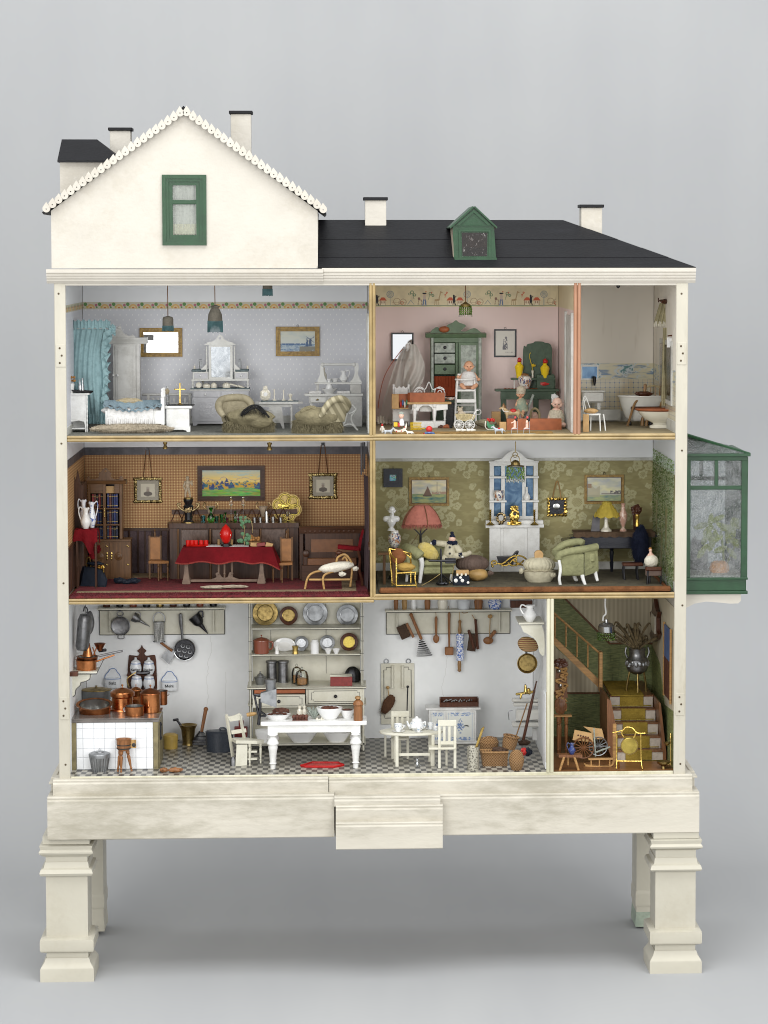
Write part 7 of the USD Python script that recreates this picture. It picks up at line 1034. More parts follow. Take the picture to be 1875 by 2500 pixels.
# tiled range
s = T('tiled_range','white tiled kitchen range with dark metal top in the left corner','range','J',740,1978,z=ZK)
s('hob','stove_top',bx(250,1394,1240,1408,-10,660,3)); s('hob','stove_top',bx(250,1408,1236,1440,-6,655,3)); s('body','grout',bx(306,1440,1172,1978,8,650)); [s('corner_post','worn_brass_paint',bx(x,1440,x+55,1978,-2,50)) for x in (256,1172)]; s('side_panel','worn_brass_paint',bx(1228,1440,1238,1978,51,650)); [s('knob','dark_iron',sp(1250,y,d_,16)) for y,d_ in ((1490,120),(1640,120))]; s('oven_rail','dark_iron',tb([(1250,1460,100),(1250,1660,100)],9,7))
xs = [314,385,508,628,748,860,976,1092,1168]; ys = [1442,1510,1622,1735,1840,1972]
for i in range(8):
    for j in range(5): s('tile','kitchen_tile',bx(xs[i]+1.6,ys[j]+1.6,xs[i+1]-1.6,ys[j+1]-1.6,1+.8*((i*7+j*3) % 3),9,2))
rz_, rY = s.Z(1394), s.Y
def pot(nm,lab,c_,r,x,y,w,top,mat,lid=None,inner='tin_inside',Y=None,z=None,hnd=None,sy=1.0,prof=None,rim=1.06,tilt=0):
    t = T(nm,lab,c_,r,x,y,Y=Y,z=z); h = y - top
    t('body',mat,rot(lt(x,0,(prof or [(0,y),(w*.93,y),(w*.97,y-h*.06),(w,y-h*.94),(w*rim,y-h),(w*.95,y-h*.985)])+([] if lid else [(w*.945,y-h*.13),(0,y-h*.12)]),30,1,sy),tilt,(x,y,0),'x')); 
    if not lid: t('inside',inner,rot(lt(x,0,[(w*.925,top+h*.03),(w*.92,y-h*.15),(0,y-h*.14)],30,1,sy,False),tilt,(x,y,0),'x'))
    else: t('lid',lid,lt(x,0,[(w*1.07,top+3),(w*1.05,top-h*.03),(w*.7,top-h*.16),(w*.2,top-h*.25),(0,top-h*.26)],30,1,sy)); t('knob',lid,lt(x,0,[(w*.06,top-h*.2),(w*.04,top-h*.33),(w*.11,top-h*.38),(w*.07,top-h*.44),(0,top-h*.45)],14))
    for hh in hnd or []: t('handle',hh[0],tb(sm(hh[1:-1]),hh[-1],7))
    return t
def onr(*a,dy=.1,**k): return pot(*a,Y=rY+dy,z=rz_,**k)
onr('copper_pan','wide low copper pan with tinned speckled inside, front left of the range','pan','J',515,1375,180,1225,'copper',dy=.07,rim=1.15,sy=.8,tilt=15); onr('copper_pot','small open copper saucepan at the front of the range','pan','J',960,1380,108,1255,'copper',dy=.035,hnd=[('steel',(858,1275,-10),(842,1290,-14),(850,1320,-14),(868,1310,-10),9)])
onr('copper_casserole','lidded copper casserole behind the small saucepan','pot','J',825,1310,125,1105,'copper',lid='copper',dy=.11,prof=[(0,1310),(150,1310),(148,1296),(118,1280),(118,1160),(135,1145),(138,1105)]); onr('copper_pot','tall lidded copper pot with tap at the right of the range','pot','J',1140,1335,112,1115,'copper',lid='copper_dark',dy=.075,hnd=[('copper',(1125,1195,-105),(1128,1240,-125),(1120,1260,-115),9),('old_brass',(1105,1335,-90),(1200,1340,-80),(1265,1330,-40),7)])
onr('fish_kettle','large tin pot with brass domed lid at the back left of the range','pot','J',530,1180,165,1075,'zinc',lid='old_brass',dy=.24,sy=.8); onr('copper_kettle','tall copper coffee kettle with black handle behind the casserole','kettle','J',978,1225,62,1080,'copper',lid='copper',dy=.18,hnd=[('old_brass',(900,1050,0),(880,960,0),(930,910,0),(980,880,0),7),('dark_iron',(985,885,0),(1060,890,0),(1130,880,0),22)],prof=[(0,1225),(80,1225),(84,1180),(56,1150),(60,1110),(75,1080)]); onr('copper_jug','round copper jug half hidden at the right back of the range','jug','J',1270,1240,62,1085,'copper_dark',dy=.17,hnd=[('steel',(1325,1100,0),(1352,1120,0),(1335,1145,0),6)])
# floor things on the left
t = T('tin_bucket','fluted tin dustbin with lid standing before the range','bin','J',568,1992,z=ZK); t('body','zinc',gr(lambda a,b: (568+(84+30*b+4*cos(a*2*pi*22))*cos(a*2*pi),1992-165*b,(84+30*b+4*cos(a*2*pi*22))*sin(a*2*pi)),132,4)); t('lid','zinc',lt(568,0,[(118,1832),(122,1800),(118,1790),(90,1778),(50,1776),(48,1768),(0,1765)],30)); t('handle','steel',tb(sm([(562,1778,0),(562,1745,0),(575,1742,0),(577,1778,0)]),4,6))
t = T('wooden_tub','small wooden tub with dark hoops on three turned legs before the range','tub','J',830,2008,z=ZK); t('tub','turned_wood',lt(838,40,[(0,1765),(60,1765),(76,1740),(84,1645),(90,1636),(78,1640),(72,1660),(0,1665)],26)); [t('hoop','black_line',lt(838,40,[(80,y+7),(82,y-5)],26)) for y in (1698,1738)]; [t('leg','turned_wood',rot(turned(x0,d_,1765,2005,21,LEG),a_,(x0,1765))) for x0,d_,a_ in ((800,20,7),(815,-10,1),(880,30,-11))]; t('handle','light_wood',bx(905,1645,978,1740,36,46)); t('handle_hole','black_line',sp(952,1704,34,23,23,4))
for nm, lab, x, m_ in (('clog','left wooden clog lying on the chequered floor',1290,'turned_wood'),('clog','right wooden clogs lying on the chequered floor',1420,'turned_wood')): one(nm,lab,'clog','J',x,2012,m_,nb(x,1985,20,44 if x<1300 else 80,26,32,.4,2,x),z=ZK)
t = T('ochre_tin','round ochre lidded tin beside the range','tin','J',1365,1735,z=ZK); t('body','ochre_tin',lt(1365,0,[(80,1735),(82,1640)],28)); t('lid','ochre_tin',lt(1365,0,[(85,1640),(85,1585),(60,1568),(0,1560)],28))
t = T('mortar','dark brass mortar with pestle against the kitchen wall','mortar','J',1560,1695,z=ZK); t('bowl','old_brass',lt(1565,0,[(0,1695),(70,1695),(62,1670),(80,1520),(104,1468),(92,1468),(0,1560)],26)); t('pestle','dark_iron',tb([(1520,1530,0),(1440,1412,-6)],13,8),tb([(1400,1415,-6),(1455,1405,-6)],14,8))
t = T('wire_whisk','wire beater with wooden handle leaning on the kitchen wall','whisk','K',230,1222,z=ZK); t('handle','turned_wood',tb([(275,930,20),(240,1115,0)],[16,13],9),sp(275,935,20,19)); t('wire','dark_iron',tb([(236+(16+2.2*i/6)*cos(i*.6)*(1+i/70),1110+i*1.05,18*sin(i*.6)) for i in range(104)],4,5))
t = T('oval_pot','dark navy oval casserole on the floor behind the step chair','pot','K',380,1275,z=ZK); t('body','enamel_navy',lt(385,0,[(0,1278),(104,1275),(112,1120),(116,1112)],32,1,.6)); t('lid','enamel_navy',lt(385,0,[(116,1113),(104,1104),(0,1096)],32,1,.6)); t('handle','enamel_navy',tb(sm([(385,1110,0),(395,1085,0),(430,1088,0),(440,1120,0)]),8,7))
t = T('step_chair','cream library chair with folding steps under its seat','chair','K',600,1388,z=ZK); [t('post','kitchen_cream',tb([(x,y0_,90),(x2,1340,90)],13,4)) for x,y0_,x2 in ((440,990,490),(550,990,610))]; t('top_rail','kitchen_cream',pr([(448,1005),(500,995),(545,975),(570,1005),(566,1030),(470,1045)],82,96)); t('rail','kitchen_cream',rot(bx(478,1110,600,1142,82,96),-8,(540,1125))); t('seat','kitchen_cream',prz([(480,90),(600,95),(745,0),(690,-40),(520,-20)],1180,1206)); [t('leg','kitchen_cream',turned(x,d_,1206,y,12,LEG)) for x,d_,y in ((630,-10,1390),(718,0,1372))]; t('step_side','kitchen_cream',pr([(525,1215),(612,1215),(608,1385),(515,1390)],-24,-14)); [t('step','kitchen_cream',bx(612,y,690,y+14,-12,50)) for y in (1270,1330)]; one('metal_can','little pewter can beside the step chair','can','K',495,1390,'pewter',lt(495,0,[(26,1390),(24,1340),(10,1318)],16),z=ZK); one('red_mill','red coffee mill behind the step chair','coffee mill','K',560,1160,'book_red',bx(505,1080,610,1160,0,60),bx(540,1030,580,1080,10,50),Y=.36)
# dresser
d = T('dresser','tall cream plate dresser with black line trim, shelves and two drawers','dresser','K',1095,1260,Y=.27,z=ZK); D2 = 250
for x in (626,1530): d('post','kitchen_cream',bx(x,60,x+22,1265,20,40)); d('trim','black_line',*[tb([(x+k,60,18),(x+k,1260,18)],2.2,5) for k in (3,17)],*[tb([(x-3,y,18),(x+25,y,18)],2,5) for y in (180,380,480,620)]) ; d('side_panel','kitchen_cream',bx(x+3,60,x+17,1255,41,D2))
d('back_panel','kitchen_cream',bx(650,60,1528,1240,D2-8,D2)); d('board_joint','black_line',*[tb([(x,80,D2-9),(x,680,D2-9)],1.6,4) for x in (800,1250)])
def shelf(y,f,th=14,x0=640,x1=1534): q_ = d('shelf','kitchen_cream',bx(x0,y,x1,y+th,f,D2-9)); d('trim','black_line',tb([(x0+4,y+th+1,f-1),(x1-4,y+th+1,f-1)],2,5),tb([(x0+4,y+3,f-1),(x1-4,y+3,f-1)],1.6,5),up=q_)
shelf(270,30); shelf(484,30); shelf(738,-60,16,614,1574); shelf(880,-40,12,618,1574); shelf(1200,-50,16,640,1570)
d('side_panel','kitchen_cream',bx(634,755,646,1255,-50,40)); d('side_panel','kitchen_cream',bx(1545,755,1557,1255,-50,40)); d('divider','kitchen_cream',bx(1086,755,1104,880,-40,200))
for x0, x1, y0_, y1_, f in ((660,1080,795,900,-90),(1106,1545,760,874,-52)): q_ = d('drawer','kitchen_cream',bx(x0,y0_,x1,y1_,f,f+14)); a, b_, c, e = x0 + 24, y0_ + 14, x1 - 24, y1_ - 14; d('line_inlay','black_line',tb([(a+20,b_,f-.5),(c-20,b_,f-.5),(c-20,b_+14,f-.5),(c,b_+14,f-.5),(c,e-14,f-.5),(c-20,e-14,f-.5),(c-20,e,f-.5),(a+20,e,f-.5),(a+20,e-14,f-.5),(a,e-14,f-.5),(a,b_+14,f-.5),(a+20,b_+14,f-.5)],2,4,True),up=q_); d('knob','dark_iron',sp((x0+x1)/2,(y0_+y1_)/2,f-10,14),up=q_)
d('drawer_inside','brown_card',bx(670,760,1080,790,-60,40))
def ond(nm,lab,c_,x,y,zy,mat,*m,dd_=.03): return one(nm,lab,c_,'K',x,y,mat,*m,Y=d.Y+dd_,z=d.Z(zy))
def plate(lab,x,y,r_,zy,m1,m2,m3=None,dd_=.05):
    t = T('plate',lab,'plate','K',x,y+r_,Y=d.Y+dd_,z=d.Z(zy)); lean = lambda m: rot(m,-8,(x,y+r_,0),'x'); disc = lambda pf: (lambda v: (np.column_stack([v[0][:,0],y+v[0][:,2],v[0][:,1]]),v[1][:,::-1]))(lt(x,0,pf,32,cap=False))
    t('rim',m1,lean(disc([(r_*.6,10),(r_*.97,3),(r_,0),(r_*.97,-3),(r_*.66,4)]))); t('well',m2,lean(disc([(r_*.66,4),(r_*.6,9),(0,9)][::1])),lean(disc([(0,12),(r_*.62,11)]))); 
    if m3: t('ring',m3,lean(tb([(x+r_*.64*cos(a),y+r_*.64*sin(a),1) for a in np.linspace(0,2*pi,40)[:-1]],r_*.035,5,True)))
plate('large dark bronze plate at the left of the top dresser shelf',755,155,104,270,'old_brass','old_brass'); plate('smaller brass plate with dark wooden rim on the top dresser shelf',944,175,75,270,'mahogany','old_brass','brass'); plate('largest pewter plate on the top dresser shelf',1160,158,102,270,'zinc','zinc','steel'); plate('pewter plate at the right end of the top dresser shelf',1420,172,88,270,'zinc','zinc','steel')
plate('small pewter plate left of the white canister',1048,398,58,484,'zinc','steel','steel'); plate('small pewter plate right of the white canister',1258,395,62,484,'zinc','steel','steel'); plate('brass plate with dark rim at the right of the second dresser shelf',1434,390,74,484,'mahogany','gold_brass','brass'); t = T('platter','oval white platter leaning on the second dresser shelf','plate','K',910,470,Y=d.Y+.05,z=d.Z(484)); t('dish','white_china',sp(910,412,0,88,58,7,3)); t('well','porcelain',sp(910,414,-3,58,34,5,3))
pot('crock','brown glazed lidded stoneware crock on the second dresser shelf','crock','K',725,475,64,375,'brown_crock',lid='brown_crock',Y=d.Y+.025,z=d.Z(484),hnd=[('brown_crock',(785,385,0),(815,395,0),(810,440,0),(785,450,0),8)])
ond('pepper_pot','little white china pot before the oval platter','pot',850,475,484,'porcelain',lt(850,0,[(20,475),(14,450),(18,430),(8,415)],14),dd_=.012); ond('brass_mortar','small brass mortar on the second dresser shelf','mortar',998,478,484,'brass',lt(998,0,[(26,478),(20,455),(27,420),(22,420),(0,440)],16),dd_=.012); ond('canister','white china canister between the two small pewter plates','canister',1156,468,484,'white_china',lt(1156,0,[(34,468),(34,395),(24,380),(26,370),(0,368)],20),dd_=.014); [ond('bowl',('tiny white bowl, left of the pair on the second dresser shelf','tiny white bowl, right of the pair on the second dresser shelf')[i],'bowl',x,470,484,'white_china',lt(x,0,[(14,472),(32,442),(28,442),(0,466)],18),dd_=.01) for i,x in enumerate((1265,1330))]
for i, x in enumerate((806,902)): ond('milk_can',('tall tin canister on the dresser worktop, left of two','tall tin canister on the dresser worktop, right of two')[i],'canister',x,695,738,'pewter',lt(x,0,[(42,695),(40,560),(46,555),(46,540),(38,542)],22),dd_=.05)
t = T('covered_dish','small tin covered dish at the left of the dresser worktop','dish','K',715,698,Y=d.Y+.02,z=d.Z(738)); t('dish','zinc',lt(715,0,[(30,705),(48,680),(50,672),(0,670)],20)); t('lid','steel',lt(715,0,[(34,672),(20,648),(6,640),(8,628),(0,625)],18))
for i, (x,y,r_) in enumerate(((1010,680,42),(1052,705,55))): t = T('glass_dome',('clear glass cheese dome at the back of the dresser worktop','clear glass dome over a brown cake on the dresser worktop')[i],'dome','K',x,y,Y=d.Y+.03-.02*i,z=d.Z(738)); t('dome','clear_pane',lt(x,0,[(r_,y),(r_,y-40),(r_*.8,y-75),(r_*.3,y-92),(0,y-94)],24),sp(x,y-104,0,9,12,9)); t('cake','dried_orange',nb(x,y-14,0,r_*.7,14,r_*.6,.3,3,i)); t('plate','old_brass',lt(x,0,[(r_*1.1,y+2),(0,y-4)],24))
ond('jelly_mould','dark fluted jelly mould on the dresser worktop at right','mould',1462,690,738,'dark_iron',gr(lambda a,b: (1462+66*sin(b*pi/2)*(1+.08*cos(a*2*pi*9))*cos(a*2*pi),585+95*(1-cos(b*pi/2)),50*sin(b*pi/2)*sin(a*2*pi)),72,8),dd_=.05); t = T('red_box','small open red box with white lining on the dresser worktop','box','K',1370,718,Y=d.Y-.012,z=d.Z(738)); t('box','book_red',bx(1282,672,1460,718,0,70)); t('lid','kitchen_cream',hull([(1280,670,0),(1460,668,0),(1282,655,10),(1456,660,80),(1282,658,80)])); 
for i, (x,rx) in enumerate(((735,66),(1050,130),(1335,115))): t = T('serving_bowl',('stack of white plates on the bottom dresser shelf','wide white oval dish in the middle of the bottom dresser shelf','white bowl at the right of the bottom dresser shelf')[i],'bowl','K',x,1165,Y=d.Y+.0,z=d.Z(1200)); t('dish','white_china',*[lt(x,0,[(rx*.5,1168-12*k),(rx*.86,1146-12*k),(rx,1120-12*k),(rx*.9,1120-12*k),(0,1150-12*k)],26,1,.5) for k in range(3 if i == 0 else 1)])
# kitchen table
t = T('kitchen_table','white kitchen table with turned legs in front of the dresser','table','K',1150,1408,Y=.062,z=ZK); t('tabletop','bright_white',bx(722,1030,1578,1062,-10,250,4)); t('apron','bright_white',pr(Polygon([(778,1062),(1525,1062),(1525,1128),(1452,1128),(1452,1118),(858,1118),(858,1136),(778,1136)]),0,14)); KL = ((0,.8),(.05,.95),(.1,.55),(.16,.8),(.26,1.1),(.3,1.15),(.31,.75),(.4,.95),(.5,.8),(.85,.55),(.87,.75),(.9,.55),(1,.5))
for x in (818,1488):
    for d_ in (24,215): t('leg','bright_white',turned(x,d_,1128,1408,42,KL,18))
zt, tY = t.Z(1030), t.Y
def ont(nm,lab,c_,x,y,dy=.03): return T(nm,lab,c_,'K',x,y,Y=tY+dy,z=zt)
g_ = ont('meat_grinder','grey cast meat grinder with black crank clamped on the table corner','grinder',780,1030,.005); g_('hopper','zinc',lt(800,0,[(46,690),(36,790),(46,800)][::-1],20)); g_('barrel','zinc',hull([(720,800,-30),(720,870,-30),(720,800,40),(720,870,40),(846,760,-50),(848,912,-50),(846,760,50),(848,912,50)])); g_('crank','dark_iron',tb([(712,822,0),(665,815,0)],12,7),tb(sm([(668,815,0),(690,920,-10),(705,985,-14)]),9,6),tb(sm([(715,850,0),(712,950,0),(700,1055,0)]),13,6),tb(sm([(715,950,0),(760,985,0),(720,990,0)]),9,6)); g_('grip','light_wood',rot(lt(645,-14,[(14,1010),(18,985),(14,945),(9,930)],14),82,(645,970)))
t = ont('meat_dish','white plate of ham on the left of the kitchen table','dish',855,1005); t('dish','white_china',lt(855,0,[(60,1012),(110,972),(100,972),(0,996)],28,1,.6)); t('ham','food_brown',*[nb(855+28*(i-2),972-5*(i % 2),-10+9*(i % 3),24,9,18,.4,3,i,1) for i in range(5)]); one('roast','dark brown roast behind the plate of ham','roast','K',885,985,'food_brown',nb(885,950,0,66,28,34,.3,2,4),Y=tY+.06,z=zt)
one('meat_board','board of chopped meat in the middle of the kitchen table','board','K',1035,1018,'food_brown',bx(975,1010,1100,1020,0,60),*[nb(990+24*i,995,14+8*(i % 2),19,17,16,.5,3,i,1) for i in range(5)],Y=tY+.01,z=zt)
for i, (x,r_) in enumerate(((1033,22),(1072,18))): one('china_bottle',('larger squat cream bottle behind the chopped meat','smaller squat cream bottle behind the chopped meat')[i],'bottle','K',x,985,'cream_china',lt(x,0,[(r_,985),(r_,945),(r_*.5,930),(r_*.7,905),(0,902)],16),Y=tY+.06,z=zt)
rb = random.Random(4); t = ont('herbs','grey green bunch of herbs and garlic beside the white bowl','herbs',1150,1000); t('sprigs','pale_worn',*[tb([(1150,995,0),(1150+rb.uniform(-60,55),945+rb.uniform(-35,40),rb.uniform(-30,30))],4,4) for i in range(40)],kind='stuff'); t('garlic','cream_china',*[nb(1175+18*i,1000+4*(i % 2),-20,12,12,11,.2,2,i,1) for i in range(5)])
t = ont('fruit_bowl','large white bowl of nuts on the right of the kitchen table','bowl',1275,995); t('bowl','white_china',lt(1275,0,[(48,1000),(58,990),(100,945),(106,918),(98,918),(0,945)],30,1,.8)); t('nuts','food_brown',*[nb(1275+66*cos(i*2.4)*(i/16)**.5,925-6*(1-i/16),50*sin(i*2.4)*(i/16)**.5,20,11,18,.3,2,i,1) for i in range(16)],kind='stuff'); t = ont('side_plate','small white plate of pickles beside the pepper mill','plate',1420,965,.04); t('plate','white_china',lt(1420,0,[(30,968),(60,940),(54,940),(0,955)],22,1,.6)); t('pickles','food_brown',nb(1420,938,0,38,9,20,.4,3,2))
t = ont('pepper_mill','wooden pepper mill with turned knob at the right table end','pepper mill',1510,985,.01); t('body','turned_wood',lt(1508,0,[(38,990),(36,905),(44,892),(40,878),(28,862),(12,855)],22)); t('knob','bamboo',lt(1505,0,[(12,856),(24,845),(22,830),(0,822)],16))
t = T('red_tray','bright red lacquered tray lying on the chequered floor under the table','tray','K',1215,1412,z=ZK); t('tray','tray_red',prz([(1042,60),(1130,190),(1350,170),(1392,70),(1310,0),(1080,20)],1402,1412),tb([(1042,1400,60),(1130,1400,190),(1350,1400,170),(1392,1400,70),(1310,1400,0),(1080,1400,20)],7,6,True))
# wall racks and hanging tools
def rack(x0,y0_,x1,y1_,r,lab,k): t = T('utensil_rack',lab,'rack',r,(x0+x1)/2,y1_,Y=KW); t('back_board','kitchen_cream',bx(x0,y0_,x1,y1_,-k,0)); t('shelf','kitchen_cream',bx(x0-k,y0_-1.4*k,x1+k,y0_,-11*k,0)); t('trim','black_line',tb([(x0,y1_,-k),(x1,y1_,-k)],k*.25,4),tb([(x0,y0_,-k*11),(x1,y0_,-k*11)],k*.25,4),tb([(x0,y0_,-k),(x0,y1_,-k)],k*.25,4),tb([(x1,y0_,-k),(x1,y1_,-k)],k*.25,4)); [t('bracket','kitchen_cream',bx(x-k*.4,y0_,x+k*.4,y1_-2*k,-4*k,-k)) for x in (x0+(x1-x0)*.085,x1-(x1-x0)*.085)]; return t
r1 = rack(575,155,1972,455,'J','long cream rack with hanging tin utensils, upper left kitchen wall',16); r2 = rack(192,140,1280,350,'L','long cream rack with hanging wooden tools, upper right kitchen wall',12)
for i in range(9): one('jar','%s dark jar from the left on the shelf of the left kitchen rack' % (ords[i] if i<8 else 'ninth'),'jar','J',650+150*i,135,('mahogany','black_gloss','brown_crock','dark_iron','old_brass')[i % 5],lt(650+150*i,-60,[(40,133),(44,90),(30,40),(34,20)],16),Y=KW,z=r1.Z(133))
for i, (x,m_,w_) in enumerate(((275,'turned_wood',20),(350,'light_wood',24),(430,'white_china',26),(552,'turned_wood',28),(685,'cream_china',48),(870,'jar_white',62),(1000,'turned_wood',40),(1145,'delft_pin',62))): one('jar',('first','second','third','fourth','fifth','sixth','seventh','eighth')[i]+' jar from the left on the shelf of the right kitchen rack','jar','L',x,108,m_,lt(x,-60,[(w_*.8,122),(w_,60),(w_*.7,20)],18),Y=KW,z=r2.Z(123))
HY_ = KW - .012
def hang(nm,lab,c_,r,x,y): t = T(nm,lab,c_,r,x,y,Y=HY_); return t
def disc(x,y,d_,pf,n=30): v = lt(0,0,pf,n); return np.column_stack([x+v[0][:,0],y+v[0][:,2],d_+v[0][:,1]]), v[1][:,::-1]
t = hang('strainer','round tin strainer dish with ring handles on the left rack','strainer','J',805,500); t('dish','pewter',disc(805,358,0,[(0,14),(72,14),(92,0),(108,-6),(100,-10),(76,2),(0,4)])); t('handle','pewter',tb([(800+34*cos(a),222+28*sin(a),0) for a in np.linspace(0,2*pi,18)[:-1]],7,6,True),tb(sm([(780,462,0),(776,498,0),(840,500,0),(838,462,0)]),6,6))
t = hang('funnel','pointed tin funnel hanging by its ring on the left rack','funnel','J',1020,400); t('cone','pewter',rot(lt(1000,0,[(56,250),(50,300),(22,340),(16,350),(3,470)],20),-58,(975,300))); t('ring','pewter',tb([(998+32*cos(a),232+32*sin(a),0) for a in np.linspace(0,2*pi,18)[:-1]],5,6,True))
g = N(); a = g.vor(620,None,'distance','f1',.15); g.done('grater_tin',g.mix(g.step(a,.25,.45),(.08,.08,.08),(.5,.5,.48)),.35,.9,a,.6,.002); t = hang('grater','half round perforated tin grater with wire handle on the left rack','grater','J',1238,540); t('grater','grater_tin',lt(1238,0,[(56,540),(64,320),(66,310)],24,1,.6)); t('rim','zinc',*[tb([(1238+66*cos(a),y,40*sin(a)) for a in np.linspace(0,2*pi,24)[:-1]],5,5,True) for y in (312,535)]); t('handle','zinc',tb(sm([(1175,315,0),(1182,240,0),(1238,205,0),(1294,240,0),(1302,315,0)]),6,6))
t = hang('cleaver','steel cleaver with wooden handle hanging behind the grater','cleaver','J',1340,790); t('blade','zinc',pr([(1355,610),(1428,650),(1350,792),(1262,712)],-4,0)); t('handle','turned_wood',tb([(1258,545,-2),(1385,640,-2)],15,8))
t = hang('pancake_pan','iron pan with seven round dimples on a long handle, left rack','pan','J',1525,745); t('pan','dark_iron',disc(1525,625,0,[(0,30),(118,30),(122,-14),(116,-20),(106,10),(0,14)])); [t('dimple','zinc',tb([(1525+q_[0]+22*cos(a),640+q_[1]+22*sin(a),6) for a in np.linspace(0,2*pi,16)[:-1]],5,5,True)) for q_ in [(0,0)]+[(62*cos(a),62*sin(a)) for a in np.linspace(.2,6.48,7)[:-1]]]; t('handle','pewter',tb(sm([(1480,220,-6),(1485,320,-6),(1495,420,-6),(1500,515,-2)]),[20,21,22,22,21,20,18,16,15,14,13,13,13],8)); t('rim','steel',tb([(1525+120*cos(a),625+120*sin(a),-17) for a in np.linspace(0,2*pi,30)[:-1]],5,5,True))
t = hang('funnel','wide mouthed dark tin funnel at the right end of the left rack','funnel','K',220,310); t('cone','dark_iron',rot(lt(210,0,[(52,165),(44,230),(30,250),(20,260),(3,350)],20),-38,(210,220))); t('handle','dark_iron',tb(sm([(215,195,0),(215,150,0),(245,142,0),(250,190,0)]),7,6))
# spice rack and wall pots
sr = T('spice_rack','carved brown wooden spice rack with pointed crest','spice rack','J',1045,1065,Y=KW); sr('back_board','mahogany',pr(sm([(880,1065),(885,900),(900,700),(930,685),(1000,690),(1018,662),(995,635),(1030,605),(1047,572),(1065,605),(1098,635),(1076,662),(1095,690),(1165,685),(1200,705),(1212,900),(1215,1065)],4),-10,0)); sr('shelf','mahogany',bx(880,892,1214,906,-80,-10)); sr('shelf','mahogany',bx(880,1060,1214,1076,-80,-10))
def letters(t,txt,x,y,h,d_,mat='black_line'):
    m = text_mesh(txt,h,1.0,True); v = np.array(m.vertices); w_ = v[:,0].max(); t('lettering',mat,(np.column_stack([x+v[:,0]-w_/2,y-v[:,1],d_-v[:,2]]),np.array(m.faces)),smooth=False)
for i, (x,y,txt) in enumerate(((975,888,'Kaffee'),(1122,888,'Zucker'),(985,1056,''),(1125,1056,''))):
    t = T('spice_jar',('upper left lettered white spice jar in the brown rack','upper right lettered white spice jar in the brown rack','lower left white spice jar behind the copper kettle','lower right white spice jar behind the copper pot')[i],'jar','J',x,y,Y=KW-.012,z=sr.Z(892 if i<2 else 1060)); t('jar','blue_china',lt(x,0,[(46,y),(64,y-30),(66,y-65),(54,y-110),(50,y-112)],24)); t('band','blue_line',lt(x,0,[(56,y-104),(55,y-112)],24)); t('lid','blue_china',lt(x,0,[(54,y-112),(50,y-130),(20,y-150),(12,y-158),(18,y-170),(0,y-178)],22))
    if txt: letters(t,txt,x,y-34,24,-67)
for i, (x,y,txt) in enumerate(((718,1045,'Salz'),(1356,1078,'Mehl'))): t = T('wall_pot',('white china wall pot lettered in black left of the spice rack','white china wall pot lettered in black right of the spice rack')[i],'pot','J',x,y,Y=KW-.002); bk = sm([(x-92,y-105),(x-78,y-140),(x-50,y-170),(x-30,y-200),(x,y-210),(x+30,y-200),(x+50,y-170),(x+74,y-140),(x+86,y-105)],4); t('back','blue_china',pr(bk,-6,0)); t('edge','blue_line',tb([(q[0],q[1],-6) for q in bk],4,5)); t('pot','blue_china',lt(x,-36,[(84,y),(90,y-40),(88,y-110),(80,y-110),(0,y-100)],26,1,.45)); t('band','blue_line',lt(x,-36,[(90,y-96),(90,y-103)],26,1,.46)); letters(t,txt,x,y-40,30,-78)
# left wall shelf with copper pans and hanging moulds
w = T('wall_shelf','cream scroll bracket shelf on the left kitchen wall','shelf','J',380,1160,Y=.09); w('shelf','kitchen_cream',bx(235,872,540,892,0,300)); w('trim','black_line',tb([(240,900,-2),(535,900,-2),(600,760,300)],4,5)); w('bracket','kitchen_cream',pr(sm([(240,905),(462,905),(455,960),(400,990),(355,1000),(350,1030),(300,1080),(290,1140),(240,1165)],3),30,46)); w('bracket_line','black_line',tb(sm([(462,905,28),(455,960,28),(400,990,28),(355,1000,28),(350,1030,28),(300,1080,28),(290,1140,28),(265,1160,28)],3),4,5)); zw = w.Z(872)
pot('copper_pan','copper saucepan with long handle on the left wall shelf','pan','J',420,868,115,735,'copper',Y=w.Y+.03,z=zw,hnd=[('copper',(535,760,0),(620,730,20),(730,695,40),10)]); pot('copper_pan','upper copper pan with grey handle stacked on the wall shelf','pan','J',430,745,118,700,'copper_dark',Y=w.Y+.045,hnd=[('pewter',(560,700,0),(660,680,20),(820,650,40),13)]); one('copper_jug','narrow copper jug standing on the stacked wall shelf pans','jug','J',432,700,'copper',lt(432,0,[(60,700),(40,620),(28,570),(30,555)],22),Y=w.Y+.06); one('copper_scoop','copper bowl and scoops on the wall shelf behind the jug','bowl','J',560,690,'copper_dark',lt(570,0,[(20,640),(50,585),(66,555),(0,575)],20),tb([(545,575,-10),(500,690,-10)],7,6),tb([(490,600,0),(520,690,0)],7,6),Y=w.Y+.07); one('black_ladle','black round handled pan on the wall shelf','pan','J',600,660,'dark_iron',tb([(560,640,0),(640,630,0)],18,8),Y=w.Y+.08)
t = T('hanging_tin','large dark oval tin hanging on the left kitchen wall','tin','J',385,640,Y=.10); t('tin','pewter',rot(lt(385,60,[(0,640),(62,635),(74,600),(80,300),(60,240),(0,225)],26,1,1.8),6,(385,440)),nb(445,340,160,50,130,60,.1,2,2)); t('hook','dark_iron',tb(sm([(385,200,60),(400,150,60),(430,180,60),(420,220,60)]),8,6)); one('wooden_board','dark plank shelf end beside the left post in the kitchen','board','J',280,925,'mahogany',bx(236,875,325,925,-30,60),Y=.03)
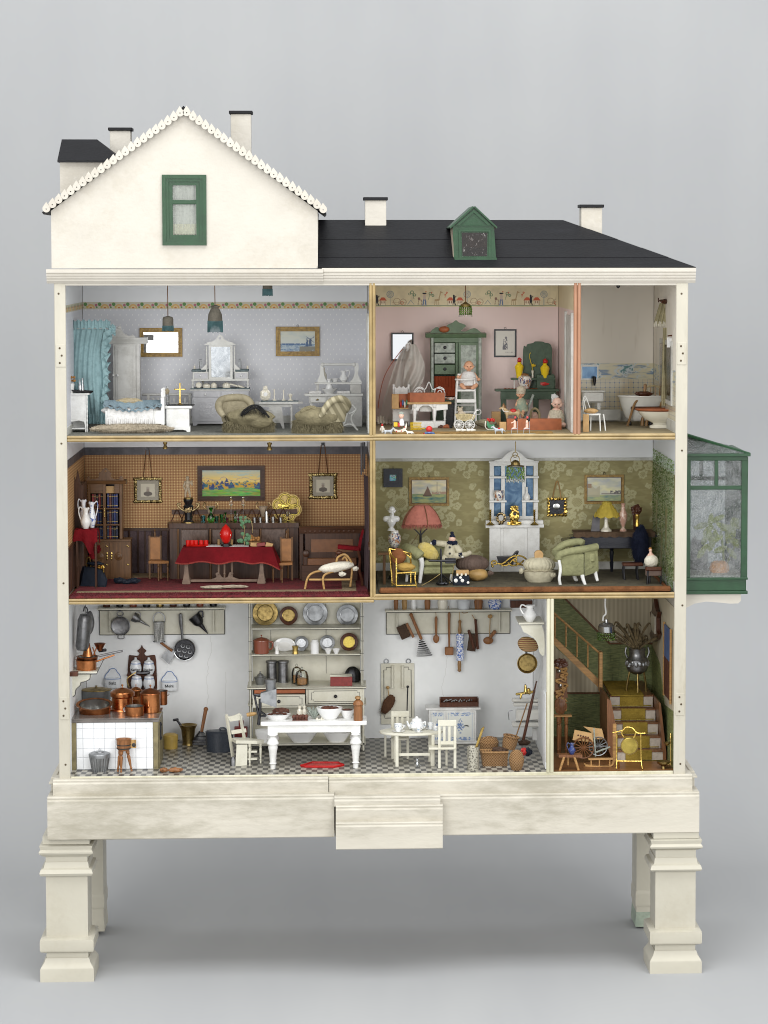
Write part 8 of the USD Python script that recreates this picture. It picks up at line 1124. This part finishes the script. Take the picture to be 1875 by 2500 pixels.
# right rack tools
t = hang('hand_brush','square hand brush with wooden back, first on the right rack','brush','L',365,405); t('bristles','bristle',rot(bx(300,270,385,390,-24,0),-24,(345,330))); t('back','turned_wood',rot(bx(385,250,408,390,-26,2),-26,(395,310)))
t = hang('spiral_whisk','wire spiral whisk with wooden handle on the right rack','whisk','L',500,560); t('handle','turned_wood',tb([(410,180,-6),(500,395,-6)],14,9),sp(410,180,-6,17)); t('wire','dark_iron',tb([(500+i*.23+(18+i*.42)*cos(i*.42),400+i*1.12+5*sin(i*.42)*(i/60),-18+(10+i*.2)*sin(i*.42)) for i in range(128)],3,5))
def paddle(nm,lab,x,y0_,y1_,hw,hh,mat='turned_wood',sq=False): t = hang(nm,lab,'utensil','L',x,y1_); t('handle',mat,lt(x,-8,[(9,y1_-hh),(12,y0_+60),(14,y0_+20),(6,y0_)],12)); t('head',mat,bx(x-hw,y1_-hh,x+hw,y1_,-28,8,6) if sq else sp(x,y1_-hh/2,-8,hw,hh/2,10)); t('string','light_wood',tb([(x,y0_,-8),(x-4,y0_-50,-2)],3,5)); return t
paddle('wooden_spatula','short wooden butter paddle on the right rack',630,195,432,28,75); paddle('mallet','wooden meat mallet with square head on the right rack',745,155,535,38,70,'turned_wood',True)
t = hang('rolling_pin','blue and white china rolling pin with wooden handles on the right rack','rolling pin','L',838,685); t('barrel','delft_pin',lt(840,-16,[(34,580),(36,572),(36,352),(34,344)],24)); t('handle','bamboo',turned(834,-16,585,685,17,((0,.7),(.3,1),(.7,.8),(.9,1),(1,.3)),14)); t('handle','bamboo',turned(838,-16,222,344,18,((0,.4),(.15,.9),(.3,.6),(.6,.8),(.8,1),(1,.6)),14)); t('string','light_wood',tb(sm([(838,222,-14),(840,150,-6),(870,165,-6),(910,160,-4)]),3,5))
t = hang('scrub_brush','dark bristle brush and stick tied together on the right rack','brush','L',955,515); t('bristles','bristle',rot(bx(910,350,985,500,-26,0),8,(945,430))); t('stick','mahogany',tb([(975,220,-20),(985,350,-22),(995,480,-24)],13,7),tb([(915,315,-28),(965,480,-28)],14,7)); t('string','light_wood',tb([(945,180,-6),(975,230,-14)],4,5))
t = hang('wooden_masher','wooden mushroom shaped masher at the end of the right rack','masher','L',1095,440); t('head','turned_wood',sp(1088,408,-14,45,34,20)); t('handle','turned_wood',tb([(1100,385,-16),(1150,325,-16)],[13,18],9)); t('string','light_wood',tb([(1105,195,-6),(1100,370,-10)],5,5),sp(1105,195,-6,22,18,8))
# towel board
t = T('towel_board','cream brush board with black line inlay and two rollers on the wall','board','L',292,1145,Y=KW); t('board','kitchen_cream',bx(145,605,438,1145,-14,0)); t('line_inlay','black_line',tb([(245,638,-15),(192,638,-15),(192,662,-15),(170,662,-15),(172,1070,-15),(180,1090,-15),(415,1085,-15),(410,662,-15),(388,662,-15),(388,638,-15),(350,638,-15)],3,5)); [t('roller','kitchen_cream',turned(x,-26,622,820,14,[(i/8,(1,.7)[i % 2]) for i in range(9)])) for x in (246,334)]; [t('eye','zinc',tb([(x+19*cos(a),588+19*sin(a),-6) for a in np.linspace(0,2*pi,18)[:-1]],5,6,True)) for x in (193,387)]; t('poker','dark_iron',tb([(380,810,-18),(374,1030,-18)],5,6),sp(380,812,-18,12))
t = T('whisk_brush','brown bristle hand broom hanging on the cream board','brush','L',210,1055,Y=KW-.012); t('bristles','brass_fur',rot(nb(208,970,0,46,88,20,.25,4,3),28,(208,970)),fibres(np.array([(180+18*cos(i),1010+10*sin(i*3),0) for i in range(120)]),np.tile((-.45,.9,0),(120,1)),60,4,2,.3)); t('string','light_wood',tb([(215,900,0),(205,825,0)],4,5),sp(205,822,0,16,14,8))
# painted cabinet
c = T('painted_cabinet','white tin cabinet painted with blue scrolls against the kitchen wall','cabinet','L',780,1325,Y=.33,z=ZK); c('body','bright_white',bx(565,1018,985,1318,4,180)); c('top','bright_white',bx(540,1000,1022,1018,-12,185)); c('foot_rail','bright_white',bx(558,1300,992,1322,-4,20)); blue = lay((.70,.71,.66),(lambda U,V_: ((np.minimum(np.minimum(abs(U-.06),abs(U-.94)),np.minimum(abs(V_-.05),abs(V_-.95)))<.012))*.8,(.35,.42,.55)),(lambda U,V_: ((abs(U-.5)/.16+abs(V_-.5)/.30<1) & (mottle(U,V_,22,4)>-.02))*1.,(.16,.24,.42)),(lambda U,V_: (((V_<.13) | (V_>.87)) & (abs(U-.5)<.38) & (mottle(U,V_*1.5,20,6)>.0))*1.,(.22,.30,.48)))
for x0, x1 in ((578,708),(720,968)): q_ = c('door','bright_white',bx(x0,1035,x1,1295,-6,3.5)); art(c,x0+6,1041,x1-6,1289,-6.6,blue,(50,60),'painted_panel',q_)
c('latch','zinc',tb(sm([(880,1158,-10),(905,1155,-14),(912,1165,-10)]),5,5)); t = T('cutlery_tray','brown wooden cutlery tray on top of the painted cabinet','tray','L',832,1000,Y=c.Y+.012,z=c.Z(1000)); t('tray','mahogany',bx(662,955,1006,1002,0,8),bx(662,920,672,1002,8,90),bx(996,920,1006,1002,8,90),bx(662,920,1006,1002,90,97)); t('cutlery','steel',*[tb([(700+22*i,952-6*(i % 3),20),(730+20*i,940+8*(i % 2),70)],6,5) for i in range(12)],kind='stuff'); t('bottom','mahogany',bx(672,985,996,1000,8,90))
# round table, chairs, tea set
t = T('tea_table','oval cream plank table laid with the tea set','table','L',420,1505,Y=.075,z=ZK); t('tabletop','kitchen_cream',lt(415,130,[(278,1244),(282,1236),(278,1224),(0,1222)],40,1,.55)); [t('leg','kitchen_cream',bx(x,1244,x+28,1508,d_,d_+26)) for x,d_ in ((272,0),(262,200),(590,10),(570,210))]; t('stretcher','kitchen_cream',bx(300,1408,580,1432,30,48)); zt, tY = t.Z(1222), t.Y
def plank_chair(x,y,w_,h,lab,Y=None):
    t = T('plank_chair',lab,'chair','L',x,y,Y=Y,z=ZK,g='cream plank chairs'); s_ = w_ / 160; a = x - w_ / 2; b_ = x + w_ / 2
    [t('back_post','kitchen_cream',bx(q_,y-h,q_+24*s_,y,0,22)) for q_ in (a,b_-24*s_)]; t('top_rail','kitchen_cream',bx(a,y-h-8,b_,y-h+44*s_,-2,14)); [t('slat','kitchen_cream',bx(q_,y-h+44*s_,q_+22*s_,y-h*.57,2,12)) for q_ in (a+44*s_,a+88*s_)]; t('rail','kitchen_cream',bx(a+24*s_,y-h*.57,b_-24*s_,y-h*.5,2,14)); t('seat','kitchen_cream',bx(a-80*s_ if Y is None else a,y-h*.44,b_-10,y-h*.40,-14 if Y is None else -100,130 if Y is None else 0)); [t('leg','kitchen_cream',bx(q_,y-h*.4,q_+20*s_,y,d_,d_+20)) for q_,d_ in ((a-60*s_,100),(a+70,110))]; return t
plank_chair(728,1535,162,420,'cream slat backed kitchen chair in front, right of the tea table'); plank_chair(314,1420,158,385,'cream slat backed kitchen chair behind the tea table',.16)
china('tea_china',(.74,.75,.74),(.35,.42,.50),170,.60); t = T('teapot','white teapot with blue sprigs in the middle of the tea table','teapot','L',460,1222,Y=tY+.035,z=zt); t('body','tea_china',lt(460,0,[(40,1226),(44,1215),(66,1170),(58,1130),(40,1112)],28)); t('lid','white_china',lt(460,0,[(46,1114),(40,1098),(14,1088),(10,1078),(0,1074)],22)); t('spout','tea_china',tb(sm([(410,1180,0),(385,1150,0),(375,1118,0)]),[16,15,14,13,11,10,9,8,8],10)); t('handle','tea_china',tb(sm([(512,1140,0),(535,1125,0),(530,1170,0),(510,1185,0)]),7,7))
for i, (x,y,s_,dy) in enumerate(((300,1215,1.0,.02),(480,1215,.6,.012),(585,1190,.75,.045),(630,1205,.55,.03))): t = T('teacup',('white teacup with saucer at the left of the tea table','small white creamer before the teapot','white teacup with saucer at the right back of the tea table','white teacup half hidden behind the front chair')[i],'cup','L',x,y,Y=tY+dy,z=zt); t('cup','tea_china',lt(x-4,0,[(18*s_,y),(34*s_,y-40*s_),(36*s_,y-74*s_),(32*s_,y-74*s_),(0,y-20*s_)],22)); t('saucer','white_china',lt(x,0,[(34*s_,y+6),(58*s_,y-6*s_),(0,y)],22)); t('handle','white_china',tb(sm([(x+28*s_,y-60*s_,0),(x+50*s_,y-55*s_,0),(x+26*s_,y-24*s_,0)]),4*s_,6))
t = T('cat','tiny grey and white cat figurine sitting on the floor under the tea table','cat','L',465,1525,z=ZK); t('body','steel',body([((466,1505,0,15),(464,1480,0,11)),((463,1464,-4,11),(463,1466,-6,9)),((456,1455,-4,3),(454,1448,-4,2)),((470,1455,-4,3),(472,1448,-4,2)),((456,1490,-10,5),(454,1520,-12,4)),((470,1490,-10,5),(471,1520,-12,4)),((480,1515,6,4),(492,1512,0,3))],4))
# baskets, pail, broom
g = N(); x, y, z = g.xyz(); a = g.m('sine',z*(2*pi/.0035)); b_ = g.m('sine',x*(2*pi/.006)); g.done('basket_weave',g.mix(g.step(a*b_,-.5,.5),(.20,.10,.04),(.44,.25,.10)),.6,0.0,a*b_,.8,.003); wk = 'basket_weave'
t = T('rect_basket','rectangular brown wicker basket on the kitchen floor','basket','L',1140,1520,z=ZK); t('basket',wk,hull([(1035,1395,0),(1265,1395,0),(1270,1395,120),(1020,1395,120),(1045,1522,10),(1258,1522,10),(1258,1522,100),(1040,1522,100)])); t('rim','wicker',tb([(1035,1395,0),(1265,1395,0),(1270,1395,120),(1020,1395,120)],9,7,True)); t('contents','bristle',nb(1190,1385,60,60,26,40,.4,3,1)); bY = t.Y
one('round_basket','round lidded wicker basket behind the rectangular basket','basket','L',1095,1400,wk,lt(1095,0,[(74,1400),(84,1330),(88,1300),(70,1268),(30,1255),(0,1252)],26),Y=bY+.06); one('tilted_basket','pale coarse wicker basket tipped over the rectangular basket','basket','L',1280,1370,wk,rot(lt(1278,0,[(56,1362),(66,1310),(68,1262),(60,1258),(0,1290)],26),14,(1278,1310)),tb([(1278+16+66*cos(a),1252+14*cos(a),66*sin(a)) for a in np.linspace(0,2*pi,30)[:-1]],9,6,True),Y=bY+.03); one('egg_basket','small red brown bulb shaped wicker basket in front','basket','L',1338,1548,wk,lt(1338,0,[(44,1550),(62,1500),(68,1450),(52,1395),(30,1375),(0,1370)],26),z=ZK)
for i, (x,m_) in enumerate(((1405,'toy_red'),(1440,'bag_leather'))): one('pepper',('red ornament lying right of the baskets','dark bundle lying right of the baskets')[i],'ornament','L',x,1430,m_,nb(x,1390,0,30,34,24,.6,3,i),Y=bY+.03)
g = N(); a = g.vor(260,None,'distance','f1'); g.done('speckled_tin',g.mix(g.step(a,.3,.5),(.12,.11,.09),(.40,.38,.31)),.5,.3,a,.4,.002); t = T('umbrella_pail','tall speckled tin cylinder holding brass rods, beside the baskets','cylinder','L',958,1548,z=ZK); t('cylinder','speckled_tin',lt(955,0,[(0,1548),(50,1548),(52,1350),(50,1342),(46,1350),(0,1400)],26)); t('rod','brass',*[tb([(975+6*i,1360,6*i),(1036+8*i,1180-6*i,10)],6,6) for i in range(3)])
t = T('broom','dark wooden broom leaning in the right kitchen corner','broom','L',1400,1320,Y=.17); t('stick','mahogany',tb([(1513,765,0),(1460,1000,0),(1398,1285,0)],[6,15,13],9)); t('head','bristle',nb(1405,1310,0,50,26,26,.4,3,2)); one('cane','thin pale cane leaning beside the broom','cane','L',1340,1260,'bamboo',tb([(1432,960,0),(1332,1260,0)],6,7),Y=.2)
# right wall: shelf, jug, basket, brass pan, taps and sink
w = T('corner_shelf','cream bracket shelf on the right kitchen wall by the partition','shelf','L',1465,530,Y=.06); w('shelf','kitchen_cream',hull([(1358,252,0),(1580,252,0),(1580,252,420),(1358,252,420),(1358,268,0),(1580,268,0),(1580,268,420),(1358,268,420)]),smooth=10); w('bracket','kitchen_cream',pr(sm([(1370,270),(1560,270),(1585,530),(1545,525),(1530,460),(1500,400),(1440,355),(1400,335)],3),10,26)); w('trim','black_line',tb([(1356,270,-1),(1580,270,-1)],2.4,5)); zw = w.Z(252)
jug('milk_jug','white china milk jug with black print on the corner shelf','L',1455,232,136,62,'white_china',-1,w.Y+.02,zw); one('wooden_box','dark brown wooden box at the back of the corner shelf','box','L',1370,150,'mahogany',bx(1285,60,1480,150,0,90),Y=.3,z=zw)
g = N(); x, y, z = g.xyz(); a = g.m('sine',z*(2*pi/.005)); g.done('striped_straw',g.mix(g.step(a,-.3,.3),(.22,.09,.04),(.46,.32,.14)),.7,0.0,a,.6,.003); one('straw_basket','striped straw basket hanging below the corner shelf','basket','L',1440,530,'striped_straw',rot(nb(1440,445,0,95,66,40,.12,2,3),16,(1440,445)),Y=.12); t = T('brass_pan','round brass frying pan hanging under the straw basket','pan','L',1432,705,Y=.13); t('pan','old_brass',disc(1432,610,0,[(0,26),(78,24),(90,-6),(84,-10),(70,12),(0,14)])); t('handle','dark_iron',tb([(1425,525,4),(1425,480,4)],10,7))
t = T('brass_tap','ornate brass mixer tap over the white kitchen sink','tap','L',1420,915,Y=.22); t('tap','brass',body([((1340,880,-10,12),(1490,860,-10,14)),((1420,860,-10,20),(1415,800,-10,9)),((1380,880,-14,11),(1372,915,-20,9)),((1450,870,-10,16),(1445,840,-10,16))],6))
t = T('kitchen_sink','stacked white enamel sink and basins against the right kitchen wall','sink','L',1420,1185,Y=.27); [t('basin','enamel',bx(x0,y0_,1540,y1_,-20+8*i,90,10)) for i,(x0,y0_,y1_) in enumerate(((1300,1130,1172),(1335,1020,1120),(1310,960,990),(1298,925,952)))]; t('rail','zinc',tb(sm([(1300,1020,-20),(1265,1030,-20),(1270,1105,-20)]),4,5),tb([(1330,1120,-26),(1520,1105,-26)],4,5)); one('leg_post','white square support below the kitchen sink','support','L',1500,1290,'bright_white',bx(1480,1185,1530,1290,0,60),Y=.3)
H('door_jamb','white_wall',bx(xk-9,HY(1325,1690,80),xk-3.3,yK-1,30,110),label='white jamb of the kitchen door'); paint('rust_edge',(.24,.13,.05),.8,.5,120,.6); H('worn_edge','rust_edge',bx(xk-8,HY(1328,1690,20),xk-3.3,HY(1328,1862,20),8,26),label='rough brown hinge edge at the partition')
# ================================================ stair hall
china('cobalt',(.02,.04,.16),(.10,.12,.16),200); wood('stair_wood',(.48,.27,.10),.4,0); wood('stair_dark',(.20,.085,.035),.4,2); cloth('stair_carpet',(.26,.18,.03),.4,120,.6); paint('riser_paint',(.46,.40,.33),.5,.25,60,.3)
qm = lambda x, y, d_: hp(1300+.25316*x,1440+.25316*y,d_)
D_ = 462.0; H('wall_panel','green_lincrusta',pr([qm(*q,D_) for q in ((160,60),(318,85),(742,520),(1170,520),(1170,1480),(160,1480))] ,D_,D_+2.2),label='green embossed dado of the stair hall'); H('dado_rail','stair_dark',tb([(*qm(*q,D_),D_-1) for q in ((310,80),(742,517),(1165,517))],2.6,6))
H('wall_panel','stripe_paper',pr([qm(*q,D_) for q in ((190,490),(230,560),(700,985),(190,985))],D_-2.6,D_-.4),label='striped wall under the stairs'); H('dado_rail','stair_dark',tb([(*qm(*q,D_),D_-3) for q in ((190,995),(715,995))],2.4,6)); H('wall_panel','green_lincrusta',prx([(461,HY(1594,1576,461)),(300,HY(1620,1620,300)),(200,HY(1640,1720,200)),(5,HY(1650,1740,5)),(5,yK),(461,yK)],wr-3.6,wr-2.4),label='green dado of the right hall wall')
st = T('staircase','wooden staircase with balustrade, carpet runner and brass stair rods','staircase','M',1010,1670,Y=.115,z=ZK); k_ = st.u; F = lambda dm: dm / k_
st('string','stair_wood',pr([(195,455),(215,500),(715,985),(715,1070),(600,960),(195,560)],F(.19),F(.205))); st('handrail','stair_wood',tb([(190,250,F(.18)),(728,725,F(.18))],11,8)); [st('baluster','stair_wood',tb([(x,y0_,F(.185)),(x,y1_,F(.185))],9,7)) for x,y0_,y1_ in ((280,330,555),(390,425,660),(500,525,760),(607,620,865))]; st('newel','stair_wood',bx(712,700,748,1100,F(.165),F(.19),5)); st('side_board','stair_dark',pr([(715,1040),(752,1060),(800,1290),(806,1650),(770,1650),(720,1500)],F(.0),F(.16))); st('newel','stair_wood',bx(772,1285,808,1660,-6,24,5))
N_ = 5
for i in range(N_):
    y0_, y1_ = 1665 - 116 * (i+1), 1665 - 116 * i; f = F(.025*i); a, b_ = 812 - 6 * i, 1262 - 12 * i
    st('tread','stair_dark',bx(a,y0_,b_,y0_+14,f-8,F(.13 if i<4 else .30))); st('riser','riser_paint',bx(a+2,y0_+14,b_-2,y1_,f,f+8)); st('runner','stair_carpet',bx(895-2*i,y0_-4,1150-8*i,y1_-5,f-12,f-8.4,1.5)); st('stair_rod','gold_brass',tb([(a+12,y1_-16,f-14),(b_-20,y1_-16,f-14)],5,6))
st('landing_carpet','stair_carpet',bx(800,1076,1120,1084,F(.09),F(.29),1)); st('wall_string','stair_dark',pr([(1215,1080),(1235,1090),(1290,1560),(1290,1665),(1262,1665)],0,F(.12))); zl = st.Z(1078)
t = T('jardiniere','embossed dark metal jardiniere on a brass tripod, on the landing','planter','M',1010,1012,Y=st.Y+.14,z=zl); t('bowl','pewter',lt(1008,0,[(40,808),(90,780),(104,750),(104,670),(80,640),(74,600),(84,560),(0,580)],30)); t('relief','zinc',*[nb(1008+100*cos(a),700+8*(i % 2),100*sin(a),20,26,14,.6,4,i,1) for i,a in enumerate(np.linspace(0,2*pi,19)[:-1])],kind='stuff'); t('copper_base','copper_dark',lt(1008,0,[(30,812),(88,775),(100,752)],28)); [t('leg','old_brass',tb(sm([(1008+q_*.7,790,d_*.5),(1008+q_*.9,900,d_*.8),(1008+q_,1012,d_)]),10,8)) for q_,d_ in ((-100,30),(2,-70),(95,30))]; t('handle','pewter',*[tb(sm([(1008+s_*95,650,0),(1008+s_*115,600,0),(1008+s_*105,550,0)]),9,7) for s_ in (-1,1)])
paint('dried_leaf',(.13,.095,.045),.7,.5,150,.4); rb = random.Random(11); t = T('dried_plant','curled dried brown plant in the metal jardiniere','plant','M',1008,580,Y=st.Y+.14)
for i in range(52): a = rb.uniform(-1.1,.9); L_ = rb.uniform(110,300) if a < .4 else rb.uniform(80,190); c_ = rb.uniform(-60,60); t('leaf','dried_leaf',tb(sm([(1000+rb.uniform(-30,40),580,rb.uniform(-30,30)),(1000+L_*.5*sin(a)+c_*.4,580-L_*.55*cos(a),rb.uniform(-40,40)),(1000+L_*sin(a)+c_,580-L_*cos(a),rb.uniform(-60,60)),(1000+L_*sin(a)+c_*1.5,590-L_*cos(a)+rb.uniform(0,40),rb.uniform(-60,60))]),[4,6,8,9,10,11,12,12,11,9,7,5,3],5))
t = T('hall_lamp','silver capped lamp with green bead fringe on a bent white flex','lamp','M',712,290,Y=.2); t('flex','bright_white',tb(sm([(702,60,0),(700,150,0),(708,225,0),(685,255,0),(678,300,0)]),9,8)); t('cap','steel',lt(712,0,[(78,405),(80,350),(60,325),(20,312),(18,285),(0,280)],26)); t('beads','green_bead',*[sp(712+80*cos(a),420+26*j,80*sin(a),7,16,7,1) for a in np.linspace(0,2*pi,25)[:-1] for j in range(3)],kind='stuff')
hw = lambda py, d_: HY(1615,py,d_)
t = T('wall_clock','carved red brown wall clock high on the right hall wall','clock','M',1225,480,Y=.30); cp_ = [(345,1462),(325,1480),(300,1492),(262,1494),(285,1508),(285,1540),(258,1548),(290,1560),(345,1566),(400,1560),(432,1548),(405,1540),(405,1508),(428,1494),(390,1492),(365,1480)]
onfloor(t,'case','mahogany',prx([(a,hw(b_,a)) for a,b_ in cp_],wr-14,wr-4)); onfloor(t,'dial','cream_china',bx(wr-16,hw(1500,345),wr-14.2,hw(1542,345),305,385))
t = T('hall_painting','narrow blue and brown painting on the right hall wall','picture','M',1335,1040,Y=.11); y_ = [hw(p_,125) for p_ in (1532,1610,1704)]; onfloor(t,'frame','stair_wood',bx(wr-9,y_[0]-5,wr-4,y_[2]+5,60,66)); onfloor(t,'frame','stair_wood',bx(wr-9,y_[0]-5,wr-4,y_[2]+5,188,194)); onfloor(t,'canvas','toy_blue',bx(wr-7,y_[0],wr-4,y_[1],66.5,187.5)); onfloor(t,'canvas','food_brown',bx(wr-7,y_[1]+.3,wr-4,y_[2],66.5,187.5))
t = T('hall_stand','carved brown wooden hall stand with hooks and seat at the left','hall stand','M',285,1590,Y=.21,z=ZK); t('back_board','stair_dark',pr(sm([(215,1040),(225,760),(240,700),(290,690),(330,720),(335,1000),(345,1040)],2),20,36)); t('carving','stair_wood',*[tb(sm([(225+rb.uniform(0,100),720+22*i,12),(215+rb.uniform(0,130),735+22*i,0),(225+rb.uniform(0,110),765+22*i,6),(245+rb.uniform(0,60),750+22*i,0)]),[6,8,10,11,12,12,11,10,9,8,7,6,5],6) for i in range(20)],kind='stuff'); t('seat','stair_wood',bx(205,1198,375,1214,-60,30)); t('front_board','stair_dark',nb(270,1110,0,60,80,16,.3,3,3)); [t('leg','turned_wood',turned(x,d_,1214,1592,20,LEG)) for x,d_ in ((245,-40),(320,-40),(265,20))]; t('hook','steel',sp(255,775,0,20)); t('hook','steel',sp(268,915,0,16,20,14)); t('antler','mahogany',nb(270,700,0,56,40,30,.7,3,5))
t = T('toy_wagon','tan wooden hand cart with painted side and spoked wheels','cart','M',560,1648,Y=.10,z=ZK); t('side','tan_card',pr([(405,1345),(570,1380),(590,1470),(385,1445)],0,8)); t('side','tan_card',pr([(495,1325),(675,1350),(700,1450),(590,1450),(570,1380)],60,68)); t('lettering','mahogany',*[nb(440+24*i,1398+6*i,-1,9,9,2,.4,3,i,1) for i in range(5)],kind='stuff'); wheel(t,490,1520,-14,100,'stair_dark',14,.07); wheel(t,640,1520,60,90,'zinc',14,.07); t('shaft','pale_worn',tb([(590,1330,-10),(605,1600,-30)],7,6),tb([(610,1560,-30),(745,1510,-30)],8,6))
t = T('milking_stool','three legged wooden stool in front of the hall stand','stool','M',350,1740,z=ZK); t('seat','stair_dark',prz([(255,0),(480,-10),(470,90),(240,90)],1590,1615)); [t('leg','stair_wood',tb([(x0,1612,d_),(x1,y1_,d_)],[13,11],8)) for x0,x1,y1_,d_ in ((305,262,1745,5),(405,445,1742,5),(350,350,1705,80))]; zs = t.Z(1590); jug('blue_jug','small blue glazed jug standing on the three legged stool','M',380,1586,110,36,'cobalt',-1,t.Y+.006,zs)
t = T('toy_sled','red brown wooden sled on the hall floor','sled','M',650,1705,z=ZK); [t('runner','stair_wood',tb(sm([(510,1640+q_,d_),(530,1700,d_),(740,1708,d_),(790,1650,d_)]),8,6)) for d_,q_ in ((0,55),(60,45))]; [t('slat','stair_wood',bx(540,1630,780,1642,d_,d_+22)) for d_ in (0,38)]; [t('strut','stair_wood',bx(x,1642,x+12,1700,4,14)) for x in (560,640,740)]
t = T('dinner_gong','round brass gong hanging in a gilt bamboo frame before the stairs','gong','M',935,1730,z=ZK); t('gong','gold_brass',disc(935,1505,14,[(0,8),(76,8),(82,0),(76,-6),(0,-8)])); t('rim','old_brass',tb([(935+82*cos(a),1505+82*sin(a),14) for a in np.linspace(0,2*pi,34)[:-1]],5,6,True)); [t('frame','gold_leaf',tb(sm(q,5),8,7)) for q in ([(805,1720,-20),(812,1640,10),(812,1385,10)],[(1060,1725,-20),(1050,1640,10),(1045,1385,10)],[(770,1375,10),(870,1350,10),(900,1322,10),(960,1330,10),(1010,1378,10),(1090,1382,10)],[(812,1650,10),(1050,1655,10)],[(840,1730,50),(830,1650,10)],[(870,1350,10),(860,1380,10),(880,1420,12)],[(1000,1370,10),(990,1400,10),(975,1430,12)])]
t = T('brass_stand','brass tiered bowl stand beside the right post in the hall','stand','M',1290,1722,z=ZK); t('stem','brass',tb([(1335,1690,0),(1332,1385,0)],8,8),lt(1332,0,[(10,1440),(14,1425),(8,1400),(12,1390),(4,1380)],12)); t('bowl','old_brass',lt(1262,0,[(20,1722),(18,1700),(60,1670),(66,1650),(58,1650),(0,1680)],24),lt(1300,0,[(6,1500),(30,1480),(34,1468),(0,1485)],20)); t('arm','brass',tb(sm([(1262,1690,0),(1300,1685,0),(1335,1670,0)]),6,6))
